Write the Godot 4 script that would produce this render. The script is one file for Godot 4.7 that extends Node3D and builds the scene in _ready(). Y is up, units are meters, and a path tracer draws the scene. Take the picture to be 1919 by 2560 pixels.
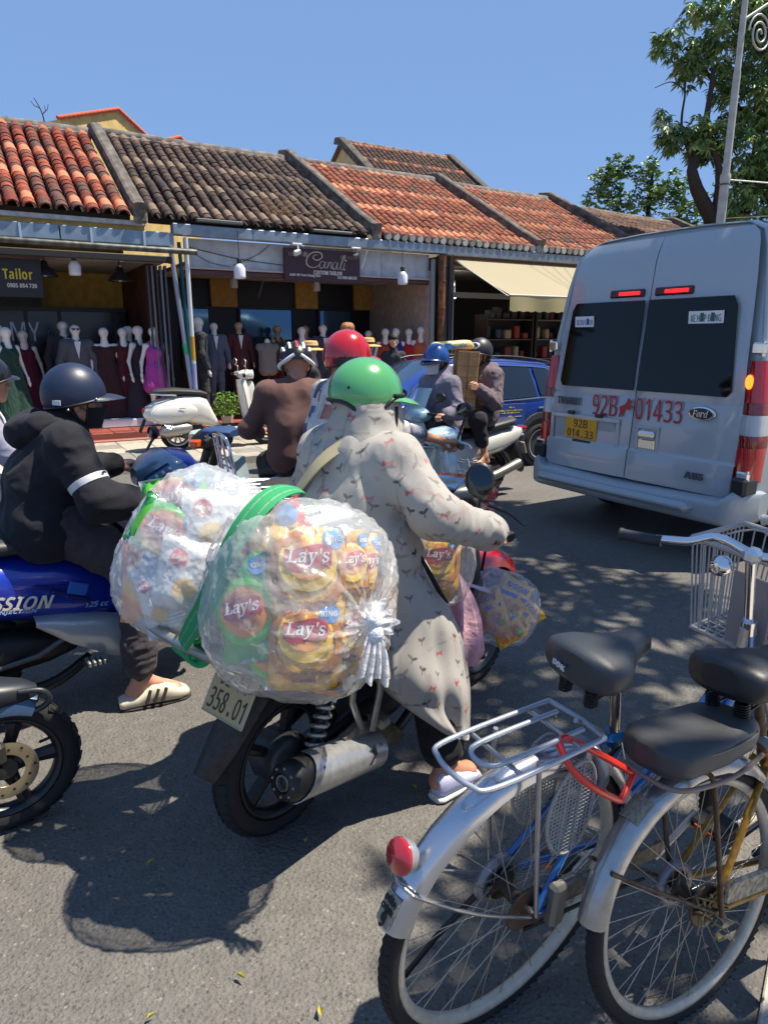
extends Node3D
# A busy street in an old trading town: riders and their scooters, a minibus, parked bicycles, a row of tiled tailor shops.

var rnd := RandomNumberGenerator.new()
var mats := {}
var texs := {}
var jobs: Array = []

# ---------------------------------------------------------------- shape collector
class S extends RefCounted:
	var v := PackedVector3Array()
	var n := PackedVector3Array()
	var uv := PackedVector2Array()
	var ix := PackedInt32Array()
	var col := PackedColorArray()
	var t := Transform3D.IDENTITY
	func at(o: Vector3, b := Basis.IDENTITY) -> S:
		t = Transform3D(b, o)
		return self
	# p: points, q: triangles, counter-clockwise from outside
	func add(p: PackedVector3Array, q: PackedInt32Array, smooth := true, w := PackedVector2Array()) -> void:
		var pts := t * p
		var flip := t.basis.determinant() < 0.0
		var base := v.size()
		if smooth:
			var nn := PackedVector3Array()
			nn.resize(pts.size())
			for k in range(0, q.size(), 3):
				var a := q[k]
				var b := q[k + 2] if flip else q[k + 1]
				var c := q[k + 1] if flip else q[k + 2]
				var f := (pts[b] - pts[a]).cross(pts[c] - pts[a])
				nn[a] += f
				nn[b] += f
				nn[c] += f
				ix.append(base + a)
				ix.append(base + c)
				ix.append(base + b)
			for k in nn.size():
				nn[k] = nn[k].normalized() if nn[k].length_squared() > 1e-20 else Vector3.UP
			v.append_array(pts)
			n.append_array(nn)
			if w.size() == pts.size():
				uv.append_array(w)
			else:
				for k in pts.size(): uv.append(Vector2.ZERO)
		else:
			for k in range(0, q.size(), 3):
				var a := q[k]
				var b := q[k + 2] if flip else q[k + 1]
				var c := q[k + 1] if flip else q[k + 2]
				var f := (pts[b] - pts[a]).cross(pts[c] - pts[a])
				if f.length_squared() < 1e-22: continue
				f = f.normalized()
				for m in [a, c, b]:
					ix.append(v.size())
					v.append(pts[m])
					n.append(f)
					uv.append(w[m] if w.size() > m else Vector2.ZERO)
	# rings of equal length; closed: the ring closes on itself
	func grid(rows: Array, closed := false, capped := false, smooth := true) -> void:
		var m: int = rows[0].size()
		var p := PackedVector3Array()
		var w := PackedVector2Array()
		for j in rows.size():
			for i in m:
				p.append(rows[j][i])
				w.append(Vector2(float(i) / (m if closed else m - 1), float(j) / (rows.size() - 1)))
		var q := PackedInt32Array()
		for j in rows.size() - 1:
			for i in (m if closed else m - 1):
				var a := j * m + i
				var b := j * m + (i + 1) % m
				q.append_array([a, b, b + m, a, b + m, a + m])
		add(p, q, smooth, w)
		if capped:
			for e in [0, rows.size() - 1]:
				var c := Vector3.ZERO
				for i in m: c += rows[e][i]
				var pp := PackedVector3Array(rows[e])
				pp.append(c / m)
				var qq := PackedInt32Array()
				for i in m:
					if e == 0: qq.append_array([(i + 1) % m, i, m])
					else: qq.append_array([i, (i + 1) % m, m])
				add(pp, qq, false)
	func box(c: Vector3, s: Vector3, b := 0.0) -> void:
		var h := s * 0.5
		b = minf(b, minf(h.x, minf(h.y, h.z)) * 0.95)
		var o := t
		t = t * Transform3D(Basis.IDENTITY, c)
		var p := PackedVector3Array()
		if b <= 0.0:
			for k in 8: p.append(Vector3(h.x if k & 1 else -h.x, h.y if k & 2 else -h.y, h.z if k & 4 else -h.z))
			add(p, PackedInt32Array([1, 3, 7, 1, 7, 5, 0, 6, 2, 0, 4, 6, 2, 7, 3, 2, 6, 7, 0, 1, 5, 0, 5, 4, 4, 5, 7, 4, 7, 6, 0, 2, 3, 0, 3, 1]), false)
		else:
			# three inset points at every corner
			for k in 8:
				var sg := Vector3(1 if k & 1 else -1, 1 if k & 2 else -1, 1 if k & 4 else -1)
				for ax in 3:
					var r := h - Vector3(b, b, b)
					r[ax] = h[ax]
					p.append(r * sg)
			var q := PackedInt32Array()
			for ax in 3:
				var u := (ax + 1) % 3
				var w := (ax + 2) % 3
				for sd in 2:
					var id := []
					for cc in [[0, 0], [1, 0], [1, 1], [0, 1]]:
						id.append((((sd << ax) | (cc[0] << u) | (cc[1] << w)) * 3) + ax)
					if sd == 0: id.reverse()
					q.append_array([id[0], id[1], id[2], id[0], id[2], id[3]])
				for cu in 2:
					for cw in 2:
						var k0 := (cu << u) | (cw << w)
						var k1 := k0 | (1 << ax)
						var e := [k0 * 3 + u, k1 * 3 + u, k1 * 3 + w, k0 * 3 + w]
						if cu == cw: e.reverse()
						q.append_array([e[0], e[1], e[2], e[0], e[2], e[3]])
			for k in 8:
				var f := [k * 3, k * 3 + 1, k * 3 + 2]
				if ((k & 1) + ((k >> 1) & 1) + ((k >> 2) & 1)) % 2 == 0: f.reverse()
				q.append_array(f)
			add(p, q, false)
		t = o
	func tube(path: Array, r: Variant, k := 8, closed := false, caps := true, flat := 1.0) -> void:
		var m := path.size()
		var rows := []
		var up := Vector3.ZERO
		for j in m:
			var a: Vector3 = path[(j - 1 + m) % m] if closed else path[maxi(j - 1, 0)]
			var b: Vector3 = path[(j + 1) % m] if closed else path[mini(j + 1, m - 1)]
			var d := (b - a).normalized()
			if up == Vector3.ZERO: up = Vector3.UP if absf(d.y) < 0.9 else Vector3.RIGHT
			var sd := d.cross(up).normalized()
			if sd == Vector3.ZERO: sd = Vector3.RIGHT
			up = sd.cross(d).normalized()
			var rr := 0.0
			if r is Array:
				var w: float = float(j) / (m - 1) * (r.size() - 1)
				rr = lerpf(r[int(w)], r[mini(int(w) + 1, r.size() - 1)], w - int(w))
			else: rr = r
			var ring := PackedVector3Array()
			for i in k:
				var g := TAU * i / k
				ring.append(path[j] + (sd * cos(g) + up * sin(g) * flat) * rr)
			ring.reverse()
			rows.append(ring)
		if closed: rows.append(rows[0])
		grid(rows, true, caps and not closed)
	func lathe(prof: Array, k := 24, cap := false) -> void:  # profile of (radius, height), from the bottom up, about Y
		var rows := []
		for q in prof:
			var ring := PackedVector3Array()
			for i in k:
				var g := TAU * i / k
				ring.append(Vector3(cos(g) * q.x, q.y, -sin(g) * q.x))
			rows.append(ring)
		grid(rows, true, cap)
	func prism(poly: PackedVector2Array, z0: float, z1: float, b := 0.0) -> void:
		var pl := poly.duplicate()
		if Geometry2D.is_polygon_clockwise(pl): pl.reverse()
		var tri := Geometry2D.triangulate_polygon(pl)
		var m := pl.size()
		var top := pl
		if b > 0.0:
			var sh := Geometry2D.offset_polygon(pl, -b)
			if sh.size() == 1 and sh[0].size() == m:
				var s0: PackedVector2Array = sh[0]
				if Geometry2D.is_polygon_clockwise(s0): s0.reverse()
				var best := 0
				for k in m:
					if s0[k].distance_squared_to(pl[0]) < s0[best].distance_squared_to(pl[0]): best = k
				top = PackedVector2Array()
				for k in m: top.append(s0[(k + best) % m])
		var fr := PackedVector3Array()
		var bk := PackedVector3Array()
		var w := PackedVector2Array()
		for k in m:
			fr.append(Vector3(top[k].x, top[k].y, z1))
			bk.append(Vector3(pl[k].x, pl[k].y, z0))
			w.append(pl[k])
		# the triangulation's turn is not promised
		var q1 := PackedInt32Array()
		var q2 := PackedInt32Array()
		for k in range(0, tri.size(), 3):
			var a := tri[k]
			var bb := tri[k + 1]
			var c := tri[k + 2]
			if (pl[bb] - pl[a]).cross(pl[c] - pl[a]) < 0.0:
				var x := bb
				bb = c
				c = x
			q1.append_array([a, bb, c])
			q2.append_array([a, c, bb])
		add(fr, q1, false, w)
		add(bk, q2, false, w)
		var mid := PackedVector3Array()
		for k in m: mid.append(Vector3(pl[k].x, pl[k].y, z1 - b))
		grid([bk, mid], true, false, false)
		if b > 0.0: grid([mid, fr], true, false, false)
	func ball(c: Vector3, r: Vector3, a := 14, b := 9) -> void:
		var o := t
		t = t * Transform3D(Basis.from_scale(r), c)
		var pr := []
		for j in b + 1:
			var g := PI * (float(j) / b - 0.5)
			pr.append(Vector2(maxf(cos(g), 0.001), sin(g)))
		lathe(pr, a)
		t = o
	# sections along x: [x, y_low, y_high, half_width, power]
	func hull(secs: Array, k := 20, capped := true, zc := 0.0) -> void:
		var rows := []
		for s in secs:
			var ring := PackedVector3Array()
			var pw: float = s[4] if s.size() > 4 else 2.5
			var z0: float = s[5] if s.size() > 5 else zc
			for i in k:
				var g := TAU * (i + 0.5) / k
				var cx := cos(g)
				var cy := sin(g)
				ring.append(Vector3(s[0], (s[1] + s[2]) * 0.5 + signf(cy) * pow(absf(cy), 2.0 / pw) * (s[2] - s[1]) * 0.5, z0 + signf(cx) * pow(absf(cx), 2.0 / pw) * s[3]))
			rows.append(ring)
		grid(rows, true, capped)
	func sheet(rows: Array, th: float) -> void:  # an open grid with thickness
		var m: int = rows[0].size()
		var k := rows.size()
		var nr := []
		for j in k:
			var r := PackedVector3Array()
			for i in m:
				var du: Vector3 = rows[j][mini(i + 1, m - 1)] - rows[j][maxi(i - 1, 0)]
				var dv: Vector3 = rows[mini(j + 1, k - 1)][i] - rows[maxi(j - 1, 0)][i]
				r.append(rows[j][i] - du.cross(dv).normalized() * th)
			nr.append(r)
		grid(rows)
		var back := []
		for j in k:
			var r := PackedVector3Array(nr[j])
			r.reverse()
			back.append(r)
		grid(back)
		var e1 := PackedVector3Array()
		var e2 := PackedVector3Array()
		for i in m:
			e1.append(rows[0][i])
			e2.append(nr[0][i])
		for j in range(1, k):
			e1.append(rows[j][m - 1])
			e2.append(nr[j][m - 1])
		for i in range(m - 2, -1, -1):
			e1.append(rows[k - 1][i])
			e2.append(nr[k - 1][i])
		for j in range(k - 2, 0, -1):
			e1.append(rows[j][0])
			e2.append(nr[j][0])
		grid([e2, e1], true)
	# lettering in the XY plane, centred, facing +z, filling w by h
	func txt(s: String, w: float, h: float, d := 0.002, bold := true, face := "Droid Sans", slant := 0.0, bend: Variant = null) -> void:
		var f := SystemFont.new()
		f.font_names = PackedStringArray([face])
		f.font_weight = 700 if bold else 400
		var tm := TextMesh.new()
		tm.text = s
		tm.font = f
		tm.font_size = 32
		tm.pixel_size = 0.01
		tm.depth = 0.01
		tm.curve_step = 3.0
		var ar := tm.get_mesh_arrays()
		var p: PackedVector3Array = ar[0]
		if p.is_empty(): return
		var lo := p[0]
		var hi := p[0]
		for q in p:
			lo = lo.min(q)
			hi = hi.max(q)
		var sz := hi - lo
		var base := v.size()
		for k in p.size():
			var q := (p[k] - (lo + hi) * 0.5) / sz
			var z := (q.z + 0.5) * d
			var pt := Vector3(q.x * w + q.y * h * slant, q.y * h, z)
			if bend != null: pt = bend.call(pt)
			v.append(t * pt)
			n.append((t.basis * ar[1][k]).normalized())
			uv.append(Vector2.ZERO)
		for k in ar[Mesh.ARRAY_INDEX] if ar[Mesh.ARRAY_INDEX] != null else range(p.size()): ix.append(base + k)
	func mesh() -> ArrayMesh:
		var a := []
		a.resize(Mesh.ARRAY_MAX)
		a[Mesh.ARRAY_VERTEX] = v
		a[Mesh.ARRAY_NORMAL] = n
		a[Mesh.ARRAY_TEX_UV] = uv
		if col.size() == v.size() and col.size(): a[Mesh.ARRAY_COLOR] = col
		a[Mesh.ARRAY_INDEX] = ix
		var am := ArrayMesh.new()
		am.add_surface_from_arrays(Mesh.PRIMITIVE_TRIANGLES, a)
		return am

# ---------------------------------------------------------------- nodes
func V(x: float, y: float, z: float) -> Vector3:
	return Vector3(x, y, z)
func U(x: float, y: float) -> Vector2:
	return Vector2(x, y)
func ran(a: float, b: float) -> float:
	return rnd.randf_range(a, b)
const REAR := Basis(Vector3(0, 0, 1), Vector3(0, 1, 0), Vector3(-1, 0, 0))

func part(parent: Node, called: String, s: S, m: Material, label := "") -> MeshInstance3D:
	var o := MeshInstance3D.new()
	o.name = called
	o.mesh = s.mesh()
	o.material_override = m
	parent.add_child(o, true)
	if label: o.set_meta("label", label)
	return o
func node(parent: Node, called: String, at := Vector3.ZERO, yaw := 0.0) -> Node3D:
	var o := Node3D.new()
	o.name = called
	parent.add_child(o, true)
	o.position = at
	o.rotation.y = yaw
	return o
func numbered(called: String) -> String:
	if not has_node(called): return called
	var k := 1
	while has_node("%s_%03d" % [called, k]): k += 1
	return "%s_%03d" % [called, k]
func tag(o: Node, label: String, category: String, group := "") -> void:
	o.set_meta("label", label)
	o.set_meta("category", category)
	if group: o.set_meta("group", group)
func thing(called: String, label: String, category: String, at := Vector3.ZERO, yaw := 0.0, group := "") -> Node3D:
	var o := node(self, numbered(called), at, yaw)
	tag(o, label, category, group)
	return o
func single(called: String, s: S, m: Material, label: String, category: String, at := Vector3.ZERO, yaw := 0.0, group := "") -> MeshInstance3D:
	var o := part(self, numbered(called), s, m)
	o.position = at
	o.rotation.y = yaw
	tag(o, label, category, group)
	return o
func struct(called: String, s: S, m: Material, parent: Node = self) -> MeshInstance3D:
	var o := part(parent, called, s, m)
	if parent == self: o.set_meta("kind", "structure")
	return o
func copy_of(o: Node3D, label: String, at: Vector3, yaw: float) -> Node3D:
	var c: Node3D = o.duplicate()
	var base := String(o.name)
	if base.length() > 4 and base.right(3).is_valid_int() and base[base.length() - 4] == "_": base = base.left(base.length() - 4)
	c.name = numbered(base)
	add_child(c)
	c.position = at
	c.rotation.y = yaw
	c.set_meta("label", label)
	return c
func rot(x: float, y: float, z: float) -> Basis:
	return Basis.from_euler(V(deg_to_rad(x), deg_to_rad(y), deg_to_rad(z)))
func bez(p: Array, k := 12) -> Array:  # smooth curve through points
	var out := []
	for i in p.size() - 1:
		var a: Vector3 = p[maxi(i - 1, 0)]
		var d: Vector3 = p[mini(i + 2, p.size() - 1)]
		for j in k:
			out.append((p[i] as Vector3).cubic_interpolate(p[i + 1], a, d, float(j) / k))
	out.append(p[p.size() - 1])
	return out
func bez2(p: Array, k := 8) -> PackedVector2Array:  # closed smooth outline
	var out := PackedVector2Array()
	var m := p.size()
	for i in m:
		for j in k:
			out.append((p[i] as Vector2).cubic_interpolate(p[(i + 1) % m], p[(i - 1 + m) % m], p[(i + 2) % m], float(j) / k))
	return out
func poly(a: Array) -> PackedVector2Array:
	var o := PackedVector2Array()
	for k in range(0, a.size(), 2): o.append(U(a[k], a[k + 1]))
	return o
func arc_rows(prof: Array, a0: float, a1: float, k: int, c: Vector3) -> Array:
	var rows := []
	for j in k + 1:
		var g := deg_to_rad(lerpf(a0, a1, float(j) / k))
		var ring := PackedVector3Array()
		for q in prof: ring.append(c + V(cos(g) * q.x, sin(g) * q.x, q.y))
		rows.append(ring)
	return rows
func noise_tex(key: String, lo: Color, hi: Color, freq: float, oct := 4, size := 512, normal := false, kind := FastNoiseLite.TYPE_SIMPLEX_SMOOTH, bump := 4.0) -> Texture2D:
	if texs.has(key): return texs[key]
	var f := FastNoiseLite.new()
	f.seed = key.hash() & 0xffff
	f.noise_type = kind
	f.frequency = freq
	f.fractal_octaves = oct
	var t := NoiseTexture2D.new()
	t.width = size
	t.height = size
	t.seamless = true
	t.noise = f
	if normal:
		t.as_normal_map = true
		t.bump_strength = bump
	else:
		var g := Gradient.new()
		g.set_color(0, lo)
		g.set_color(1, hi)
		t.color_ramp = g
	texs[key] = t
	return t
func m(hex: String, rough := 0.5, metal := 0.0, opt := {}) -> StandardMaterial3D:
	var key := hex + str(rough) + str(metal) + str(opt)
	if mats.has(key): return mats[key]
	var x := StandardMaterial3D.new()
	x.albedo_color = Color(hex)
	x.roughness = rough
	x.metallic = metal
	if opt.has("c"):
		x.clearcoat_enabled = true
		x.clearcoat = opt.c
		x.clearcoat_roughness = 0.06
	if opt.has("a"):
		x.albedo_texture = texs[opt.a[0]]
		x.uv1_scale = Vector3.ONE * opt.a[1]
	if opt.has("n"):
		x.normal_enabled = true
		x.normal_texture = texs[opt.n[0]]
		x.normal_scale = opt.n[1]
		x.uv1_scale = Vector3.ONE * opt.n[2]
	if opt.has("a") or opt.has("n"):
		x.uv1_triplanar = not opt.has("uv")
		x.uv1_world_triplanar = opt.has("world")
	if opt.has("b"):
		x.backlight_enabled = true
		x.backlight = Color(opt.b)
	if opt.has("al"):
		x.transparency = BaseMaterial3D.TRANSPARENCY_ALPHA
		x.albedo_color.a = opt.al
	if opt.has("rim"):
		x.rim_enabled = true
		x.rim = opt.rim
	if opt.has("vc"): x.vertex_color_use_as_albedo = true
	if opt.has("e"):
		x.emission_enabled = true
		x.emission = Color(hex)
		x.emission_energy_multiplier = opt.e
	mats[key] = x
	return x
func cloth(hex: String, sc := 6.0) -> StandardMaterial3D:
	return m(hex, 0.9, 0.0, {"n": ["weave", 0.35, sc], "rim": 0.25})
func paint(hex: String) -> StandardMaterial3D:
	return m(hex, 0.32, 0.0, {"c": 0.9})
func metallic(hex: String) -> StandardMaterial3D:
	return m(hex, 0.32, 0.55, {"c": 0.8})
func chrome() -> StandardMaterial3D:
	return m("d8dadc", 0.12, 1.0)
func plastic(hex: String, r := 0.45) -> StandardMaterial3D:
	return m(hex, r, 0.0, {"n": ["grain", 0.15, 14.0]})
func rubber() -> StandardMaterial3D:
	return m("1d1d1e", 0.85, 0.0, {"n": ["grain", 0.5, 9.0]})
func soft(o: MeshInstance3D, bones: Array, cell: float, k := 0.03, amp := 0.0, freq := 9.0, xf := Transform3D.IDENTITY, stretch := Vector3.ONE) -> void:
	jobs.append({"o": o, "b": bones, "c": cell, "k": k, "a": amp, "f": freq, "x": xf, "s": stretch})
func body(parent: Node, called: String, mt: Material, label := "") -> MeshInstance3D:
	var o := MeshInstance3D.new()
	o.name = called
	o.material_override = mt
	parent.add_child(o, true)
	if label: o.set_meta("label", label)
	return o
func flush() -> void:
	if jobs.is_empty(): return
	var g := WorkerThreadPool.add_group_task(_net, jobs.size(), -1, true)
	WorkerThreadPool.wait_for_group_task_completion(g)
	var by := {}
	for j in jobs:
		if not by.has(j.o): by[j.o] = S.new()
		var s: S = by[j.o]
		var base := s.v.size()
		s.v.append_array(j.v)
		s.n.append_array(j.n)
		for q in j.i: s.ix.append(base + q)
	for o in by:
		by[o].uv.resize(by[o].v.size())
		o.mesh = by[o].mesh()
	jobs.clear()
func _net(w: int) -> void:
	var J: Dictionary = jobs[w]
	var bones: Array = J.b
	var h: float = J.c
	var kk: float = J.k
	var amp: float = J.a
	var lo := Vector3.INF
	var hi := -Vector3.INF
	for b in bones:
		var r := Vector3.ONE * (maxf(b[2], b[3]) + amp)
		lo = lo.min(b[0] - r).min(b[1] - r)
		hi = hi.max(b[0] + r).max(b[1] + r)
	lo -= Vector3.ONE * h * 3.0
	hi += Vector3.ONE * h * 3.0
	var nx := int((hi.x - lo.x) / h) + 1
	var ny := int((hi.y - lo.y) / h) + 1
	var nz := int((hi.z - lo.z) / h) + 1
	var sx := 1
	var sy := nx
	var sz := nx * ny
	var f := PackedFloat32Array()
	f.resize(nx * ny * nz)
	f.fill(1.0)
	for b in bones:
		var A: Vector3 = b[0]
		var B: Vector3 = b[1]
		var ra: float = b[2]
		var rb: float = b[3]
		var mr := maxf(ra, rb) + kk + h * 2.5 + amp
		var l := ((A.min(B) - Vector3.ONE * mr - lo) / h).floor()
		var u := ((A.max(B) + Vector3.ONE * mr - lo) / h).ceil()
		var d := B - A
		var dd := maxf(d.length_squared(), 1e-9)
		for z in range(maxi(int(l.z), 0), mini(int(u.z), nz - 1) + 1):
			for y in range(maxi(int(l.y), 0), mini(int(u.y), ny - 1) + 1):
				var at := z * sz + y * sy
				var py := lo.y + y * h - A.y
				var pz := lo.z + z * h - A.z
				for x in range(maxi(int(l.x), 0), mini(int(u.x), nx - 1) + 1):
					var p := V(lo.x + x * h - A.x, py, pz)
					var q := clampf(p.dot(d) / dd, 0.0, 1.0)
					var e := (p - d * q).length() - ra - (rb - ra) * q
					var g := f[at + x]
					if e - g > kk: continue
					if g - e > kk: f[at + x] = e
					else:
						var m1 := maxf(kk - absf(e - g), 0.0) / kk
						f[at + x] = minf(e, g) - m1 * m1 * kk * 0.25
	if amp > 0.0:
		var no := FastNoiseLite.new()
		no.seed = 7 + w
		no.frequency = J.f
		no.fractal_type = FastNoiseLite.FRACTAL_RIDGED
		no.fractal_octaves = 2
		var st: Vector3 = J.s
		for z in nz:
			for y in ny:
				var at := z * sz + y * sy
				for x in nx:
					var g := f[at + x]
					if g < 2.5 * h and g > -2.5 * h:
						f[at + x] = g - amp * no.get_noise_3d((lo.x + x * h) * st.x, (lo.y + y * h) * st.y, (lo.z + z * h) * st.z)
	var id := PackedInt32Array()
	id.resize(nx * ny * nz)
	id.fill(-1)
	var V := PackedVector3Array()
	var N := PackedVector3Array()
	var I := PackedInt32Array()
	var of := [0, sx, sy, sx + sy, sz, sx + sz, sy + sz, sx + sy + sz]
	var c := PackedFloat32Array()
	c.resize(8)
	var ed := [[0, 1], [2, 3], [4, 5], [6, 7], [0, 2], [1, 3], [4, 6], [5, 7], [0, 4], [1, 5], [2, 6], [3, 7]]
	for z in nz - 1:
		for y in ny - 1:
			var at := z * sz + y * sy
			for x in nx - 1:
				var i0 := at + x
				var f0 := f[i0]
				if f0 > 3.0 * h or f0 < -3.0 * h: continue
				var neg := 0
				for q in 8:
					c[q] = f[i0 + of[q]]
					if c[q] < 0.0: neg += 1
				if neg == 0 or neg == 8: continue
				var s := Vector3.ZERO
				var cnt := 0
				for e in ed:
					var a := c[e[0]]
					var b := c[e[1]]
					if (a < 0.0) != (b < 0.0):
						var tt := a / (a - b)
						var pa := V(e[0] & 1, (e[0] >> 1) & 1, e[0] >> 2)
						var pb := V(e[1] & 1, (e[1] >> 1) & 1, e[1] >> 2)
						s += pa.lerp(pb, tt)
						cnt += 1
				id[i0] = V.size()
				s /= cnt
				V.append(lo + (V(x, y, z) + s) * h)
				var gx := lerpf(lerpf(c[1] - c[0], c[3] - c[2], s.y), lerpf(c[5] - c[4], c[7] - c[6], s.y), s.z)
				var gy := lerpf(lerpf(c[2] - c[0], c[3] - c[1], s.x), lerpf(c[6] - c[4], c[7] - c[5], s.x), s.z)
				var gz := lerpf(lerpf(c[4] - c[0], c[5] - c[1], s.x), lerpf(c[6] - c[2], c[7] - c[3], s.x), s.y)
				N.append(V(gx, gy, gz).normalized())
	for z in range(1, nz - 1):
		for y in range(1, ny - 1):
			var at := z * sz + y * sy
			for x in range(1, nx - 1):
				var i0 := at + x
				if id[i0] < 0 and f[i0] > 0.0 and f[i0] > 2.0 * h: continue
				var neg := f[i0] < 0.0
				for ax in 3:
					var st: int = [sx, sy, sz][ax]
					if (f[i0 + st] < 0.0) == neg: continue
					var u: int = [sy, sz, sx][ax]
					var w2: int = [sz, sx, sy][ax]
					var a := id[i0]
					var b := id[i0 - u]
					var d := id[i0 - u - w2]
					var e := id[i0 - w2]
					if a < 0 or b < 0 or d < 0 or e < 0: continue
					if neg: I.append_array([a, d, b, a, e, d])   # outward winding, clockwise in front
					else: I.append_array([a, b, d, a, d, e])
	var xf: Transform3D = J.x
	var mir := xf.basis.determinant() < 0.0
	if xf != Transform3D.IDENTITY:
		V = xf * V
		for q in N.size(): N[q] = (xf.basis * N[q]).normalized()
		if mir:
			for q in range(0, I.size(), 3):
				var r := I[q]
				I[q] = I[q + 1]
				I[q + 1] = r
	J.v = V
	J.n = N
	J.i = I
func _ready() -> void:
	rnd.seed = 20240611
	var cam := Camera3D.new()
	cam.name = "camera"
	add_child(cam)
	cam.position = V(0, 1.52, 0)
	cam.rotation = V(deg_to_rad(-14.2), deg_to_rad(-30), 0)
	cam.fov = 73.54
	cam.near = 0.05
	cam.far = 900.0
	cam.current = true
	var we := WorldEnvironment.new()
	we.name = "environment"
	var en := Environment.new()
	en.background_mode = Environment.BG_SKY
	var sm := ProceduralSkyMaterial.new()
	sm.sky_top_color = Color("5c78a2")
	sm.sky_horizon_color = Color("6f90ba")
	sm.sky_curve = 0.16
	sm.ground_bottom_color = Color("8d8a84")
	sm.ground_horizon_color = Color("b4bcc4")
	sm.sun_angle_max = 6.0
	sm.sky_energy_multiplier = 1.0
	var sk := Sky.new()
	sk.sky_material = sm
	en.sky = sk
	en.tonemap_mode = Environment.TONE_MAPPER_LINEAR
	en.tonemap_exposure = 1.9
	en.sdfgi_enabled = true
	en.ssao_enabled = true
	en.ssil_enabled = true
	we.environment = en
	add_child(we)
	var sun := DirectionalLight3D.new()
	sun.name = "sun"
	sun.light_energy = 1.5
	sun.light_color = Color("fff4e2")
	sun.light_angular_distance = 0.5
	sun.shadow_enabled = true
	add_child(sun)
	sun.look_at_from_position(V(0.385, 0.9, 0.15) * 30.0, Vector3.ZERO, Vector3.BACK)
	make_textures()
	ground()
	houses()
	tailor_shop()
	canali_shop()
	third_shop()
	mannequins()
	pedestrians()
	street_trees()
	lamp_post()
	parked_vespa()
	blue_suv()
	minibus()
	scooter_couple()
	pale_vespa()
	cub_bike()
	left_rider()
	blue_scooter()
	corner_bike()
	snack_scooter()
	snack_rider()
	snack_bags()
	bicycles()
	overhead_tree()
	litter()
	flush()

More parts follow.
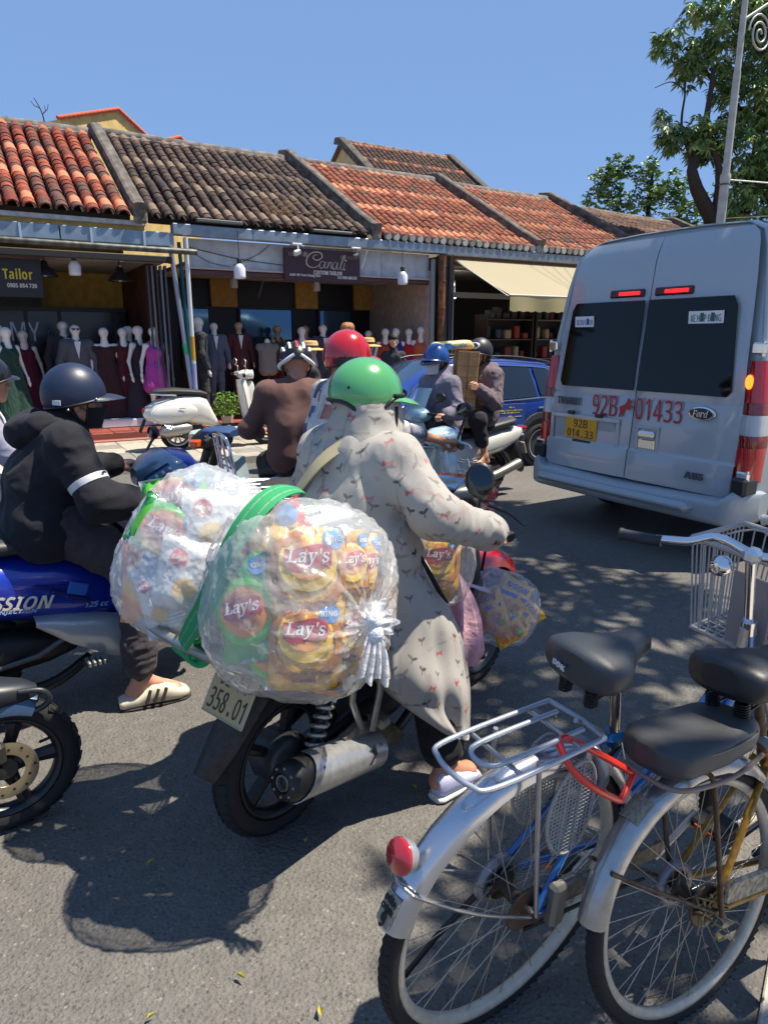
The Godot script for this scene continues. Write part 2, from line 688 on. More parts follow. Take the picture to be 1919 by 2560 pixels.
func make_textures() -> void:
	noise_tex("weave", Color.BLACK, Color.WHITE, 0.12, 3, 256, true, FastNoiseLite.TYPE_CELLULAR, 3.0)
	noise_tex("grain", Color.BLACK, Color.WHITE, 0.25, 2, 256, true, FastNoiseLite.TYPE_SIMPLEX, 3.0)
	noise_tex("lumps", Color.BLACK, Color.WHITE, 0.02, 5, 512, true, FastNoiseLite.TYPE_SIMPLEX_SMOOTH, 12.0)
	noise_tex("crinkle", Color.BLACK, Color.WHITE, 0.012, 3, 512, true, FastNoiseLite.TYPE_CELLULAR, 26.0)
	noise_tex("mottle", Color(0.84, 0.83, 0.82), Color(1, 1, 1), 0.012, 6)
	noise_tex("stain", Color(0.45, 0.42, 0.4), Color(1, 1, 1), 0.008, 6)
	noise_tex("dirt", Color(0.5, 0.47, 0.42), Color(1, 1, 1), 0.02, 6)
	var r := RandomNumberGenerator.new()
	r.seed = 5
	var n := 1024
	var im := Image.create(n, n, false, Image.FORMAT_RGB8)
	var b := FastNoiseLite.new()
	b.frequency = 0.02
	for y in n:
		for x in n:
			var g := 0.60 + 0.10 * r.randf() + 0.06 * b.get_noise_2d(x, y)
			im.set_pixel(x, y, Color(g, g * 0.985, g * 0.965))
	for k in 15000:
		var x := r.randi_range(0, n - 6)
		var y := r.randi_range(0, n - 6)
		var g := 0.48 + 0.22 * r.randf() if r.randf() < 0.88 else 0.7 + 0.16 * r.randf()
		var w := r.randi_range(2, 4)
		var c := Color(g, g * r.randf_range(0.95, 1.0), g * r.randf_range(0.9, 1.0))
		im.fill_rect(Rect2i(x + 1, y, w - 1, w + 1), c)
		im.fill_rect(Rect2i(x, y + 1, w + 1, maxi(w - 1, 1)), c)
	texs["asphalt"] = ImageTexture.create_from_image(im)
	noise_tex("asphalt_n", Color.BLACK, Color.WHITE, 0.12, 3, 1024, true, FastNoiseLite.TYPE_CELLULAR, 5.0)
	var p := Image.create(512, 512, false, Image.FORMAT_RGB8)
	p.fill(Color("9c9892"))
	var at := []
	for k in 1600:
		var q := U(r.randf() * 512, r.randf() * 512)
		var ok := true
		for a in at:
			var dx: float = absf(a.x - q.x)
			var dy: float = absf(a.y - q.y)
			if U(minf(dx, 512 - dx), minf(dy, 512 - dy)).length() < 40: ok = false
		if ok: at.append(q)
	for k in at.size():
		var kind := k % 6
		var an := r.randf_range(-0.6, 0.6)
		for yy in range(-20, 21):
			for xx in range(-20, 21):
				var q := U(xx, yy).rotated(an)
				var ink := Color("a82c3a")
				var hit := false
				if kind == 1: # bow
					hit = (absf(q.y) < 1.5 + absf(q.x) * 0.62 and absf(q.x) < 11 and absf(q.x) > 1) or q.length() < 3.4
				elif kind == 0 or kind == 3 or kind == 5: # leaf sprig in ink
					ink = Color("25221f") if kind != 5 else Color("47403b")
					hit = pow((q.x - 5) / 8.0, 2) + pow((q.y + q.x * 0.4) / 4.2, 2) < 1 or pow((q.x + 6) / 7.5, 2) + pow((q.y - q.x * 0.5) / 4.0, 2) < 1 or (absf(q.x) < 1.4 and q.y > 0 and q.y < 13)
				elif kind == 2: # outlined letter
					ink = Color("8b8580")
					var zig := absf(fposmod(q.x + 10, 10.0) - 5.0) * 2.6 - 7.0
					hit = absf(q.x) < 10 and absf(q.y - zig) < 2.6 and absf(q.y) < 9
				else: # outlined dash
					ink = Color("8a7a6c")
					var dd := U(maxf(absf(q.x) - 5.0, 0), q.y).length()
					hit = dd < 4.4 and dd > 2.6
				if hit: p.set_pixel(posmod(int(at[k].x) + xx, 512), posmod(int(at[k].y) + yy, 512), ink)
	texs["print"] = ImageTexture.create_from_image(p)
	var wb := Image.create(64, 64, false, Image.FORMAT_RGB8)
	for y in 64:
		for x in 64:
			var c := Color("1f9a5c") if (x / 4 + y / 4) % 2 == 0 else Color("187a48")
			if (x > 14 and x < 20) or (x > 44 and x < 50):
				c = Color("0c1c14") if (y / 3) % 2 == 0 else Color("8fd2ae")
			wb.set_pixel(x, y, c)
	texs["webbing"] = ImageTexture.create_from_image(wb)
	var pl := Image.create(256, 256, false, Image.FORMAT_RGB8)
	pl.fill(Color("c9c6bd"))
	for k in 26:
		var c: Color = [Color("33486b"), Color("a34a2c"), Color("7c94a6"), Color("d8d5cc"), Color("26303f")][k % 5]
		pl.fill_rect(Rect2i(r.randi_range(0, 210), r.randi_range(0, 200), r.randi_range(20, 46), r.randi_range(30, 56)), c)
	texs["plaid"] = ImageTexture.create_from_image(pl)
	var sw := Image.create(128, 128, false, Image.FORMAT_RGB8)
	for y in 128:
		for x in 128:
			var g := 0.75 + 0.2 * r.randf() - (0.25 if (x / 4 + y / 6) % 2 else 0.0)
			sw.set_pixel(x, y, Color(g, g * 0.82, g * 0.5))
	texs["straw"] = ImageTexture.create_from_image(sw)

func ground() -> void:
	var g := S.new()
	g.box(V(10, -0.3, -40), V(500, 0.2, 500))
	struct("ground", g, m("8b8378", 0.9))
	var rows := []
	var cols := []
	var nz := FastNoiseLite.new()
	nz.frequency = 0.35
	nz.fractal_octaves = 5
	for j in 90:
		var r := PackedVector3Array()
		var z := lerpf(7.0, -8.2, j / 89.0)
		for i in 240:
			var x := lerpf(-10.0, 30.0, i / 239.0)
			r.append(V(x, 0.008 * nz.get_noise_2d(x * 0.6, z * 0.6), z))
			var k := 0.92 + 0.26 * nz.get_noise_2d(x, z * 1.4) - 0.24 * maxf(0.0, nz.get_noise_2d(x * 0.25 + 40, z * 2.5))
			cols.append(Color(0.34 * k, 0.335 * k, 0.32 * k))
		rows.append(r)
	var s := S.new()
	s.grid(rows)
	s.col = PackedColorArray(cols)
	var mt := m("ffffff", 0.82, 0.0, {"n": ["asphalt_n", 0.8, 0.62], "vc": 1, "world": 1})
	mt.albedo_texture = texs["asphalt"]
	struct("road", s, mt)
	s = S.new()
	s.box(V(60, -0.045, 0), V(60.0, 0.06, 16.4))
	s.box(V(-40, -0.045, 0), V(60.0, 0.06, 16.4))
	struct("road", s, m("6a6a68", 0.85))
	s = S.new()
	s.prism(poly([1.31, 0.62, 1.60, 0.755, 2.6, 1.1, 6.0, 1.15, 6.0, -3.0, 1.2, -3.0]), 0.0, 0.012, 0.004)
	var o := struct("pavement_near", s, m("b3aca0", 0.9, 0.0, {"n": ["asphalt_n", 0.5, 0.8], "world": 1}))
	o.rotation.x = -PI / 2
	s = S.new()
	s.box(V(10, 0.03, -9.33), V(70, 0.1, 2.0))
	var pv := struct("pavement", s, m("6f6a62", 0.9))
	var kb := S.new()
	kb.box(Vector3.ZERO, V(0.985, 0.15, 0.2), 0.02)
	var sl := S.new()
	sl.box(Vector3.ZERO, V(0.388, 0.03, 0.388), 0.006)
	var kerb_mesh := kb.mesh()
	var slab_mesh := sl.mesh()
	var sm := [m("a9a296", 0.85, 0.0, {"a": ["mottle", 1.2], "world": 1}), m("8d8a84", 0.85, 0.0, {"a": ["mottle", 1.2], "world": 1}), m("b7aea0", 0.85, 0.0, {"a": ["mottle", 1.2], "world": 1})]
	for k in 24:
		_piece(pv, "kerb_stone", kerb_mesh, sm[0], V(-4.5 + k, 0.035, -8.3))
	for i in 36:
		for j in 5:
			_piece(pv, "slab", slab_mesh, sm[rnd.randi() % 3], V(-3.8 + i * 0.395, 0.087 + rnd.randf() * 0.004, -8.6 - j * 0.395))
	s = S.new()
	s.box(V(4, 0.1, -12.0), V(34, 0.2, 3.3))
	var tr := struct("terrace", s, m("7c4438", 0.7))
	var tl := S.new()
	tl.box(Vector3.ZERO, V(0.292, 0.02, 0.292), 0.004)
	var tile_mesh := tl.mesh()
	var tm := [m("8e4334", 0.5, 0.0, {"a": ["mottle", 1.5], "world": 1}), m("9b4c3b", 0.5, 0.0, {"a": ["mottle", 1.5], "world": 1}), m("7f3b2f", 0.5, 0.0, {"a": ["mottle", 1.5], "world": 1})]
	for i in 42:
		for j in 6:
			_piece(tr, "floor_tile", tile_mesh, tm[rnd.randi() % 3], V(-2.8 + i * 0.3, 0.207, -10.5 - j * 0.3))
	var st := S.new()
	st.box(V(4, 0.08, -10.3), V(34, 0.1, 0.12), 0.01)
	struct("terrace_edge", st, m("93584c", 0.6))

func _piece(p: Node, called: String, me: Mesh, mt: Material, at: Vector3, b := Basis.IDENTITY) -> MeshInstance3D:
	var o := MeshInstance3D.new()
	o.name = called
	o.mesh = me
	o.material_override = mt
	o.transform = Transform3D(b, at)
	p.add_child(o, true)
	return o
var tile_mesh_cache: ArrayMesh
func tile_mesh() -> ArrayMesh:
	if tile_mesh_cache: return tile_mesh_cache
	var rows := []
	for e in 2:
		var ring := PackedVector3Array()
		var r := 0.064 if e == 0 else 0.076
		for k in 7:
			var g := PI * k / 6.0
			ring.append(V(cos(g) * r, sin(g) * r * 0.95, 0.0 if e == 0 else 0.2))
		rows.append(ring)
	var s := S.new()
	rows.reverse()
	s.grid(rows)
	var a := PackedVector3Array()
	var b := PackedVector3Array()
	for k in 7:
		var g := PI * k / 6.0
		a.append(V(cos(g) * 0.076, sin(g) * 0.072, 0.2))
		b.append(V(cos(g) * 0.058, sin(g) * 0.054, 0.2))
	s.grid([b, a], false, false, false)
	var c := PackedVector3Array()
	for q in b: c.append(V(q.x * 0.9, q.y * 0.9, 0.0))
	s.grid([c, b])
	tile_mesh_cache = s.mesh()
	return tile_mesh_cache
func tiled_roof(house: Node3D, r0: Vector3, r1: Vector3, e0: Vector3, e1: Vector3, hexes: Array, parts: int, bright := "", step := 0.164, moss := 0.0) -> Node3D:
	var dn0 := e0 - r0
	var dn1 := e1 - r1
	var nrm := (e1 - e0).cross(dn0).normalized()
	if nrm.y < 0: nrm = -nrm
	var s := S.new()
	s.sheet([PackedVector3Array([e0, e1]), PackedVector3Array([r0, r1])], 0.09)
	var roof := part(house, "roof", s, m("3c302a", 0.95, 0.0, {"a": ["stain", 0.8]}))
	var cols := int((r1 - r0).length() / step)
	var len := dn0.length()
	var expo := 0.118
	var n := int(len / expo)
	var list := []
	for i in cols:
		var w := (i + 0.5) / cols
		var a := r0.lerp(r1, w)
		var d := dn0.lerp(dn1, w)
		var dir := d.normalized()
		var side := dir.cross(nrm).normalized() * -1.0
		for j in n:
			var f := (j + 0.0) / n
			var band := int(f * 3.3)
			var inb := f * 3.3 - band
			var lift := 0.012 + 0.042 * (1.0 - inb) + rnd.randf() * 0.006
			var p := a + d * f + nrm * lift
			var bs := Basis(side, nrm, dir).rotated(nrm, ran(-0.03, 0.03))
			bs = bs * rot(ran(-1.5, 2.5) + 2.0, 0, ran(-2, 2)) * Basis.from_scale(V(step / 0.163, step / 0.163, 1))
			var first := inb < 1.0 / (n / 3.3)
			list.append([p, bs, first, p.distance_squared_to(V(0, 1.5, 0))])
	var idx := range(list.size())
	idx.sort_custom(func(x, y): return list[x][3] < list[y][3])
	var me := tile_mesh()
	var pm := []
	for hx in hexes: pm.append(m(hx, 0.85, 0.0, {"a": ["dirt", 2.2], "n": ["lumps", 0.4, 3.0]}))
	var br := m(bright, 0.85, 0.0, {"a": ["mottle", 2.0]}) if bright else null
	var rest := []
	for k in idx.size():
		var q: Array = list[idx[k]]
		if k < parts: _piece(roof, "roof_tile", me, br if br and q[2] and rnd.randf() < 0.8 else pm[int(pow(rnd.randf(), 1.0) * pm.size()) % pm.size()], q[0], q[1])
		else: rest.append(q)
	if rest.size():
		var mm := MultiMesh.new()
		mm.transform_format = MultiMesh.TRANSFORM_3D
		mm.use_colors = true
		mm.mesh = me
		mm.instance_count = rest.size()
		for k in rest.size():
			mm.set_instance_transform(k, Transform3D(rest[k][1], rest[k][0]))
			var c := Color(bright) if bright and rest[k][2] and rnd.randf() < 0.8 else Color(hexes[rnd.randi() % hexes.size()])
			c = c.srgb_to_linear() * ran(0.8, 1.15)
			mm.set_instance_color(k, Color(c.r, c.g, c.b, 1))
		var o := MultiMeshInstance3D.new()
		o.name = "roof_tiles"
		o.multimesh = mm
		o.material_override = m("ffffff", 0.85, 0.0, {"a": ["dirt", 2.2], "vc": 1})
		o.set_meta("kind", "stuff")
		roof.add_child(o, true)
	var c := S.new()
	c.tube([r0 + V(-0.05, 0.06, 0), r0.lerp(r1, 0.5) + V(0, 0.05, 0), r1 + V(0.05, 0.06, 0)], 0.1, 8)
	c.box((r0 + r1) * 0.5 + V(0, -0.02, 0), V(r1.x - r0.x, 0.16, 0.24), 0.02)
	part(house, "ridge_cap", c, m("8d8a86", 0.9, 0.0, {"a": ["stain", 1.0], "world": 1}))
	return roof
func verge(house: Node3D, r: Vector3, e: Vector3, hex := "86827b", w := 0.14) -> void:
	var s := S.new()
	var d := (e - r).normalized()
	var sd := V(w, 0, 0)
	var up := d.cross(Vector3.LEFT).normalized()
	if up.y < 0: up = -up
	var path := [r - d * 0.25 - up * 0.05, r + up * 0.06, r.lerp(e, 0.5) + up * 0.05, e - d * 0.35 + up * 0.03, e + up * 0.04, e + d * 0.12 + up * 0.08]
	var rows := []
	for k in path.size():
		var p: Vector3 = path[k]
		rows.append(PackedVector3Array([p - sd * 0.5 - up * 0.12, p - sd * 0.5 + up * 0.07, p - sd * 0.3 + up * 0.09, p + sd * 0.3 + up * 0.09, p + sd * 0.5 + up * 0.07, p + sd * 0.5 - up * 0.12]))
	s.grid(rows, true, true, false)
	part(house, "verge", s, m(hex, 0.92, 0.0, {"a": ["stain", 1.4], "world": 1}))
	var f := S.new()
	f.box(e + d * 0.12 - up * 0.02, V(w + 0.02, 0.2, 0.09), 0.03)
	part(house, "verge_end", f, m("9a968f", 0.9, 0.0, {"a": ["stain", 1.4], "world": 1}))

var house_a: Node3D
var house_b: Node3D
var house_c: Node3D
func houses() -> void:
	var a := thing("tailor_house", "low shop house with orange barrel tiles and yellow wall band at the left edge", "house", V(0, 0, -12))
	house_a = a
	var red := ["b04f33", "93402e", "a44e3a", "84483a", "8d5b4b", "bb5f40", "75534a"]
	var ys := 0.0
	var o := V(0, 0, -12)
	tiled_roof(a, V(-3.2, 4.72, -13.2) - o, V(2.0, 4.72, -13.2) - o, V(-3.2, 3.2, -10.78) - o, V(2.1, 3.2, -10.78) - o, red, 300, "cf7f5c", 0.19)
	verge(a, V(2.13, 4.82, -13.2) - o, V(2.22, 3.28, -10.8) - o, "7f7b75", 0.17)
	var w := S.new()
	w.box(V(-0.5, 3.03, 1.02), V(5.6, 0.1, 0.2))
	w.box(V(-0.5, 2.0, -1.55), V(5.9, 4.0, 0.2))
	w.box(V(-3.4, 1.9, -0.3), V(0.2, 3.4, 2.6))
	part(a, "wall", w, m("d9b25c", 0.9, 0.0, {"a": ["mottle", 0.9]}))
	w = S.new()
	w.box(V(-0.5, 3.115, 1.06), V(5.62, 0.07, 0.26), 0.01)
	part(a, "eave_board", w, m("cfd0cc", 0.85, 0.0, {"a": ["mottle", 1.3]}))
	w = S.new()
	w.box(V(-0.4, 2.65, -0.35), V(6.0, 0.06, 2.3))
	part(a, "ceiling", w, m("9a958c", 0.9))
	var b := thing("tailor_house", "middle shop house under old dark brown mossy roof tiles with a maroon signboard", "house", o)
	house_b = b
	var brown := ["5b4640", "4a3a38", "675248", "55443f", "403431", "70594d", "5d4a42"]
	tiled_roof(b, V(2.3, 4.75, -13.2) - o, V(5.42, 4.72, -13.2) - o, V(2.35, 3.2, -10.78) - o, V(5.9, 3.2, -10.78) - o, brown, 300, "7d6a58")
	verge(b, V(5.53, 4.84, -13.2) - o, V(6.02, 3.3, -10.8) - o)
	var c := thing("shop_house", "shop house with clean orange tile roof and cream awning beside the silver minibus", "house", o)
	house_c = c
	var orange := ["ac5f42", "b8694a", "9c563e", "b36c4e", "a35c46", "85604e"]
	tiled_roof(c, V(5.65, 4.72, -13.2) - o, V(8.8, 4.7, -13.2) - o, V(6.14, 3.2, -10.78) - o, V(9.5, 3.2, -10.78) - o, orange, 300, "d38a66", 0.15)
	verge(c, V(8.92, 4.8, -13.2) - o, V(9.64, 3.28, -10.8) - o)
	var d := thing("shop_house", "fourth shop house, orange tile roof between two grey verges, partly behind the minibus", "house", o)
	tiled_roof(d, V(9.05, 4.66, -13.2) - o, V(12.0, 4.62, -13.2) - o, V(9.78, 3.2, -10.78) - o, V(12.9, 3.2, -10.78) - o, orange, 40, "d38a66", 0.15)
	verge(d, V(12.1, 4.72, -13.2) - o, V(13.0, 3.28, -10.8) - o)
	w = S.new()
	w.box(V(11.4, 1.6, -1.6), V(3.6, 3.2, 0.2))
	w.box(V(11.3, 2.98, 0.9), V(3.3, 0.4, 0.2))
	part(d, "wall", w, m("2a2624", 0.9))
	var e := thing("shop_house", "farthest shop house of the row with dull brown tile roof before the trees", "house", o)
	tiled_roof(e, V(12.2, 4.52, -13.2) - o, V(16.4, 4.42, -13.2) - o, V(13.15, 3.2, -10.78) - o, V(17.4, 3.2, -10.78) - o, ["7a5546", "6a4a3e", "86604e", "5b473f"], 0, "9a6f58", 0.16)
	verge(e, V(16.5, 4.52, -13.2) - o, V(17.5, 3.25, -10.8) - o)
	w = S.new()
	w.box(V(15.3, 1.6, 0.3), V(4.2, 3.2, 0.2))
	part(e, "wall", w, m("b79a62", 0.9))
	var f := thing("rear_house", "taller house behind the row, half dark half orange tiles over a cream gable", "house", V(10.1, 0, -20))
	tiled_roof(f, V(0.15, 7.1, 0), V(3.75, 7.1, 0), V(0.15, 5.2, 2.9), V(3.75, 5.2, 2.9), ["5e4238", "503a33", "6b4a3d", "593f36"], 0, "c97b57", 0.17)
	verge(f, V(0.0, 7.16, 0), V(0.0, 5.25, 2.9), "6d6963", 0.25)
	verge(f, V(3.9, 7.16, 0), V(3.9, 5.25, 2.9), "6d6963", 0.25)
	w = S.new()
	w.at(Vector3.ZERO, Basis(V(0, 0, -1), Vector3.UP, V(1, 0, 0)))
	w.prism(poly([-2.9, 0, -2.9, 5.2, 0, 7.06, 2.9, 5.2, 2.9, 0]), 0.0, 3.8)
	part(f, "wall", w, m("c9b88c", 0.9, 0.0, {"a": ["mottle", 0.6]}))
	w = S.new()
	w.sheet([PackedVector3Array([V(-0.1, 7.12, 0), V(4, 7.12, 0)]), PackedVector3Array([V(-0.1, 5.2, -2.95), V(4, 5.2, -2.95)])], 0.1)
	part(f, "roof_slope", w, m("6b5248", 0.9))
	var g := thing("yellow_building", "tall yellow rendered building rising behind the left roofs with red tiled coping", "building", V(4.2, 0, -20), deg_to_rad(32))
	w = S.new()
	w.prism(poly([-2.25, 0, -2.25, 6.4, -0.55, 7.0, 0.55, 6.5, 1.55, 6.85, 2.2, 6.5, 2.2, 0]), -5.0, 0.0)
	part(g, "wall", w, m("dcc07e", 0.9, 0.0, {"a": ["mottle", 0.5]}))
	for q in [[-2.35, 6.37, -0.55, 7.01], [-0.55, 7.01, 0.55, 6.51], [0.55, 6.51, 1.55, 6.86], [1.55, 6.86, 2.25, 6.47]]:
		w = S.new()
		var p0 := V(q[0], q[1] + 0.03, 0.04)
		var p1 := V(q[2], q[3] + 0.03, 0.04)
		var n := int((p1 - p0).length() / 0.12)
		for k in n:
			w.tube([p0.lerp(p1, float(k) / n), p0.lerp(p1, (k + 1.12) / n)], [0.045, 0.055], 6)
		part(g, "coping", w, m("b4573f", 0.85))
	w = S.new()
	w.box(V(0.4, 6.1, 0.02), V(0.25, 0.12, 0.08))
	part(g, "vent_hole", w, m("2d2a28", 0.9))
	w = S.new()
	w.tube(bez([Vector3.ZERO, V(-0.02, 0.14, 0), V(-0.06, 0.25, 0), V(-0.12, 0.36, 0)], 4), [0.012, 0.012, 0.011, 0.01, 0.01, 0.009, 0.009, 0.008, 0.008, 0.007, 0.007, 0.006, 0.005], 5)
	w.tube([V(-0.02, 0.14, 0), V(0.06, 0.22, 0), V(0.08, 0.3, 0)], [0.008, 0.006, 0.004], 5)
	w.tube([V(-0.05, 0.22, 0), V(-0.13, 0.25, 0), V(-0.17, 0.31, 0)], [0.008, 0.006, 0.004], 5)
	w.tube([V(0.03, 0.19, 0), V(0.02, 0.28, 0)], [0.006, 0.003], 5)
	single("dead_twig", w, m("3a332c", 0.9), "small bare dead twig sticking up from the left roof ridge", "twig", V(1.38, 4.84, -13.2))
	w = S.new()
	for k in 40:
		var x := ran(-0.35, 0.35)
		var q := V(x, 0, ran(-0.12, 0.12))
		var d2 := V(ran(-0.25, 0.25), ran(0.08, 0.34), ran(0, 0.1))
		w.tube([q, q + d2 * 0.6, q + d2 + V(d2.x * 0.3, -0.03, 0)], [0.005, 0.004, 0.002], 4)
	single("dry_weeds", w, m("a08158", 0.9), "dry straw coloured weeds growing on the dark roof near its eave", "weeds", V(4.55, 3.42, -11.05))
	w = S.new()
	for k in 16:
		var q := V(ran(-0.1, 0.1), 0, 0)
		var d2 := V(ran(-0.12, 0.12), ran(0.08, 0.3), 0.04)
		w.tube([q, q + d2], [0.005, 0.002], 4)
	single("dry_weeds", w, m("a08158", 0.9), "thin tuft of dry weeds on the dark roof above the signboard", "weeds", V(5.25, 3.4, -11.0))

func frame_rect(s: S, x0: float, y0: float, x1: float, y1: float, z: float, t: float, d: float) -> void:
	s.box(V((x0 + x1) / 2, y0 + t / 2, z), V(x1 - x0, t, d), 0.004)
	s.box(V((x0 + x1) / 2, y1 - t / 2, z), V(x1 - x0, t, d), 0.004)
	s.box(V(x0 + t / 2, (y0 + y1) / 2, z), V(t, y1 - y0 - 2 * t, d), 0.004)
	s.box(V(x1 - t / 2, (y0 + y1) / 2, z), V(t, y1 - y0 - 2 * t, d), 0.004)

func pendant(at: Vector3, label: String) -> void:
	var o := thing("pendant_lamp", label, "lamp", at, 0, "black cone lamps in the left shop")
	var s := S.new()
	s.lathe([U(0.17, 0), U(0.175, 0.01), U(0.13, 0.08), U(0.06, 0.14), U(0.045, 0.2), U(0.02, 0.22)], 20)
	part(o, "lamp_shade", s, m("1c1c1e", 0.4))
	s = S.new()
	s.tube([V(0, 0.2, 0), V(0, 0.42, 0)], 0.008, 6)
	part(o, "stem", s, m("1c1c1e", 0.4))
	s = S.new()
	s.ball(V(0, 0.05, 0), V(0.045, 0.05, 0.045), 10, 6)
	part(o, "bulb", s, m("e8e4da", 0.4))
func bulb_lamp(at: Vector3, label: String, cable: float, group: String, s0 := 1.0) -> Node3D:
	var o := thing("bulb_lamp", label, "lamp", at, 0, group)
	var s := S.new()
	s.lathe([U(0.03, 0.0), U(0.075, 0.005), U(0.08, 0.03), U(0.08, 0.14), U(0.045, 0.19), U(0.03, 0.2)], 18, true)
	part(o, "bulb", s, m("d9dbe4", 0.35))
	s = S.new()
	s.lathe([U(0.032, 0.2), U(0.034, 0.26), U(0.012, 0.28)], 12)
	s.tube([V(0, 0.27, 0), V(0, cable, 0)], 0.005, 5)
	part(o, "socket", s, m("202022", 0.5))
	o.scale = Vector3.ONE * s0
	return o

func tailor_shop() -> void:
	var a := house_a
	var s := S.new()
	s.box(V(-0.55, 1.1, -0.95), V(5.7, 1.8, 0.06))
	part(a, "shop_front", s, m("15161a", 0.2, 0.0))
	s = S.new()
	for x in [-2.6, -1.4, -0.3, 0.75, 1.25, 2.1]: s.box(V(x, 1.1, -0.89), V(0.05, 1.76, 0.04))
	s.box(V(-0.55, 1.99, -0.9), V(5.7, 0.06, 0.12))
	part(a, "shop_front_frame", s, m("2b2a2c", 0.5))
	s = S.new()
	s.box(V(-1.2, 2.32, -0.9), V(4.4, 0.6, 0.1))
	part(a, "upper_panel", s, m("17161a", 0.6))
	s = S.new()
	s.box(V(2.42, 1.45, -0.35), V(0.1, 2.5, 2.2))
	part(a, "side_wall", s, m("6b3d25", 0.7, 0.0, {"a": ["stain", 1.0]}))
	var lt := m("8a8f96", 0.3, 0.8)
	s = S.new()
	s.at(V(0.72, 1.63, -0.905)).txt("MY", 0.42, 0.3, 0.012, false)
	part(a, "window_lettering", s, lt)
	s = S.new()
	s.at(V(1.22, 1.58, -0.905)).txt("Tailor", 0.4, 0.17, 0.008, false)
	part(a, "window_lettering", s, m("4a4c50", 0.4, 0.5))
	var g := S.new()
	for k in 4:
		var x0 := -3.4 + k * 1.52
		g.box(V(x0 + 0.755, 2.91, 1.22), V(1.505, 0.19, 0.15), 0.008)
	part(a, "gutter", g, m("8fa3b4", 0.4, 0.4, {"a": ["mottle", 0.7]}))
	g = S.new()
	for x in [-0.6, 0.68, 1.55, 2.25]: g.box(V(x, 2.87, 1.305), V(0.03, 0.25, 0.012))
	part(a, "gutter_bracket", g, m("b7c2cc", 0.4, 0.5))
	var p := S.new()
	p.tube([V(-3.5, 0, 0), V(-0.5, 0.015, 0), V(1.0, 0, 0), V(2.95, -0.005, 0)], 0.042, 12)
	single("awning_pipe", p, m("6f7470", 0.5, 0.5, {"a": ["stain", 1.2]}), "long weathered steel pipe running under the left gutter", "pipe", V(0, 2.75, -10.58))
	p = S.new()
	p.box(V(-0.35, 0, 0), V(5.9, 0.09, 0.1), 0.01)
	p.box(V(2.57, -0.01, 0.06), V(0.06, 0.1, 0.04), 0.01)
	single("awning_roller", p, m("232325", 0.6), "dark rolled awning tube below the steel pipe", "awning", V(0, 2.63, -10.7))
	var b := thing("shop_sign", "black tailor signboard with gold letters at the left edge", "sign", V(0.0, 2.32, -10.98))
	s = S.new()
	s.box(V(-0.35, 0, 0), V(2.5, 0.5, 0.07), 0.008)
	part(b, "board", s, m("1a1b20", 0.5))
	s = S.new()
	s.at(V(0.60, 0.05, 0.036)).txt("Tailor", 0.36, 0.14, 0.015)
	s.at(V(0.0, 0.05, 0.036)).txt("MY", 0.3, 0.14, 0.015)
	part(b, "lettering", s, m("c9a83a", 0.35, 0.6))
	s = S.new()
	s.at(V(0.64, -0.1, 0.036)).txt("0905 884 730", 0.36, 0.055, 0.008)
	part(b, "phone_number", s, m("c8c4bb", 0.5))
	pendant(V(0.95, 2.36, -11.1), "black cone pendant lamp beside the tailor signboard")
	pendant(V(1.96, 2.34, -11.2), "black cone pendant lamp before the yellow wall of the left shop")
	bulb_lamp(V(1.33, 2.38, -11.0), "white cylinder bulb hanging between the two black cone lamps", 0.3, "white bulbs hanging under the eaves")
	var f := thing("folding_shutter", "folded grey steel shutter leaves stacked at the left shop's right end", "shutter", V(2.42, 0.2, -10.95))
	for k in 5:
		s = S.new()
		s.box(V(-0.12 + k * 0.06, 1.18, 0.02 * k), V(0.028, 2.36, 0.12), 0.006)
		part(f, "leaf", s, m(["4b4d50", "6f7276", "3b3d40", "777b80", "55585c"][k], 0.4, 0.5))
	s = S.new()
	s.tube([V(0, 0, 0.0), V(-0.22, 2.62, 0)], 0.035, 12)
	var gp := single("steel_pole", s, m("8d97a3", 0.4, 0.4), "grey steel pole with a green and blue sticker beside the folded shutters", "pole", V(2.83, 0.2, -10.72))
	s = S.new()
	s.tube([V(-0.09, 1.1, 0), V(-0.11, 1.25, 0)], 0.0365, 12)
	part(gp, "sticker", s, m("27a372", 0.6))
	s = S.new()
	s.tube([V(-0.048, 0.62, 0), V(-0.088, 1.08, 0)], 0.0362, 12)
	part(gp, "sticker", s, m("8fa0c8", 0.6))
	s = S.new()
	s.tube([Vector3.ZERO, V(-0.08, 2.7, 0)], 0.028, 12)
	single("teal_pole", s, m("14545a", 0.4, 0.2), "dark teal steel pole between the grey and white poles", "pole", V(2.85, 0.2, -10.85))
	s = S.new()
	s.tube([Vector3.ZERO, V(0, 2.75, 0)], 0.032, 12)
	var wp := single("white_pole", s, m("c3c8cc", 0.5), "white pole with blue and gold stickers at the left of the maroon sign shop", "pole", V(2.83, 0.2, -10.68))
	s = S.new()
	s.tube([V(0, 1.0, 0), V(0, 1.35, 0)], 0.0335, 12)
	part(wp, "sticker", s, m("b58a2a", 0.6))
	s = S.new()
	s.tube([V(0, 0.45, 0), V(0, 0.95, 0)], 0.0333, 12)
	part(wp, "sticker", s, m("8c98c4", 0.6))
	s = S.new()
	s.box(V(0, 0.05, 0), V(0.95, 0.12, 0.5), 0.01)
	single("display_plinth", s, m("c9ccd0", 0.6), "low white display plinth under the long gowns of the left shop", "plinth", V(1.95, 0.23, -11.2))
	var st := thing("small_stool", "small white wooden stool in the dark left shop", "stool", V(0.98, 0.22, -11.0))
	s = S.new()
	s.box(V(0, 0.5, 0), V(0.3, 0.04, 0.3), 0.006)
	part(st, "seat", s, m("c8c6c0", 0.6))
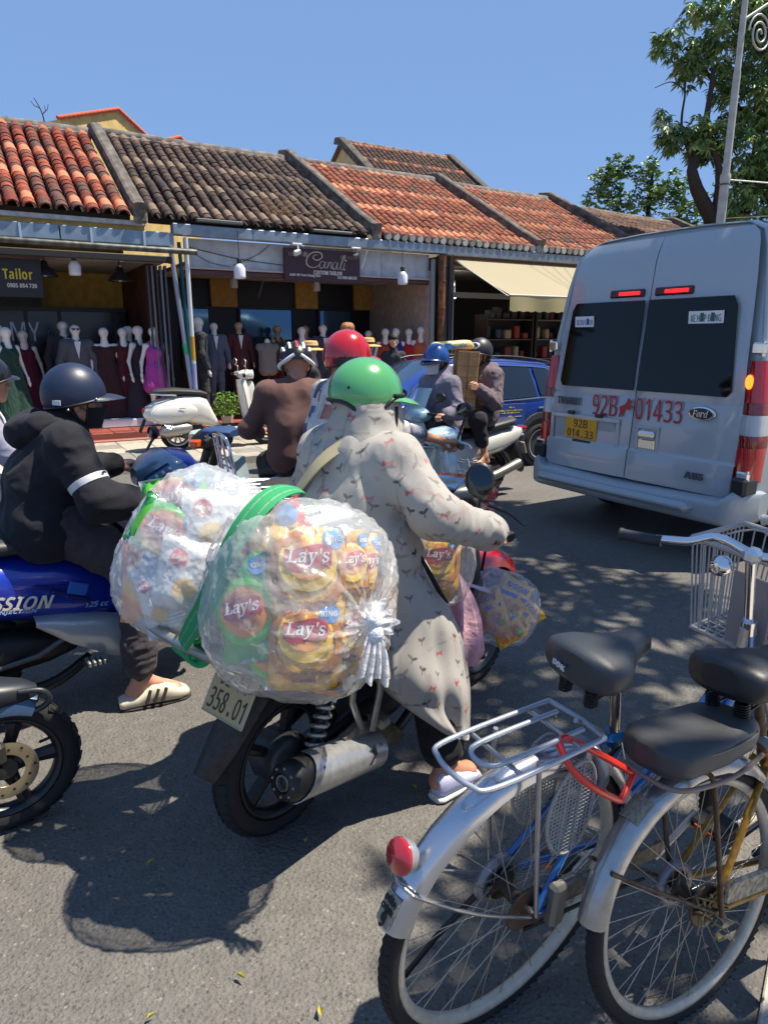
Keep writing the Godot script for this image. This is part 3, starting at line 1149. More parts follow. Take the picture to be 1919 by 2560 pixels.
	for q in [[-0.12, -0.12], [0.12, -0.12], [-0.12, 0.12], [0.12, 0.12]]:
		s = S.new()
		s.box(V(q[0], 0.24, q[1]), V(0.04, 0.48, 0.04))
		part(st, "leg", s, m("c8c6c0", 0.6))
func strokes(s: S, list: Array, r: float) -> void:
	for l in list:
		var p := []
		for q in l[0]: p.append(V(q[0], q[1], 0))
		var c := bez(p, 8)
		var rr := []
		for k in c.size():
			var f := float(k) / (c.size() - 1)
			rr.append(r * (l[1] + (l[2] - l[1]) * sin(PI * f)))
		s.tube(c, rr, 8, false, true, 0.35)

func canali_shop() -> void:
	var b := house_b
	var s := S.new()
	var xs := [2.86, 3.7, 4.55, 5.4, 6.25, 7.24]
	for k in 5:
		s = S.new()
		s.box(V((xs[k] + xs[k + 1]) / 2, 2.755, 1.06), V(xs[k + 1] - xs[k] - 0.006, 0.44, 0.05), 0.004)
		part(b, "fascia_panel", s, m("c9ccd0", 0.7, 0.0, {"a": ["mottle", 0.6]}))
	s = S.new()
	s.box(V(5.05, 2.5, 1.08), V(4.4, 0.075, 0.12), 0.02)
	part(b, "shutter_rail", s, m("4c3036", 0.5))
	s = S.new()
	s.box(V(5.05, 2.555, 1.1), V(4.4, 0.03, 0.09), 0.005)
	part(b, "shutter_trim", s, m("b9a69a", 0.6))
	s = S.new()
	var x0 := 2.66
	for k in 4:
		s.box(V(x0 + k * 1.2 + 0.6, 3.06, 1.24), V(1.204, 0.155, 0.16), 0.01)
	part(b, "gutter", s, m("8a98a6", 0.42, 0.4, {"a": ["mottle", 0.7]}))
	s = S.new()
	s.box(V(3.35, 3.2, 1.27), V(0.7, 0.05, 0.2), 0.01)
	s.box(V(5.2, 3.19, 1.27), V(0.7, 0.04, 0.2), 0.01)
	part(b, "gutter_guard", s, m("4f5456", 0.6))
	s = S.new()
	s.box(V(5.05, 2.62, 0.02), V(4.4, 0.04, 2.1))
	var ce := part(b, "ceiling", s, m("8a7f72", 0.9))
	var cp := S.new()
	cp.box(Vector3.ZERO, V(0.535, 0.02, 0.495), 0.006)
	var cm := cp.mesh()
	for i in 8:
		for j in 4: _piece(ce, "ceiling_panel", cm, m("cbbfae", 0.9), V(3.13 + i * 0.548, 2.588, -0.76 + j * 0.51))
	s = S.new()
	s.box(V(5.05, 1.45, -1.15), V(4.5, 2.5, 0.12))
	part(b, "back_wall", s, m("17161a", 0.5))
	for q in [[3.84, 4.34], [5.52, 5.99], [6.82, 7.2]]:
		s = S.new()
		s.box(V((q[0] + q[1]) / 2, 2.36, -1.05), V(q[1] - q[0], 0.54, 0.1), 0.005)
		part(b, "pilaster", s, m("c79a4e", 0.9, 0.0, {"a": ["mottle", 1.0]}))
	for q in [[3.3, 3.8, 1.55, 2.05], [4.4, 5.45, 1.5, 2.06], [6.05, 6.72, 1.55, 2.06]]:
		s = S.new()
		s.box(V((q[0] + q[1]) / 2, (q[2] + q[3]) / 2, -1.08), V(q[1] - q[0], q[3] - q[2], 0.02))
		part(b, "window_pane", s, m("4a6a80", 0.06, 0.6))
		s = S.new()
		frame_rect(s, q[0] - 0.05, q[2] - 0.6, q[1] + 0.05, q[3] + 0.05, -1.06, 0.05, 0.06)
		part(b, "window_frame", s, m("231d1b", 0.5))
	s = S.new()
	s.box(V(7.26, 1.45, 0.0), V(0.1, 2.5, 2.3))
	part(b, "side_wall", s, m("b9ab9b", 0.9, 0.0, {"a": ["mottle", 0.8]}))
	s = S.new()
	s.box(V(7.25, 1.55, 1.2), V(0.07, 2.7, 0.06), 0.006)
	part(b, "door_post", s, m("9fa0a2", 0.5, 0.2))
	s = S.new()
	s.box(V(4.3, 0.33, -0.55), V(2.6, 0.24, 1.0), 0.01)
	single("display_plinth", s, m("b08d52", 0.8), "low ochre display step under the suited mannequins", "plinth", V(0, 0, -12.0))
	var g := thing("shop_sign", "maroon custom tailor signboard with a looping name over the middle shop", "sign", V(5.085, 2.675, -10.82))
	s = S.new()
	s.box(Vector3.ZERO, V(1.36, 0.5, 0.06), 0.004)
	part(g, "board", s, m("3d1c25", 0.45))
	s = S.new()
	strokes(s, [
		[[[-0.11, 0.135], [-0.165, 0.125], [-0.185, 0.085], [-0.14, 0.055], [-0.075, 0.065], [-0.025, 0.11], [-0.05, 0.165], [-0.14, 0.18], [-0.24, 0.14], [-0.3, 0.06], [-0.295, -0.02], [-0.22, -0.06], [-0.13, -0.05], [-0.075, -0.015]], 0.55, 1.3],
		[[[0.02, 0.03], [-0.03, 0.04], [-0.07, -0.01], [-0.06, -0.06], [-0.02, -0.06], [0.02, 0.0], [0.035, 0.03], [0.015, -0.04], [0.03, -0.065], [0.06, -0.04]], 0.5, 0.75],
		[[[0.09, 0.04], [0.07, -0.06], [0.1, 0.01], [0.14, 0.035], [0.135, -0.03], [0.15, -0.065], [0.18, -0.045]], 0.5, 0.75],
		[[[0.25, 0.03], [0.2, 0.035], [0.165, -0.02], [0.175, -0.07], [0.215, -0.06], [0.26, 0.03], [0.24, -0.045], [0.255, -0.075], [0.285, -0.05]], 0.5, 0.75],
		[[[0.285, -0.05], [0.34, 0.03], [0.385, 0.12], [0.375, 0.145], [0.345, 0.1], [0.31, -0.02], [0.315, -0.075], [0.345, -0.06]], 0.5, 0.75],
		[[[0.39, 0.035], [0.365, -0.05], [0.375, -0.08], [0.4, -0.06]], 0.5, 0.8]], 0.02)
	s.ball(V(0.41, 0.075, 0), V(0.017, 0.017, 0.01), 8, 6)
	var le := part(g, "sign_name", s, m("cfc6b4", 0.5))
	le.position = V(0, 0.03, 0.032)
	s = S.new()
	s.at(V(0.08, -0.105, 0.03)).txt("CUSTOM TAILOR", 0.52, 0.06, 0.006)
	s.at(V(-0.33, -0.16, 0.03)).txt("Add: 58 Tran Hung Dao", 0.54, 0.052, 0.005)
	s.at(V(0.43, -0.165, 0.03)).txt("Tel: 0905 660 235", 0.36, 0.05, 0.005)
	part(g, "lettering", s, m("dcd6cc", 0.5))
	s = S.new()
	s.at(V(-0.44, 0.165, 0.03)).txt("HIỆU VẢI", 0.34, 0.07, 0.005, false, "Droid Serif")
	s.at(V(0.45, 0.16, 0.03)).txt("ĐỒ MAY", 0.28, 0.06, 0.005, false, "Droid Serif")
	part(g, "serif_lettering", s, m("8f8480", 0.6))
	for q in [[-0.5, "white floodlight on the left upper corner of the maroon signboard", "c9ccd0"], [0.55, "dark floodlight on the right upper corner of the maroon signboard", "53514f"]]:
		var f := thing("sign_floodlight", q[1], "floodlight", V(5.085 + q[0], 2.94, -10.68), 0, "floodlights over the maroon sign")
		s = S.new()
		s.box(V(0, 0.03, -0.05), V(0.17, 0.03, 0.12), 0.006)
		part(f, "bracket", s, m("c9ccd0", 0.5))
		s = S.new()
		s.tube([V(0, 0.02, 0), V(0.01, -0.06, 0.02)], 0.012, 6)
		part(f, "arm", s, m(q[2], 0.5))
		s = S.new()
		s.at(V(-0.02, -0.1, 0.03), rot(25, 20, 25)).box(Vector3.ZERO, V(0.12, 0.08, 0.06), 0.012)
		part(f, "lamp_head", s, m(q[2], 0.4))
	bulb_lamp(V(3.6, 2.4, -10.62), "white bulb hanging under the fascia left of the maroon sign", 0.62, "white bulbs hanging under the eaves", 1.1)
	bulb_lamp(V(6.5, 2.42, -10.62), "white bulb hanging under the fascia right of the maroon sign", 0.5, "white bulbs hanging under the eaves", 1.1)
	bulb_lamp(V(4.15, 2.4, -12.6), "small clear bulb before the left ochre pilaster of the middle shop", 0.18, "clear bulbs on the porch ceiling", 0.9)
	bulb_lamp(V(5.78, 2.4, -12.6), "small clear bulb before the middle ochre pilaster of the middle shop", 0.18, "clear bulbs on the porch ceiling", 0.9)
	s = S.new()
	s.tube(bez([V(2.85, 2.86, 0), V(3.7, 2.72, 0), V(4.5, 2.66, 0)], 8), 0.006, 5)
	s.tube(bez([V(3.6, 2.62, 0), V(4.0, 2.8, 0), V(4.2, 2.95, 0)], 6), 0.005, 5)
	s.tube(bez([V(2.85, 2.86, 0), V(3.2, 2.66, 0), V(3.55, 2.6, 0)], 6), 0.004, 5)
	single("loose_wire", s, m("3b3a3c", 0.6), "loose black wires drooping across the white fascia", "wire", V(0, 0, -10.9))
	var pl := thing("potted_plant", "small leafy plant in a pale pot behind the white parked scooter", "plant", V(3.2, 0.2, -10.35))
	pl.scale = Vector3.ONE * 0.62
	s = S.new()
	s.lathe([U(0.1, 0), U(0.12, 0.02), U(0.15, 0.26), U(0.16, 0.28), U(0.13, 0.28), U(0.12, 0.24)], 18)
	part(pl, "pot", s, m("a39884", 0.8))
	s = S.new()
	for k in 14:
		var d2 := V(ran(-0.3, 0.3), ran(0.2, 0.6), ran(-0.2, 0.2))
		s.tube([V(0, 0.24, 0), V(d2.x * 0.4, 0.3 + d2.y * 0.5, d2.z * 0.4), V(d2.x, 0.3 + d2.y, d2.z)], [0.006, 0.004, 0.002], 4)
	part(pl, "stem", s, m("4c5a2a", 0.8))
	s = S.new()
	for k in 260:
		var a := rnd.randf() * TAU
		var hh := rnd.randf()
		var q := V(cos(a) * 0.3 * sqrt(rnd.randf()), 0.3 + 0.55 * hh, sin(a) * 0.22 * sqrt(rnd.randf()))
		s.at(q, rot(ran(-60, 60), rnd.randf() * 360, ran(-50, 50)))
		leaf(s, 0.07, 0.024)
	s.t = Transform3D.IDENTITY
	var lf := part(pl, "foliage", s, m("6f9a38", 0.5, 0.0, {"b": "3a5a10"}))
	lf.set_meta("kind", "stuff")
	s = S.new()
	for k in 7: s.ball(V(ran(-0.08, 0.08), ran(0.05, 0.15), 0.17), Vector3.ONE * 0.018, 6, 4)
	part(pl, "red_berries", s, m("c8321e", 0.5))

func leaf(s: S, l: float, w: float) -> void:
	s.add(PackedVector3Array([Vector3.ZERO, V(l * 0.4, 0.012 * l / 0.07, w), V(l, -l * 0.12, 0), V(l * 0.4, 0.012 * l / 0.07, -w), V(l * 0.45, -0.004, 0)]), PackedInt32Array([0, 1, 4, 1, 2, 4, 0, 4, 3, 4, 2, 3]), false)

func third_shop() -> void:
	var c := house_c
	var s := S.new()
	for k in 5:
		s.box(V(7.46 + k * 1.2 + 0.6, 3.05, 1.24), V(1.204, 0.16, 0.16), 0.01)
	part(c, "gutter", s, m("8a939c", 0.42, 0.4, {"a": ["mottle", 0.7]}))
	for k in 34:
		s = S.new()
		s.lathe([U(0.062, 0.0), U(0.066, 0.01), U(0.066, 0.05), U(0.06, 0.06)], 10, true)
		var o := part(c, "eave_tile_end", s, m(["8d8f8c", "a3a4a0", "7b7a76"][k % 3], 0.85))
		o.position = V(6.25 + k * 0.16, 3.2, 1.28)
		o.rotation.x = PI / 2
	s = S.new()
	s.box(V(10.4, 2.93, 1.12), V(6.0, 0.1, 0.1), 0.01)
	part(c, "header_beam", s, m("7a4a32", 0.7))
	s = S.new()
	s.box(V(10.4, 1.5, -1.9), V(6.2, 3.0, 0.15))
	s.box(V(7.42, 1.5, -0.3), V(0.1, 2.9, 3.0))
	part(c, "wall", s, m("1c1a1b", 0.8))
	s = S.new()
	s.box(V(10.4, 2.86, -0.4), V(6.0, 0.08, 3.0))
	part(c, "ceiling", s, m("5d5a56", 0.9))
	s = S.new()
	s.box(V(8.5, 2.32, 0.98), V(1.9, 0.1, 0.1), 0.006)
	s.box(V(8.5, 2.78, 0.95), V(1.9, 0.05, 0.08), 0.006)
	part(c, "shutter_track", s, m("8a8c8c", 0.5, 0.3))
	for q in [[7.6, 0.05, "3d4448"], [7.69, 0.035, "4a6266"], [7.76, 0.03, "8b9294"]]:
		s = S.new()
		s.box(V(q[0], 1.45, 1.1), V(q[1], 2.7, 0.06), 0.005)
		part(c, "door_post", s, m(q[2], 0.45, 0.3))
	var bp := thing("bamboo_post", "thick brown bamboo post between the middle shop and the awning shop", "post", V(7.35, 0.2, -10.66))
	for k in 6:
		s = S.new()
		var y := k * 0.46
		s.lathe([U(0.072, y), U(0.077, y + 0.015), U(0.067, y + 0.04), U(0.067, y + 0.43), U(0.074, y + 0.455)], 16)
		part(bp, "bamboo_segment", s, m(["8a5a32", "9a6a3a", "7e5230"][k % 3], 0.6, 0.0, {"a": ["stain", 2.0]}))
	s = S.new()
	s.lathe([U(0.079, 0.55), U(0.079, 1.0)], 16)
	part(bp, "paper_notice", s, m("b7bac4", 0.7))
	s = S.new()
	s.tube([Vector3.ZERO, V(0, 2.75, 0)], 0.04, 10)
	single("black_post", s, m("1f2024", 0.5), "black steel post beside the bamboo post", "post", V(7.52, 0.2, -10.66))
	var aw := thing("awning", "cream canvas awning with a scalloped valance behind the minibus", "awning", V(7.68, 2.92, -10.74))
	var rows := []
	for j in 7:
		var r := PackedVector3Array()
		for i in 25:
			var f := i / 24.0
			var g := j / 6.0
			r.append(V(g * 0.36 + f * 5.2, -0.67 * g - 0.03 * sin(PI * g) - 0.012 * sin(f * 20.0) * g, 1.14 * g))
		rows.append(r)
	s = S.new()
	s.sheet(rows, 0.004)
	var cv := m("9a9178", 0.9, 0.0, {"n": ["weave", 0.2, 4.0], "b": "4a4434"})
	part(aw, "canopy", s, cv)
	rows = []
	for j in 5:
		var r := PackedVector3Array()
		for i in 97:
			var f := i / 96.0
			var g := j / 4.0
			var drop := (0.25 + 0.025 * absf(sin(f * 5.2 / 0.2 * PI))) * g
			r.append(V(0.36 + f * 5.2, -0.675 - drop, 1.145 + 0.02 * sin(f * 34.0) * g))
		rows.append(r)
	s = S.new()
	s.sheet(rows, 0.003)
	part(aw, "valance", s, m("a3966c", 0.9, 0.0, {"n": ["weave", 0.2, 4.0], "b": "3a3420"}))
	s = S.new()
	s.tube([V(0.34, -0.67, 1.14), V(5.56, -0.67, 1.14)], 0.014, 8)
	s.tube([V(0.0, -0.02, 0.0), V(0.34, -0.69, 1.12)], 0.01, 6)
	part(aw, "frame", s, m("c9c6bc", 0.5, 0.2))
	for q in [[V(7.95, 2.52, -11.2), "brighter lit bulb high under the awning shop's ceiling"], [V(8.45, 2.36, -11.8), "smaller lit bulb lower and farther in the awning shop"]]:
		var l := thing("lit_lamp", q[1], "lamp", q[0], 0, "lit bulbs in the awning shop")
		s = S.new()
		s.ball(Vector3.ZERO, V(0.055, 0.06, 0.055), 12, 8)
		part(l, "bulb", s, m("fff6e4", 0.4, 0.0, {"e": 3.0}))
		s = S.new()
		s.tube([V(0, 0.05, 0), V(0, 0.28, 0)], 0.012, 6)
		part(l, "socket", s, m("dddddd", 0.5))
		var ol := OmniLight3D.new()
		ol.name = "lamp_light"
		ol.light_energy = 0.06
		ol.light_color = Color("fff0dc")
		ol.omni_range = 8.0
		ol.omni_attenuation = 2.0
		ol.light_size = 0.05
		ol.shadow_enabled = true
		l.add_child(ol)
	var rk := thing("goods_rail", "dark rail of small pale trinkets hanging deep in the awning shop", "rail", V(8.7, 1.5, -12.4))
	s = S.new()
	s.tube([V(-0.9, 0, 0), V(0.9, 0, 0)], 0.015, 6)
	part(rk, "rail", s, m("2a2a2c", 0.5))
	for k in 18:
		s = S.new()
		var x := -0.85 + k * 0.1
		s.tube(bez([V(x, 0, 0.01), V(x + ran(-0.04, 0.04), -0.08, 0.02), V(x + ran(-0.06, 0.06), -0.17, 0.01), V(x + ran(-0.02, 0.05), -0.22, 0)], 4), 0.009, 5)
		part(rk, "trinket", s, m(["c9c4bd", "8a8782", "a99a94"][k % 3], 0.5))
	for k in 2:
		var sh := thing("shelf_unit", ["dark shelf unit with a red cabinet front under the awning valance", "dark wooden shelf unit at the back right of the awning shop"][k], "shelf", V(9.6 + k * 1.3, 0.2, -11.6))
		s = S.new()
		s.box(V(0, 0.9, -0.2), V(1.2, 1.8, 0.03))
		s.box(V(-0.6, 0.9, 0), V(0.03, 1.8, 0.42))
		s.box(V(0.6, 0.9, 0), V(0.03, 1.8, 0.42))
		part(sh, "carcass", s, m("2e2320", 0.6))
		for j in 5:
			s = S.new()
			s.box(V(0, 0.1 + j * 0.4, 0), V(1.17, 0.025, 0.4), 0.003)
			part(sh, "shelf", s, m("7a6a5c" if k else "5a4034", 0.6))
			for i in 5:
				s = S.new()
				var w := ran(0.1, 0.18)
				var hh := ran(0.12, 0.28)
				s.box(V(-0.47 + i * 0.23, 0.115 + j * 0.4 + hh / 2, ran(-0.05, 0.1)), V(w, hh, 0.16), 0.02)
				part(sh, "goods", s, m(["6b2a24", "3a3430", "8a2f24", "4a4038", "2f3a44", "a08a6a"][rnd.randi() % 6], 0.6))
func sprig_mesh(n: int, l: float, w: float, droop: float) -> ArrayMesh:
	var r := RandomNumberGenerator.new()
	r.seed = n * 7 + int(l * 1000)
	var s := S.new()
	for k in n:
		var a := TAU * k / n + r.randf_range(-0.3, 0.3)
		var e := r.randf_range(-0.2, 0.5) - droop
		s.at(V(0, r.randf_range(-0.04, 0.04), 0), Basis(Vector3.UP, a) * Basis(V(0, 0, 1), e) * Basis(Vector3.RIGHT, r.randf_range(-0.5, 0.5)))
		var ll := l * r.randf_range(0.75, 1.15)
		s.add(PackedVector3Array([V(0.01, 0, 0), V(ll * 0.35, 0.012, w), V(ll * 0.7, -0.01, w * 0.75), V(ll, -ll * 0.16, 0), V(ll * 0.7, -0.01, -w * 0.75), V(ll * 0.35, 0.012, -w), V(ll * 0.5, -0.012, 0)]), PackedInt32Array([0, 1, 6, 1, 2, 6, 2, 3, 6, 3, 4, 6, 4, 5, 6, 5, 0, 6]), false)
	s.t = Transform3D.IDENTITY
	return s.mesh()
func crown(tree: Node3D, clusters: Array, me: ArrayMesh, hexes: Array, sc := 1.0) -> void:
	var list := []
	for c in clusters:
		for k in c[2]:
			var v := V(rnd.randfn(), rnd.randfn(), rnd.randfn()).normalized() * pow(rnd.randf(), 0.45)
			var p: Vector3 = c[0] + v * c[1]
			var b := Basis(Vector3.UP, rnd.randf() * TAU) * Basis(Vector3.RIGHT, ran(-0.6, 0.6)) * Basis.from_scale(Vector3.ONE * ran(0.75, 1.25) * sc)
			list.append(Transform3D(b, p))
	var mm := MultiMesh.new()
	mm.transform_format = MultiMesh.TRANSFORM_3D
	mm.use_colors = true
	mm.mesh = me
	mm.instance_count = list.size()
	for k in list.size():
		mm.set_instance_transform(k, list[k])
		var c := Color(hexes[rnd.randi() % hexes.size()]).srgb_to_linear() * ran(0.75, 1.25)
		mm.set_instance_color(k, Color(c.r, c.g, c.b, 1))
	var o := MultiMeshInstance3D.new()
	o.name = "crown"
	o.multimesh = mm
	o.material_override = m("ffffff", 0.42, 0.0, {"vc": 1, "b": "5a6a2a"})
	o.set_meta("kind", "stuff")
	tree.add_child(o, true)
func limbs(tree: Node3D, list: Array, hex: String, called := "trunk") -> void:
	var s := S.new()
	for l in list:
		var c := bez(l[0], 5)
		var rr := []
		for k in c.size():
			rr.append(lerpf(l[1], l[2], float(k) / (c.size() - 1)))
			c[k] += V(rnd.randfn(), 0, rnd.randfn()) * 0.12 * l[2]
		s.tube(c, rr, 8)
	part(tree, called, s, m(hex, 0.92, 0.0, {"a": ["dirt", 1.6], "n": ["lumps", 0.8, 2.0]}))

func street_trees() -> void:
	var o := V(15.2, 0, -10.6)
	var t := thing("mango_tree", "big leafy street tree with long drooping leaves beside the lamp post", "tree", o)
	limbs(t, [
		[[Vector3.ZERO, V(-0.05, 1.6, 0.1), V(0.1, 3.2, 0), V(0.5, 4.8, 0.1), V(1.1, 6.6, -0.2), V(1.4, 8.4, 0)], 0.28, 0.05],
		[[V(0.05, 3.4, 0.1), V(-0.6, 4.1, 0.0), V(-1.1, 4.7, -0.1), V(-1.2, 5.2, -0.2), V(-0.9, 6.0, -0.2), V(-0.7, 7.2, -0.3)], 0.2, 0.04],
		[[V(-0.55, 4.05, 0), V(-0.62, 4.6, 0.1), V(-0.75, 5.2, 0.1), V(-1.1, 5.7, 0)], 0.13, 0.04],
		[[V(-1.2, 5.2, -0.2), V(-1.3, 6.0, -0.5), V(-1.05, 6.8, -0.7), V(-0.9, 7.6, -1.0)], 0.035, 0.012],
		[[V(-1.05, 6.8, -0.7), V(-1.5, 6.9, -0.7), V(-1.9, 6.75, -0.8)], 0.016, 0.008],
		[[V(0.3, 4.8, 0.1), V(1.2, 5.6, 0.6), V(2.2, 6.2, 0.8)], 0.16, 0.04],
		[[V(0.6, 6.2, -0.1), V(-0.3, 7.0, -0.5), V(-0.9, 7.7, -0.9)], 0.08, 0.02]], "4c4038")
	var me := sprig_mesh(9, 0.22, 0.026, 0.55)
	var cl := []
	for q in [[13.95, 7.85, -11.65, .35, 26], [14.2, 7.5, -11.45, .38, 34], [13.75, 7.65, -11.7, .2, 8], [14.35, 7.25, -11.3, .35, 28], [14.75, 7.75, -11.2, .5, 60], [14.63, 8.5, -11.4, .45, 40], [15.2, 8.3, -10.9, .7, 110], [15.7, 7.7, -10.5, .8, 150], [14.95, 7.0, -10.9, .42, 46], [15.3, 6.55, -10.5, .65, 100], [15.9, 6.3, -10.2, .8, 150], [14.2, 5.75, -10.95, .5, 80], [13.8, 5.8, -11.2, .38, 42], [13.62, 6.25, -11.4, .18, 9], [14.6, 5.75, -10.7, .45, 60], [15.15, 5.4, -10.3, .6, 100], [15.6, 4.7, -9.9, .7, 120], [15.0, 4.5, -10.2, .45, 40], [16.4, 5.2, -9.8, .9, 140], [16.6, 7.0, -9.8, 1.1, 200], [16.2, 8.6, -10.5, 1.0, 170], [16.0, 3.8, -9.6, .7, 80], [14.7, 3.9, -10.2, .4, 22]]:
		cl.append([V(q[0], q[1], q[2]) - o, Vector3.ONE * q[3], q[4]])
	crown(t, cl, me, ["5c7a44", "6c8a4c", "4a6638", "7c9858", "98a468", "647c4c"])
	var d2 := S.new()
	for k in 30:
		d2.at(V(14.25, 5.9, -10.75) - o + V(rnd.randfn(), rnd.randfn(), rnd.randfn()) * 0.09, rot(rnd.randf() * 90, rnd.randf() * 360, rnd.randf() * 90))
		leaf(d2, 0.13, 0.03)
	part(t, "dry_leaves", d2, m("a87a34", 0.7)).set_meta("kind", "stuff")
	o = V(19.6, 0, -16.4)
	t = thing("small_leaf_tree", "paler fine leaved tree spreading behind the end of the roofs", "tree", o)
	limbs(t, [
		[[Vector3.ZERO, V(0.1, 2.5, 0), V(-0.1, 4.4, 0.1), V(-0.3, 5.6, 0), V(-0.2, 6.8, 0)], 0.2, 0.03],
		[[V(-0.1, 4.2, 0), V(-0.9, 5.2, -0.3), V(-1.5, 6.0, -0.5)], 0.07, 0.015],
		[[V(0, 4.0, 0), V(0.7, 5.0, 0.4), V(0.8, 6.2, 0.5)], 0.06, 0.015],
		[[V(0.1, 3.0, 0), V(1.6, 4.4, 0.4), V(2.3, 5.6, 0.6)], 0.09, 0.02]], "4a4038")
	me = sprig_mesh(10, 0.15, 0.035, 0.1)
	cl = []
	for q in [[18.5, 6.85, -17, .45, 60], [18.05, 6.35, -17.1, .55, 80], [17.75, 5.9, -17.2, .4, 36], [18.5, 5.7, -16.9, .6, 80], [19.3, 6.6, -16.5, .5, 60], [19.2, 5.8, -16.3, .6, 90], [19.9, 6.2, -16, .55, 70], [20.2, 5.6, -15.8, .6, 80], [18.1, 5.2, -16.9, .5, 60], [19.0, 4.8, -16.5, .6, 80], [20.4, 4.8, -15.8, .7, 90], [21.5, 5.6, -15.2, .9, 120], [22.5, 6.4, -14.8, 1.0, 130]]:
		cl.append([V(q[0], q[1], q[2]) - o, Vector3.ONE * q[3], q[4]])
	crown(t, cl, me, ["58783c", "6c8c4a", "4c6a34", "7c9858"])
	for q in [[V(27, 0, -14), 5.6, "dark broad tree filling the gap behind the lamp post foot"], [V(23.5, 0, -10.5), 4.9, "dark low tree behind the minibus roof under the big tree"], [V(25, 0, -18.5), 4.4, "low dark tree between the last roof and the minibus roof"]]:
		t = thing("broad_tree", q[2], "tree", q[0], 0, "trees farther down the street")
		limbs(t, [[[Vector3.ZERO, V(0.1, q[1] * 0.4, 0), V(0, q[1] * 0.8, 0.1)], 0.2, 0.06]], "40352d")
		cl = []
		for k in 12: cl.append([V(ran(-1.8, 1.8), q[1] * ran(0.5, 0.98), ran(-1.5, 1.5)), Vector3.ONE * ran(0.7, 1.1), 70])
		crown(t, cl, me, ["38522a", "2f4622", "456032"], 1.5)

func overhead_tree() -> void:
	var o := V(5.4, 0, 1.6)
	var t := thing("roadside_tree", "roadside tree on the near pavement whose crown dapples the asphalt with shade", "tree", o)
	limbs(t, [
		[[Vector3.ZERO, V(-0.1, 2, -0.2), V(-0.5, 4.2, -0.8), V(-1.0, 6.6, -1.4)], 0.22, 0.07],
		[[V(-0.3, 3.6, -0.6), V(-1.5, 5.4, -1.2), V(-2.4, 6.6, -1.6)], 0.12, 0.03],
		[[V(-0.3, 3.9, -0.6), V(-0.2, 5.6, -2.4), V(-0.3, 6.6, -4.0)], 0.12, 0.03]], "4c4038")
	var cl := []
	for q in [[1.55, -1.0, 6.6, .34, 20], [1.75, -1.75, 6.5, .42, 26], [2.25, -1.35, 6.8, .5, 34], [2.7, -2.0, 6.6, .5, 34], [2.15, -2.5, 6.3, .42, 24], [3.0, -2.75, 6.9, .5, 28], [3.3, -1.6, 6.5, .6, 40], [0.15, -1.95, 7.2, .2, 7], [0.32, -2.45, 7.0, .2, 7], [2.3, -3.2, 6.7, .3, 10], [3.6, -2.4, 7.0, .5, 22], [1.3, -0.1, 6.4, .5, 30], [2.2, -0.5, 6.6, .6, 40], [3.2, -0.6, 6.8, .7, 50], [4.2, -3.6, 7.2, .3, 8], [3.0, -4.4, 7.3, .24, 5]]:
		cl.append([V(q[0] + 0.413 * q[2], q[2], q[1]) - o, V(1, 0.6, 1) * q[3], q[4]])
	crown(t, cl, sprig_mesh(9, 0.2, 0.03, 0.4), ["3d5a24", "4c6a2c", "2f4a1e"])

func lamp_post() -> void:
	var t := thing("street_lamp", "tall pale grey lamp post with a scrolled iron bracket before the big tree", "lamp post", V(11.24, 0.1, -8.0))
	var s := S.new()
	s.lathe([U(0.1, 0), U(0.1, 0.5), U(0.075, 0.6), U(0.073, 3.95), U(0.085, 4.0), U(0.085, 4.08), U(0.06, 4.12), U(0.057, 5.6), U(0.05, 5.65), U(0.045, 7.0), U(0.02, 7.05)], 16, true)
	part(t, "post", s, m("b9b8b2", 0.55, 0.1, {"a": ["mottle", 0.8]}))
	s = S.new()
	s.tube([V(0, 6.35, 0), V(1.4, 7.25, 0.3), V(2.4, 7.6, 0.5)], 0.025, 8)
	var sp := []
	for k in 44:
		var a := k * 0.36
		var r := 0.30 - k * 0.0062
		sp.append(V(0.36 - cos(a) * r, 6.2 + sin(a) * r, 0.08))
	s.tube(sp, 0.016, 6)
	part(t, "bracket", s, m("a9aaa8", 0.5, 0.2))
	s = S.new()
	s.lathe([U(0.12, -0.12), U(0.16, -0.02), U(0.12, 0.06), U(0.03, 0.12)], 16, true)
	var lh := part(t, "lamp_head", s, m("77797a", 0.4))
	lh.position = V(2.45, 7.55, 0.5)
	s = S.new()
	for y in [3.92, 2.6, 2.1, 1.9]: s.lathe([U(0.088, y), U(0.092, y + 0.01), U(0.088, y + 0.03)], 14)
	part(t, "band", s, m("55585a", 0.5))
	s = S.new()
	s.tube(bez([V(11.25, 4.1, -7.95), V(13.0, 4.02, -6.9), V(16, 4.3, -5.2)], 8), 0.012, 5)
	single("white_cable", s, m("d4d3cc", 0.5), "pale cable stretched to the right from the lamp post", "cable")
	s = S.new()
	for k in 4:
		s.tube(bez([V(11.2, 3.2 - k * 0.1, -8), V(10.4, 3.3 - k * 0.12, -9.4), V(9.6 + k * 0.3, 3.36, -10.6)], 6), 0.006, 4)
		s.tube(bez([V(11.25, 3.5 - k * 0.15, -8), V(15, 3.9 - k * 0.12, -7.5), V(20, 4.6 - k * 0.15, -7)], 6), 0.007, 4)
	single("overhead_wires", s, m("3a3a3c", 0.6), "thin dark wires running from the lamp post to the roofs", "wires")
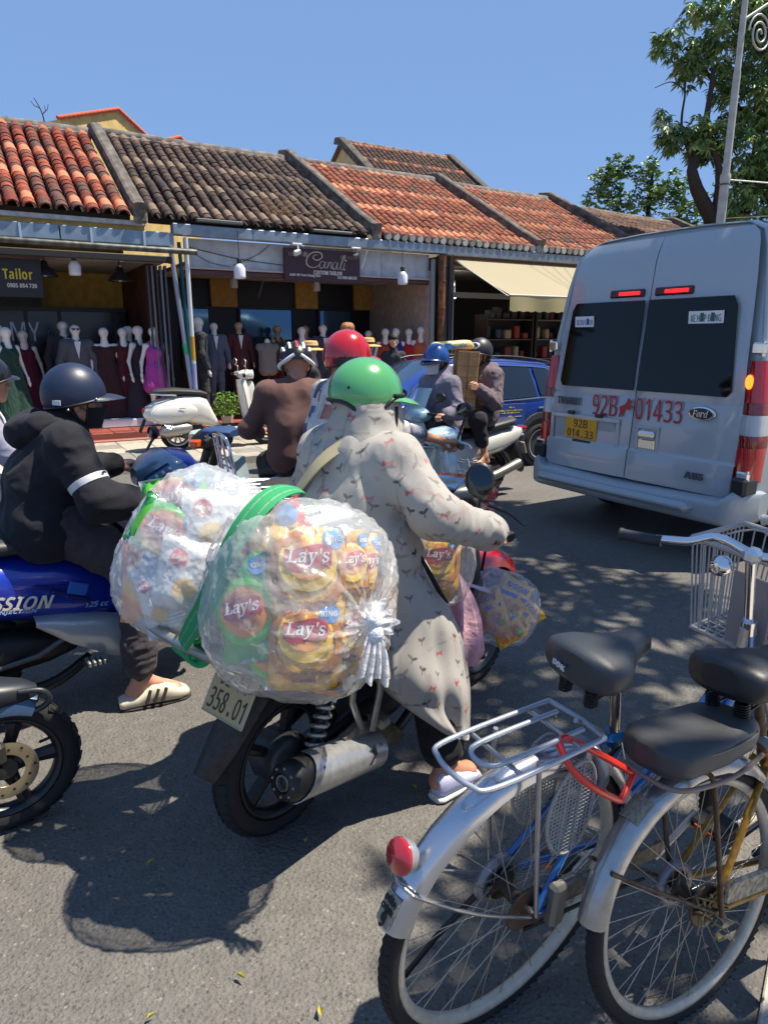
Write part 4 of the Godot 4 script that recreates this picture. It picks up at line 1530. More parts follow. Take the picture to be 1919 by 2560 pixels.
func tyre(p: Node, R: float, w: float, hgt: float, tread := 0, called := "tyre") -> MeshInstance3D:
	var s := S.new()
	var prof := []
	for k in 13:
		var a := PI * (k / 12.0)
		prof.append(U(R - hgt + hgt * pow(sin(a), 0.8), -cos(a) * w * 0.5 * (1.0 if k > 0 and k < 12 else 0.72)))
	s.grid(arc_rows(prof, 0, 360, 56, Vector3.ZERO))
	if tread:
		for k in tread:
			for sd in [-1, 1]:
				var a := TAU * (k + (0.25 if sd > 0 else 0.0)) / tread
				var bs := Basis(V(0, 0, 1), a)
				s.at(bs * V(R - hgt * 0.075, 0, sd * w * 0.23), bs * rot(sd * 14, 0, 0) * Basis(Vector3.UP, -sd * 0.45))
				s.box(Vector3.ZERO, V(hgt * 0.07, TAU * R / tread * 0.68, w * 0.34), 0.002)
		s.t = Transform3D.IDENTITY
	return part(p, called, s, rubber())
func ring(s: S, prof: Array, n := 48) -> void:
	s.grid(arc_rows(prof, 0, 360, n, Vector3.ZERO))
func alloy(p: Node, R: float, w: float, spokes: int, hex: String, metal := 0.5, wide := 0.03) -> void:
	var s := S.new()
	ring(s, [U(R, -w / 2), U(R - 0.012, -w / 2), U(R - 0.03, -w * 0.3), U(R - 0.035, 0), U(R - 0.03, w * 0.3), U(R - 0.012, w / 2), U(R, w / 2), U(R - 0.006, 0), U(R, -w / 2)])
	part(p, "rim", s, m(hex, 0.35, metal))
	for k in spokes:
		s = S.new()
		s.at(Vector3.ZERO, Basis(V(0, 0, 1), TAU * k / spokes))
		var rows := []
		for q in [[0.03, wide * 1.3], [R * 0.5, wide * 0.8], [R - 0.03, wide * 1.1]]:
			rows.append(PackedVector3Array([V(q[0], -q[1] / 2, -w * 0.22), V(q[0], -q[1] / 2, w * 0.2), V(q[0], 0, w * 0.3), V(q[0], q[1] / 2, w * 0.2), V(q[0], q[1] / 2, -w * 0.22)]))
		s.grid(rows, true, true, false)
		part(p, "spoke", s, m(hex, 0.35, metal))
	s = S.new()
	s.at(Vector3.ZERO, rot(90, 0, 0)).lathe([U(0.045, -w * 0.5), U(0.05, -w * 0.45), U(0.05, w * 0.45), U(0.045, w * 0.5)], 18, true)
	part(p, "hub", s, m("3b3c3e", 0.4, 0.6))
func minibus() -> void:
	var t := thing("minibus", "silver minibus seen from behind with red numbers across its rear doors", "minibus", V(4.18, 0, -3.57), deg_to_rad(1.9))
	t.scale = Vector3.ONE * 0.96
	var silver := m("9da7ad", 0.3, 0.08, {"c": 1.0})
	var prof := [[0.34, 0.95], [0.55, 1.0], [0.9, 1.005], [1.25, 0.985], [1.6, 0.95], [2.0, 0.89], [2.2, 0.85], [2.31, 0.79], [2.37, 0.66], [2.39, 0.3]]
	var xr := func(y: float) -> float: return 0.05 + 0.05 * clampf((y - 0.6) / 0.8, 0, 1) + 0.10 * clampf((y - 1.4) / 0.9, 0, 1) + 0.10 * pow(clampf((y - 2.1) / 0.29, 0, 1), 2)
	var ringat := func(dx: float, inset: float, rear: bool, hs: float) -> PackedVector3Array:
		var r := PackedVector3Array()
		for sd in [1, -1]:
			for k in prof.size():
				var q: Array = prof[k] if sd > 0 else prof[prof.size() - 1 - k]
				var y: float = q[0] if q[0] < 1.0 else 1.0 + (q[0] - 1.0) * hs
				r.append(V((xr.call(q[0]) if rear else 0.0) + dx, y - inset * 0.4 * clampf((q[0] - 1.9) * 3, 0, 1), sd * (q[1] - inset)))
		return r
	var s := S.new()
	s.grid([ringat.call(0.035, 0.05, true, 1.0), ringat.call(0.01, 0.035, true, 1.0), ringat.call(0.012, 0.018, true, 1.0), ringat.call(0.04, 0.0, true, 1.0), ringat.call(0.6, 0.0, true, 1.0), ringat.call(3.4, 0.0, false, 1.0), ringat.call(4.1, 0.03, false, 0.86), ringat.call(4.75, 0.06, false, 0.3), ringat.call(5.25, 0.14, false, 0.08)], true, true)
	part(t, "body", s, silver)
	for sd in [-1, 1]:
		var rows := []
		var ys := [0.5, 0.54, 0.72, 0.735, 0.75, 0.9, 1.12, 1.135, 1.15, 1.4, 1.7, 2.0, 2.14, 2.22, 2.28, 2.33]
		for y in ys:
			var hw := 1.0
			for k in prof.size() - 1:
				if y >= prof[k][0] and y <= prof[k + 1][0]: hw = lerpf(prof[k][1], prof[k + 1][1], (y - prof[k][0]) / (prof[k + 1][0] - prof[k][0]))
			hw -= 0.115 if y < 1.5 else lerpf(0.115, 0.06, (y - 1.5) / 0.79)
			if y < 0.54: hw -= 0.03
			var r := PackedVector3Array()
			for k in 9:
				var f := k / 8.0
				var bul := 0.022 * sin(PI * clampf(f, 0.0, 1.0) * 0.5 + 0.0) if y < 0.735 else 0.0
				var x: float = xr.call(y) - 0.012 - 0.012 * (1.0 - pow(f, 4)) + (0.012 if k == 8 or (k == 0) else 0.0) - (0.02 if y < 0.735 else 0.0) + (0.012 if absf(y - 1.135) < 0.003 else 0.0)
				r.append(V(x, y, sd * lerpf(0.004, hw, f)))
			if sd < 0: r.reverse()
			rows.append(r)
		s = S.new()
		s.grid(rows)
		var d := part(t, "rear_door", s, silver, "left rear door" if sd < 0 else "right rear door")
		var wy0 := 1.19
		var wy1 := 1.87
		var out := []
		for q in [[0.02, wy0], [0.76, wy0], [0.79, wy0 + 0.04], [0.735, wy1 - 0.06], [0.7, wy1], [0.02, wy1]]: out.append(q)
		var gp := PackedVector2Array()
		for q in out: gp.append(U(q[0] * sd, q[1]))
		s = S.new()
		var lean := atan(0.09 / 0.7)
		s.at(V(xr.call(1.4) - 0.028, 1.4, 0), Basis(V(0, 0, 1), V(sin(0.07), cos(0.07), 0), V(-cos(0.07), sin(0.07), 0)) )
		var g2 := PackedVector2Array()
		for q in gp: g2.append(U(q.x, (q.y - 1.4)))
		s.prism(g2, -0.004, 0.006, 0.003)
		var wg := m("07080a", 0.05)
		wg.metallic_specular = 0.42
		part(d, "rear_window", s, wg)
		s = S.new()
		s.at(V(xr.call(1.93) - 0.028, 1.925 + (0.0 if sd > 0 else 0.0), sd * 0.21), Basis(V(0, 0, 1), V(0.1, 1, 0).normalized(), V(-1, 0.1, 0).normalized()))
		s.box(Vector3.ZERO, V(0.32, 0.06, 0.03), 0.008)
		var bl := part(d, "high_brake_lamp", s, m("4a0e10", 0.2))
		s = S.new()
		s.at(V(xr.call(1.93) - 0.041, 1.925, sd * 0.21 + 0.03), Basis(V(0, 0, 1), V(0.1, 1, 0).normalized(), V(-1, 0.1, 0).normalized()))
		s.box(Vector3.ZERO, V(0.2, 0.026, 0.012), 0.004)
		part(bl, "lit_strip", s, m("ff1a1a", 0.3, 0.0, {"e": 1.2}))
		for y in [1.52, 0.66]:
			s = S.new()
			s.at(V(xr.call(y) - 0.02, y, sd * (0.93 if y > 1 else 0.96))).box(Vector3.ZERO, V(0.03, 0.08, 0.1), 0.012)
			s.tube([V(0.0, -0.05, sd * 0.03), V(0.0, 0.05, sd * 0.03)], 0.014, 8)
			part(d, "hinge", s, chrome())
	var rx := REAR
	var put := func(y: float, z: float, off := 0.034) -> Vector3: return V(xr.call(y) - off, y, z)
	var red := m("b8232a", 0.4)
	s = S.new()
	s.at(put.call(1.055, -0.275), rx).txt("92B", 0.25, 0.165, 0.003, true, "Droid Sans Mono")
	s.at(put.call(1.055, 0.235), rx).txt("01433", 0.41, 0.165, 0.003, true, "Droid Sans Mono")
	part(t, "red_number", s, red)
	s = S.new()
	s.at(put.call(1.05, -0.065), rx * Basis.from_scale(V(0.8, 0.85, 1)))
	s.prism(poly([-0.075, -0.085, -0.06, -0.035, -0.075, 0.0, -0.05, 0.02, -0.02, 0.025, 0.01, 0.05, 0.02, 0.085, 0.035, 0.095, 0.045, 0.08, 0.065, 0.06, 0.06, 0.045, 0.04, 0.05, 0.035, 0.03, 0.075, 0.03, 0.095, 0.01, 0.085, 0.005, 0.065, 0.015, 0.035, 0.01, 0.06, -0.005, 0.05, -0.025, 0.04, -0.01, 0.005, -0.01, -0.02, -0.02, -0.015, -0.06, -0.03, -0.09, -0.035, -0.06, -0.04, -0.025, -0.05, -0.05, -0.06, -0.09]), 0.0, 0.003)
	part(t, "horse_emblem", s, red)
	s = S.new()
	s.at(put.call(1.065, -0.66), rx).txt("TRANSIT", 0.26, 0.062, 0.01)
	s.at(put.call(0.62, 0.62, 0.052), rx).txt("ABS", 0.15, 0.05, 0.01)
	part(t, "model_badge", s, m("5a6068", 0.3, 0.7))
	s = S.new()
	s.at(put.call(1.065, 0.6), rx * rot(90, 0, 0)).lathe([U(0.105, 0), U(0.1, 0.012), U(0.001, 0.014)], 32)
	s.v = _squash(s.v, put.call(1.065, 0.6).y, 0.46)
	var bd := part(t, "oval_badge", s, m("cfd4da", 0.15, 0.9))
	s = S.new()
	s.at(put.call(1.065, 0.6, 0.040), rx * rot(90, 0, 0)).lathe([U(0.092, 0), U(0.088, 0.01), U(0.001, 0.011)], 32)
	s.v = _squash(s.v, 1.065, 0.43)
	part(bd, "badge_field", s, m("1b2430", 0.25))
	s = S.new()
	s.at(put.call(1.065, 0.6, 0.052), rx).txt("Ford", 0.12, 0.05, 0.003, true, "Droid Serif", 0.25)
	part(bd, "badge_lettering", s, m("dfe3e8", 0.2, 0.8))
	s = S.new()
	frame_rect(s, -0.85, 0.7, -0.1, 0.955, 0.0, 0.035, 0.012)
	var rc := part(t, "plate_recess", s, silver)
	rc.transform = Transform3D(rx, V(xr.call(0.85) - 0.03, 0.0, 0))
	s = S.new()
	s.at(put.call(0.86, -0.475, 0.022), rx).box(Vector3.ZERO, V(0.66, 0.2, 0.006), 0.002)
	part(t, "plate_panel", s, m("929ca2", 0.35, 0.1))
	var pl := node(t, "number_plate", put.call(0.84, -0.5, 0.032))
	pl.basis = rx * rot(0, 0, -1)
	s = S.new()
	s.box(Vector3.ZERO, V(0.345, 0.175, 0.01), 0.004)
	part(pl, "plate", s, m("d99a1c", 0.4))
	s = S.new()
	s.at(V(0, 0.042, 0.005)).txt("92B", 0.15, 0.065, 0.003, false, "Droid Sans Mono")
	s.at(V(0, -0.042, 0.005)).txt("014.33", 0.28, 0.065, 0.003, false, "Droid Sans Mono")
	part(pl, "characters", s, m("1c1a16", 0.5))
	s = S.new()
	s.box(V(-0.1, 0.13, 0.02), V(0.07, 0.03, 0.03), 0.006)
	s.box(V(0.2, 0.13, 0.02), V(0.07, 0.03, 0.03), 0.006)
	s.box(V(0.02, -0.11, 0.0), V(0.2, 0.03, 0.02), 0.006)
	part(pl, "plate_lamp", s, m("202327", 0.4))
	s = S.new()
	frame_rect(s, 0.06, 0.72, 0.27, 0.93, 0.0, 0.025, 0.012)
	var hf := part(t, "handle_recess", s, silver)
	hf.transform = Transform3D(rx, V(xr.call(0.85) - 0.03, 0, 0))
	s = S.new()
	s.at(put.call(0.865, 0.165, 0.045), rx).box(Vector3.ZERO, V(0.15, 0.055, 0.03), 0.018)
	s.at(put.call(0.79, 0.165, 0.028), rx).box(Vector3.ZERO, V(0.15, 0.07, 0.01), 0.004)
	part(t, "door_handle", s, chrome())
	s = S.new()
	s.at(put.call(1.72, -0.585, 0.052), rx * rot(4, 0, 0)).box(Vector3.ZERO, V(0.2, 0.085, 0.003))
	var st := part(t, "sticker", s, m("d5dbe2", 0.5))
	s = S.new()
	s.at(put.call(1.72, -0.585, 0.054), rx * rot(4, 0, 0)).txt("XE DU LỊCH", 0.17, 0.05, 0.002, false)
	part(st, "sticker_text", s, m("273a70", 0.5))
	s = S.new()
	s.at(put.call(1.73, 0.52, 0.052), rx * rot(4, 0, 0)).box(Vector3.ZERO, V(0.27, 0.085, 0.003))
	st = part(t, "sticker", s, m("d9e0e0", 0.5))
	s = S.new()
	s.at(put.call(1.73, 0.52, 0.054), rx * rot(4, 0, 0)).txt("XE HỢP ĐỒNG", 0.235, 0.06, 0.002, false)
	part(st, "sticker_text", s, m("2a5c58", 0.5))
	for sd in [-1, 1]:
		var lamp := node(t, "tail_lamp")
		for q in [[0.62, 0.86, "b00c14", "lens"], [0.862, 0.94, "7a0a10", "lens"], [0.942, 1.08, "aeb4ba", "reversing_lens"], [1.082, 1.16, "7a0a10", "lens"], [1.162, 1.44, "b80e16", "lens"]]:
			var rows := []
			for j in 5:
				var y := lerpf(q[0], q[1], j / 4.0)
				var hw := 1.0
				for k in prof.size() - 1:
					if y >= prof[k][0] and y <= prof[k + 1][0]: hw = lerpf(prof[k][1], prof[k + 1][1], (y - prof[k][0]) / (prof[k + 1][0] - prof[k][0]))
				var wi := 0.13 if y < 1.0 else lerpf(0.13, 0.085, (y - 1.0) / 0.44)
				var r := PackedVector3Array()
				for p in [[0.035, hw - wi - 0.012], [0.0, hw - wi], [-0.022, hw - wi * 0.5], [-0.012, hw - 0.02], [0.03, hw + 0.008], [0.12, hw + 0.012], [0.16, hw - 0.01]]:
					r.append(V(xr.call(y) + p[0], y, sd * p[1]))
				if sd > 0: r.reverse()
				rows.append(r)
			s = S.new()
			s.grid(rows)
			part(lamp, q[3], s, m(q[2], 0.08, 0.0, {"c": 1.0}))
		if sd > 0:
			s = S.new()
			s.ball(V(xr.call(1.3) - 0.02, 1.3, 0.9), V(0.01, 0.05, 0.03), 8, 6)
			part(lamp, "lit_bulb", s, m("ff7a20", 0.3, 0.0, {"e": 1.5}))
		s = S.new()
		s.box(V(0.07, 0.595, sd * 0.955), V(0.16, 0.13, 0.12), 0.02)
		part(t, "corner_trim", s, m("23262a", 0.35))
	s = S.new()
	s.at(V(0.1, 0, 0), REAR)
	s.hull([[-1.03, 0.36, 0.54, 0.06, 3, -0.12], [-1.0, 0.32, 0.56, 0.13, 4, -0.04], [-0.93, 0.3, 0.565, 0.15, 4, 0.02], [-0.86, 0.3, 0.5, 0.14, 4, 0.04], [0.0, 0.3, 0.48, 0.15, 4, 0.06], [0.86, 0.3, 0.5, 0.14, 4, 0.04], [0.93, 0.3, 0.565, 0.15, 4, 0.02], [1.0, 0.32, 0.56, 0.13, 4, -0.04], [1.03, 0.36, 0.54, 0.06, 3, -0.12]], 20)
	part(t, "bumper", s, m("98a2a8", 0.36, 0.08, {"c": 0.6}))
	s = S.new()
	s.box(V(-0.07, 0.41, -0.06), V(0.2, 0.075, 1.5), 0.03)
	part(t, "bumper_step", s, m("98a2a8", 0.4, 0.08, {"c": 0.5}))
	s = S.new()
	s.box(V(2.0, 0.35, 0), V(3.6, 0.2, 1.3))
	part(t, "underbody", s, m("161617", 0.9))
	for x in [0.95, 4.1]:
		for sd in [-1, 1]:
			var w := node(t, "wheel", V(x, 0.33, sd * 0.84))
			tyre(w, 0.33, 0.22, 0.12)
			alloy(w, 0.215, 0.18, 6, "8d9298")
	for sd in [-1, 1]:
		for k in 3:
			s = S.new()
			var x0 := 0.55 + k * 1.0
			s.sheet([PackedVector3Array([V(x0, 1.2, sd * 0.994), V(x0 + 0.92, 1.2, sd * 0.994)]), PackedVector3Array([V(x0, 1.6, sd * 0.948), V(x0 + 0.92, 1.6, sd * 0.948)]), PackedVector3Array([V(x0 + 0.03, 1.84, sd * 0.902), V(x0 + 0.9, 1.84, sd * 0.902)])], 0.004 * sd)
			part(t, "side_window", s, m("0b0c0f", 0.04, 0.0, {"c": 1.0}))
		s = S.new()
		s.box(V(2.0, 2.17, sd * 0.815), V(3.2, 0.02, 0.03), 0.005)
		part(t, "roof_gutter", s, m("7c8896", 0.4, 0.3))
func _squash(v: PackedVector3Array, y: float, k: float) -> PackedVector3Array:
	for q in v.size(): v[q].y = y + (v[q].y - y) * k
	return v
func blue_suv() -> void:
	var t := thing("blue_car", "shiny blue hatchback with a poster on its rear door, heading left behind the riders", "car", V(5.85, 0, -7.05), PI)
	t.scale = Vector3.ONE * 0.8
	var blue := m("1d3f94", 0.25, 0.3, {"c": 1.0})
	var sec := [[-0.86, 0.55, 0.92, 0.98, 0.62, 0.7, 0.6], [-0.8, 0.4, 1.0, 1.2, 0.8, 0.82, 0.62], [-0.62, 0.32, 1.02, 1.46, 0.86, 0.87, 0.6], [-0.3, 0.3, 1.03, 1.56, 0.9, 0.89, 0.6], [0.4, 0.28, 1.0, 1.61, 0.91, 0.89, 0.61], [1.2, 0.28, 0.97, 1.62, 0.91, 0.89, 0.61], [1.7, 0.28, 0.96, 1.57, 0.91, 0.89, 0.6], [2.1, 0.28, 0.96, 1.32, 0.91, 0.88, 0.66], [2.5, 0.28, 0.96, 1.05, 0.91, 0.87, 0.72], [3.0, 0.3, 0.93, 0.98, 0.9, 0.84, 0.7], [3.4, 0.34, 0.84, 0.88, 0.84, 0.76, 0.62], [3.55, 0.42, 0.7, 0.74, 0.7, 0.62, 0.5]]
	var side := func(x: float, f: float, sd: float) -> Vector3:
		for k in sec.size() - 1:
			if x <= sec[k + 1][0] or k == sec.size() - 2:
				var w: float = (x - sec[k][0]) / (sec[k + 1][0] - sec[k][0])
				var by := lerpf(sec[k][2], sec[k + 1][2], w)
				var ty := lerpf(sec[k][3], sec[k + 1][3], w) - 0.07
				var bw := lerpf(sec[k][5], sec[k + 1][5], w)
				var tw := lerpf(sec[k][6], sec[k + 1][6], w)
				return V(x, lerpf(by, ty, f), sd * lerpf(bw, tw, f))
		return Vector3.ZERO
	var rows := []
	for q in sec:
		var r := PackedVector3Array()
		for sd in [1, -1]:
			var pts := [[q[1], q[4] * 0.85], [q[1] + 0.04, q[4] * 0.97], [lerpf(q[1], q[2], 0.35), q[4] + 0.015], [lerpf(q[1], q[2], 0.75), q[4] + 0.01], [q[2], q[5]], [lerpf(q[2], q[3] - 0.07, 0.5), lerpf(q[5], q[6], 0.48)], [q[3] - 0.07, q[6]], [q[3] - 0.02, q[6] * 0.85], [q[3], q[6] * 0.35]]
			if sd < 0: pts.reverse()
			for p in pts: r.append(V(q[0], p[0], sd * p[1]))
		rows.append(r)
	var s := S.new()
	s.grid(rows, true, true)
	part(t, "body", s, blue)
	var glass := m("10151c", 0.05, 0.0, {"c": 1.0})
	for sd in [-1.0, 1.0]:
		for q in [[-0.52, -0.02, "quarter_window"], [0.05, 0.95, "rear_side_window"], [1.02, 1.95, "front_side_window"]]:
			var rr := []
			for j in 5:
				var f := 0.07 + 0.83 * j / 4.0
				var r := PackedVector3Array()
				for i in 7:
					var x0: float = q[0] + (0.16 * f if q[2] == "quarter_window" else 0.0)
					var x1: float = q[1] - (0.55 * f if q[2] == "front_side_window" else 0.0)
					r.append(side.call(lerpf(x0, x1, i / 6.0), f, sd) + V(0, 0.0, sd * 0.012))
				if sd > 0: r.reverse()
				rr.append(r)
			s = S.new()
			s.sheet(rr, 0.01)
			part(t, q[2], s, glass)
		var ch := []
		for x in [1.98, 1.5, 1.0, 0.5, 0.0, -0.45]: ch.append(side.call(x, 0.03, sd) + V(0, 0, sd * 0.012))
		for q in [[-0.56, 0.14], [-0.54, 0.5], [-0.42, 0.85], [-0.3, 0.93], [0.0, 0.95], [0.6, 0.95], [1.2, 0.95], [1.5, 0.95]]: ch.append(side.call(q[0], q[1], sd) + V(0, 0, sd * 0.012))
		s = S.new()
		s.tube(ch, 0.012, 6)
		part(t, "window_trim", s, chrome())
		s = S.new()
		s.box(V(0.9, 1.0 - 0.13, sd * 0.925), V(0.19, 0.032, 0.025), 0.01)
		s.box(V(-0.15 + 0.1, 1.0 - 0.12, sd * 0.92), V(0.2, 0.034, 0.03), 0.012)
		part(t, "door_handle", s, chrome())
		s = S.new()
		s.tube(bez([V(0.35, 0.5, sd * 0.935), V(0.8, 0.5, sd * 0.945), V(1.3, 0.46, sd * 0.94)], 6), 0.022, 6)
		s.tube([V(0.3, 0.31, sd * 0.915), V(2.3, 0.31, sd * 0.92)], 0.012, 6)
		part(t, "side_trim", s, m("c9ced6", 0.25, 0.8))
		s = S.new()
		s.box(V(1.34, 0.25, sd * 0.87), V(1.9, 0.16, 0.12), 0.02)
		part(t, "sill", s, m("3c3f44", 0.6))
		for x in [0.0, 2.68]:
			s = S.new()
			var ar := []
			for k in 17:
				var a := deg_to_rad(lerpf(-14, 194, k / 16.0))
				ar.append(PackedVector3Array([V(x + cos(a) * 0.37, 0.36 + sin(a) * 0.37, sd * 0.9), V(x + cos(a) * 0.37, 0.36 + sin(a) * 0.37, sd * 0.945), V(x + cos(a) * 0.455, 0.36 + sin(a) * 0.455, sd * 0.945), V(x + cos(a) * 0.46, 0.36 + sin(a) * 0.46, sd * 0.9)]))
			s.grid(ar, true, true, false)
			s.at(V(x, 0.36, sd * 0.915), rot(90, 0, 0)).lathe([U(0.372, -0.012), U(0.372, 0.012)], 28, true)
			part(t, "wheel_arch", s, m("33363b", 0.7))
			var w := node(t, "wheel", V(x, 0.335, sd * 0.85))
			tyre(w, 0.335, 0.22, 0.115)
			alloy(w, 0.225, 0.2, 5, "b9bec4", 0.6, 0.06)
		s = S.new()
		s.box(V(-0.8, 0.98, sd * 0.74), V(0.14, 0.12, 0.2), 0.03)
		part(t, "tail_lamp", s, m("a01820", 0.1, 0.0, {"c": 1.0}))
		s = S.new()
		s.tube(bez([V(-0.45, 1.545, sd * 0.56), V(0.3, 1.635, sd * 0.57), V(1.3, 1.64, sd * 0.57), V(1.6, 1.6, sd * 0.57)], 6), 0.016, 6)
		part(t, "roof_rail", s, m("33363c", 0.4, 0.4))
		s = S.new()
		s.at(V(1.85, 1.03, sd * 1.0)).ball(Vector3.ZERO, V(0.07, 0.07, 0.11), 10, 6)
		part(t, "wing_mirror", s, blue)
		s = S.new()
		s.box(V(3.3, 0.82, sd * 0.66), V(0.3, 0.12, 0.2), 0.04)
		part(t, "headlamp", s, m("d8dde2", 0.1, 0.0, {"c": 1.0}))
	s = S.new()
	s.sheet([PackedVector3Array([V(-0.62, 1.515, -0.5), V(-0.62, 1.515, 0.5)]), PackedVector3Array([V(-0.86, 1.48, -0.52), V(-0.86, 1.48, 0.52)])], 0.035)
	part(t, "spoiler", s, blue)
	var wr := []
	for j in 5:
		var f := j / 4.0
		var r := PackedVector3Array()
		for i in 9:
			var z := lerpf(-1, 1, i / 8.0)
			r.append(V(lerpf(2.44, 1.74, f) - 0.10 * z * z, lerpf(1.09, 1.56, f) - 0.03 * z * z + 0.012, z * lerpf(0.74, 0.58, f)))
		wr.append(r)
	s = S.new()
	s.sheet(wr, 0.01)
	part(t, "windscreen", s, m("3a5068", 0.05, 0.3, {"c": 1.0}))
	var po := node(t, "door_poster", V(0.62, 0.72, -0.944), PI)
	s = S.new()
	s.box(Vector3.ZERO, V(0.56, 0.5, 0.006), 0.002)
	part(po, "poster_sheet", s, m("2b4a9c", 0.4))
	s = S.new()
	s.at(V(0.02, 0.2, 0.004)).txt("HỘI AN", 0.1, 0.025, 0.002)
	s.at(V(0.0, 0.155, 0.004)).txt("CHƯƠNG TRÌNH DU LỊCH XANH", 0.44, 0.026, 0.002)
	s.at(V(0.0, 0.12, 0.004)).txt("PHỐ CỔ BỐN MÙA", 0.36, 0.022, 0.002)
	part(po, "poster_text", s, m("d8c13a", 0.5))
	s = S.new()
	s.prism(poly([-0.05, -0.14, -0.07, -0.02, -0.05, 0.06, 0.0, 0.08, 0.07, 0.05, 0.06, -0.04, 0.08, -0.13, 0.0, -0.16]), 0.003, 0.006)
	s.box(V(-0.17, 0.05, 0.005), V(0.1, 0.012, 0.003))
	s.box(V(0.15, 0.06, 0.005), V(0.14, 0.012, 0.003))
	part(po, "poster_picture", s, m("b9b48c", 0.6))
	s = S.new()
	s.box(V(0.08, -0.19, 0.005), V(0.26, 0.03, 0.003))
	s.box(V(0.2, -0.08, 0.005), V(0.12, 0.02, 0.003))
	part(po, "poster_stripe", s, m("2f7fd0", 0.5))
	s = S.new()
	s.at(V(-0.66, 1.17, -0.815), rot(20, 190, 0) * rot(90, 0, 0)).lathe([U(0.075, 0), U(0.074, 0.004), U(0.001, 0.005)], 20)
	part(t, "round_sticker", s, m("7fc4d8", 0.4))
func head_basis(face: Vector3, tilt := 0.0) -> Basis:
	var x := face.normalized()
	var z := x.cross(Vector3.UP).normalized()
	var y := z.cross(x).normalized()
	return Basis(x, y, z).rotated(x, tilt)
func skin_mat(hex := "b98263") -> StandardMaterial3D:
	return m(hex, 0.5, 0.0, {"n": ["grain", 0.12, 20.0]})
func torso_bones(J: Dictionary, k: float, low := true) -> Array:
	var f: Vector3 = J.get("fwd", Vector3.RIGHT)
	var sd := f.cross(Vector3.UP).normalized()
	var p: Vector3 = J.pel
	var c: Vector3 = J.chest
	var mid: Vector3 = p.lerp(c, 0.45) - f * float(J.get("slump", 0.02))
	var w: float = J.get("w", 1.0)
	var b := []
	for s in [-1.0, 1.0]:
		if low: b.append([p + sd * 0.075 * s * w, mid + sd * 0.062 * s * w, 0.118 * w + k, 0.108 * w + k])
		b.append([mid + sd * 0.062 * s * w, c + sd * 0.075 * s * w - V(0, 0.07, 0), 0.108 * w + k, 0.112 * w + k])
		b.append([c + sd * 0.06 * s * w - V(0, 0.02, 0), c + sd * J.get("sw", 0.175) * s, 0.085 * w + k, 0.064 * w + k])
	b.append([c, c.lerp(J.head, 0.35), 0.075 + k, 0.06 + k])
	return b
func arm_bones(J: Dictionary, k: float, w := 1.0, cuff := 1.0) -> Array:
	var f: Vector3 = J.get("fwd", Vector3.RIGHT)
	var sd := f.cross(Vector3.UP).normalized()
	var b := []
	for i in 2:
		if J.el.size() <= i: continue
		var s := 1.0 if i == 0 else -1.0
		var sh: Vector3 = J.chest + sd * J.get("sw", 0.175) * s - V(0, 0.01, 0)
		b.append([sh, J.el[i], 0.056 * w + k, 0.044 * w + k])
		b.append([J.el[i], (J.el[i] as Vector3).lerp(J.wr[i], cuff), 0.045 * w + k, 0.031 * w + k])
	return b
func leg_bones(J: Dictionary, k: float, w := 1.0, cuff := 1.0) -> Array:
	var f: Vector3 = J.get("fwd", Vector3.RIGHT)
	var sd := f.cross(Vector3.UP).normalized()
	var b := []
	for i in 2:
		if J.kn.size() <= i: continue
		var s := 1.0 if i == 0 else -1.0
		var hp: Vector3 = J.pel + sd * 0.085 * s
		b.append([hp, J.kn[i], 0.088 * w + k, 0.06 * w + k])
		b.append([J.kn[i], (J.kn[i] as Vector3).lerp(J.an[i], cuff), 0.06 * w + k, 0.037 * w + k])
	return b
func foot_bones(J: Dictionary, i: int, k: float) -> Array:
	var a: Vector3 = J.an[i]
	var t: Vector3 = J.toe[i]
	var d := (t - a)
	d.y = 0
	d = d.normalized()
	var y := t.y
	return [[a, V(a.x, y + 0.035, a.z) - d * 0.03, 0.037 + k, 0.034 + k], [V(a.x, y + 0.03, a.z) - d * 0.035, t + V(0, 0.014, 0), 0.033 + k, 0.026 + k], [a + d * 0.02 - V(0, 0.02, 0), t + V(0, 0.02, 0), 0.034 + k, 0.024 + k], [t + d.cross(Vector3.UP) * 0.02 + V(0, 0.012, 0), t - d.cross(Vector3.UP) * 0.02 + V(0, 0.012, 0), 0.024 + k, 0.024 + k]]
func head_into(o: MeshInstance3D, c: Vector3, hb: Basis, cell := 0.005) -> void:
	var b := [[V(-0.025, 0.03, 0), V(0.015, 0.035, 0), 0.088, 0.085], [V(0.02, 0.0, 0), V(0.045, -0.07, 0), 0.07, 0.05], [V(0.045, -0.075, 0), V(0.072, -0.1, 0), 0.036, 0.02],
		[V(0.094, 0.012, 0), V(0.113, -0.03, 0), 0.009, 0.014], [V(0.1, -0.034, 0.01), V(0.1, -0.034, -0.01), 0.009, 0.009],
		[V(0.088, -0.062, 0.016), V(0.088, -0.062, -0.016), 0.008, 0.008], [V(0.085, -0.074, 0.013), V(0.085, -0.074, -0.013), 0.008, 0.008],
		[V(0.078, 0.022, 0.045), V(0.085, 0.022, 0.02), 0.011, 0.011], [V(0.078, 0.022, -0.045), V(0.085, 0.022, -0.02), 0.011, 0.011],
		[V(-0.04, -0.05, 0), V(-0.055, -0.17, 0), 0.056, 0.06]]
	for s in [-1.0, 1.0]:
		b.append([V(-0.008, 0.008, s * 0.083), V(-0.012, -0.032, s * 0.079), 0.017, 0.011])
		b.append([V(0.0, -0.06, s * 0.045), V(0.055, -0.09, s * 0.016), 0.024, 0.02])
	soft(o, b, cell, 0.018, 0.0, 9.0, Transform3D(hb, c))
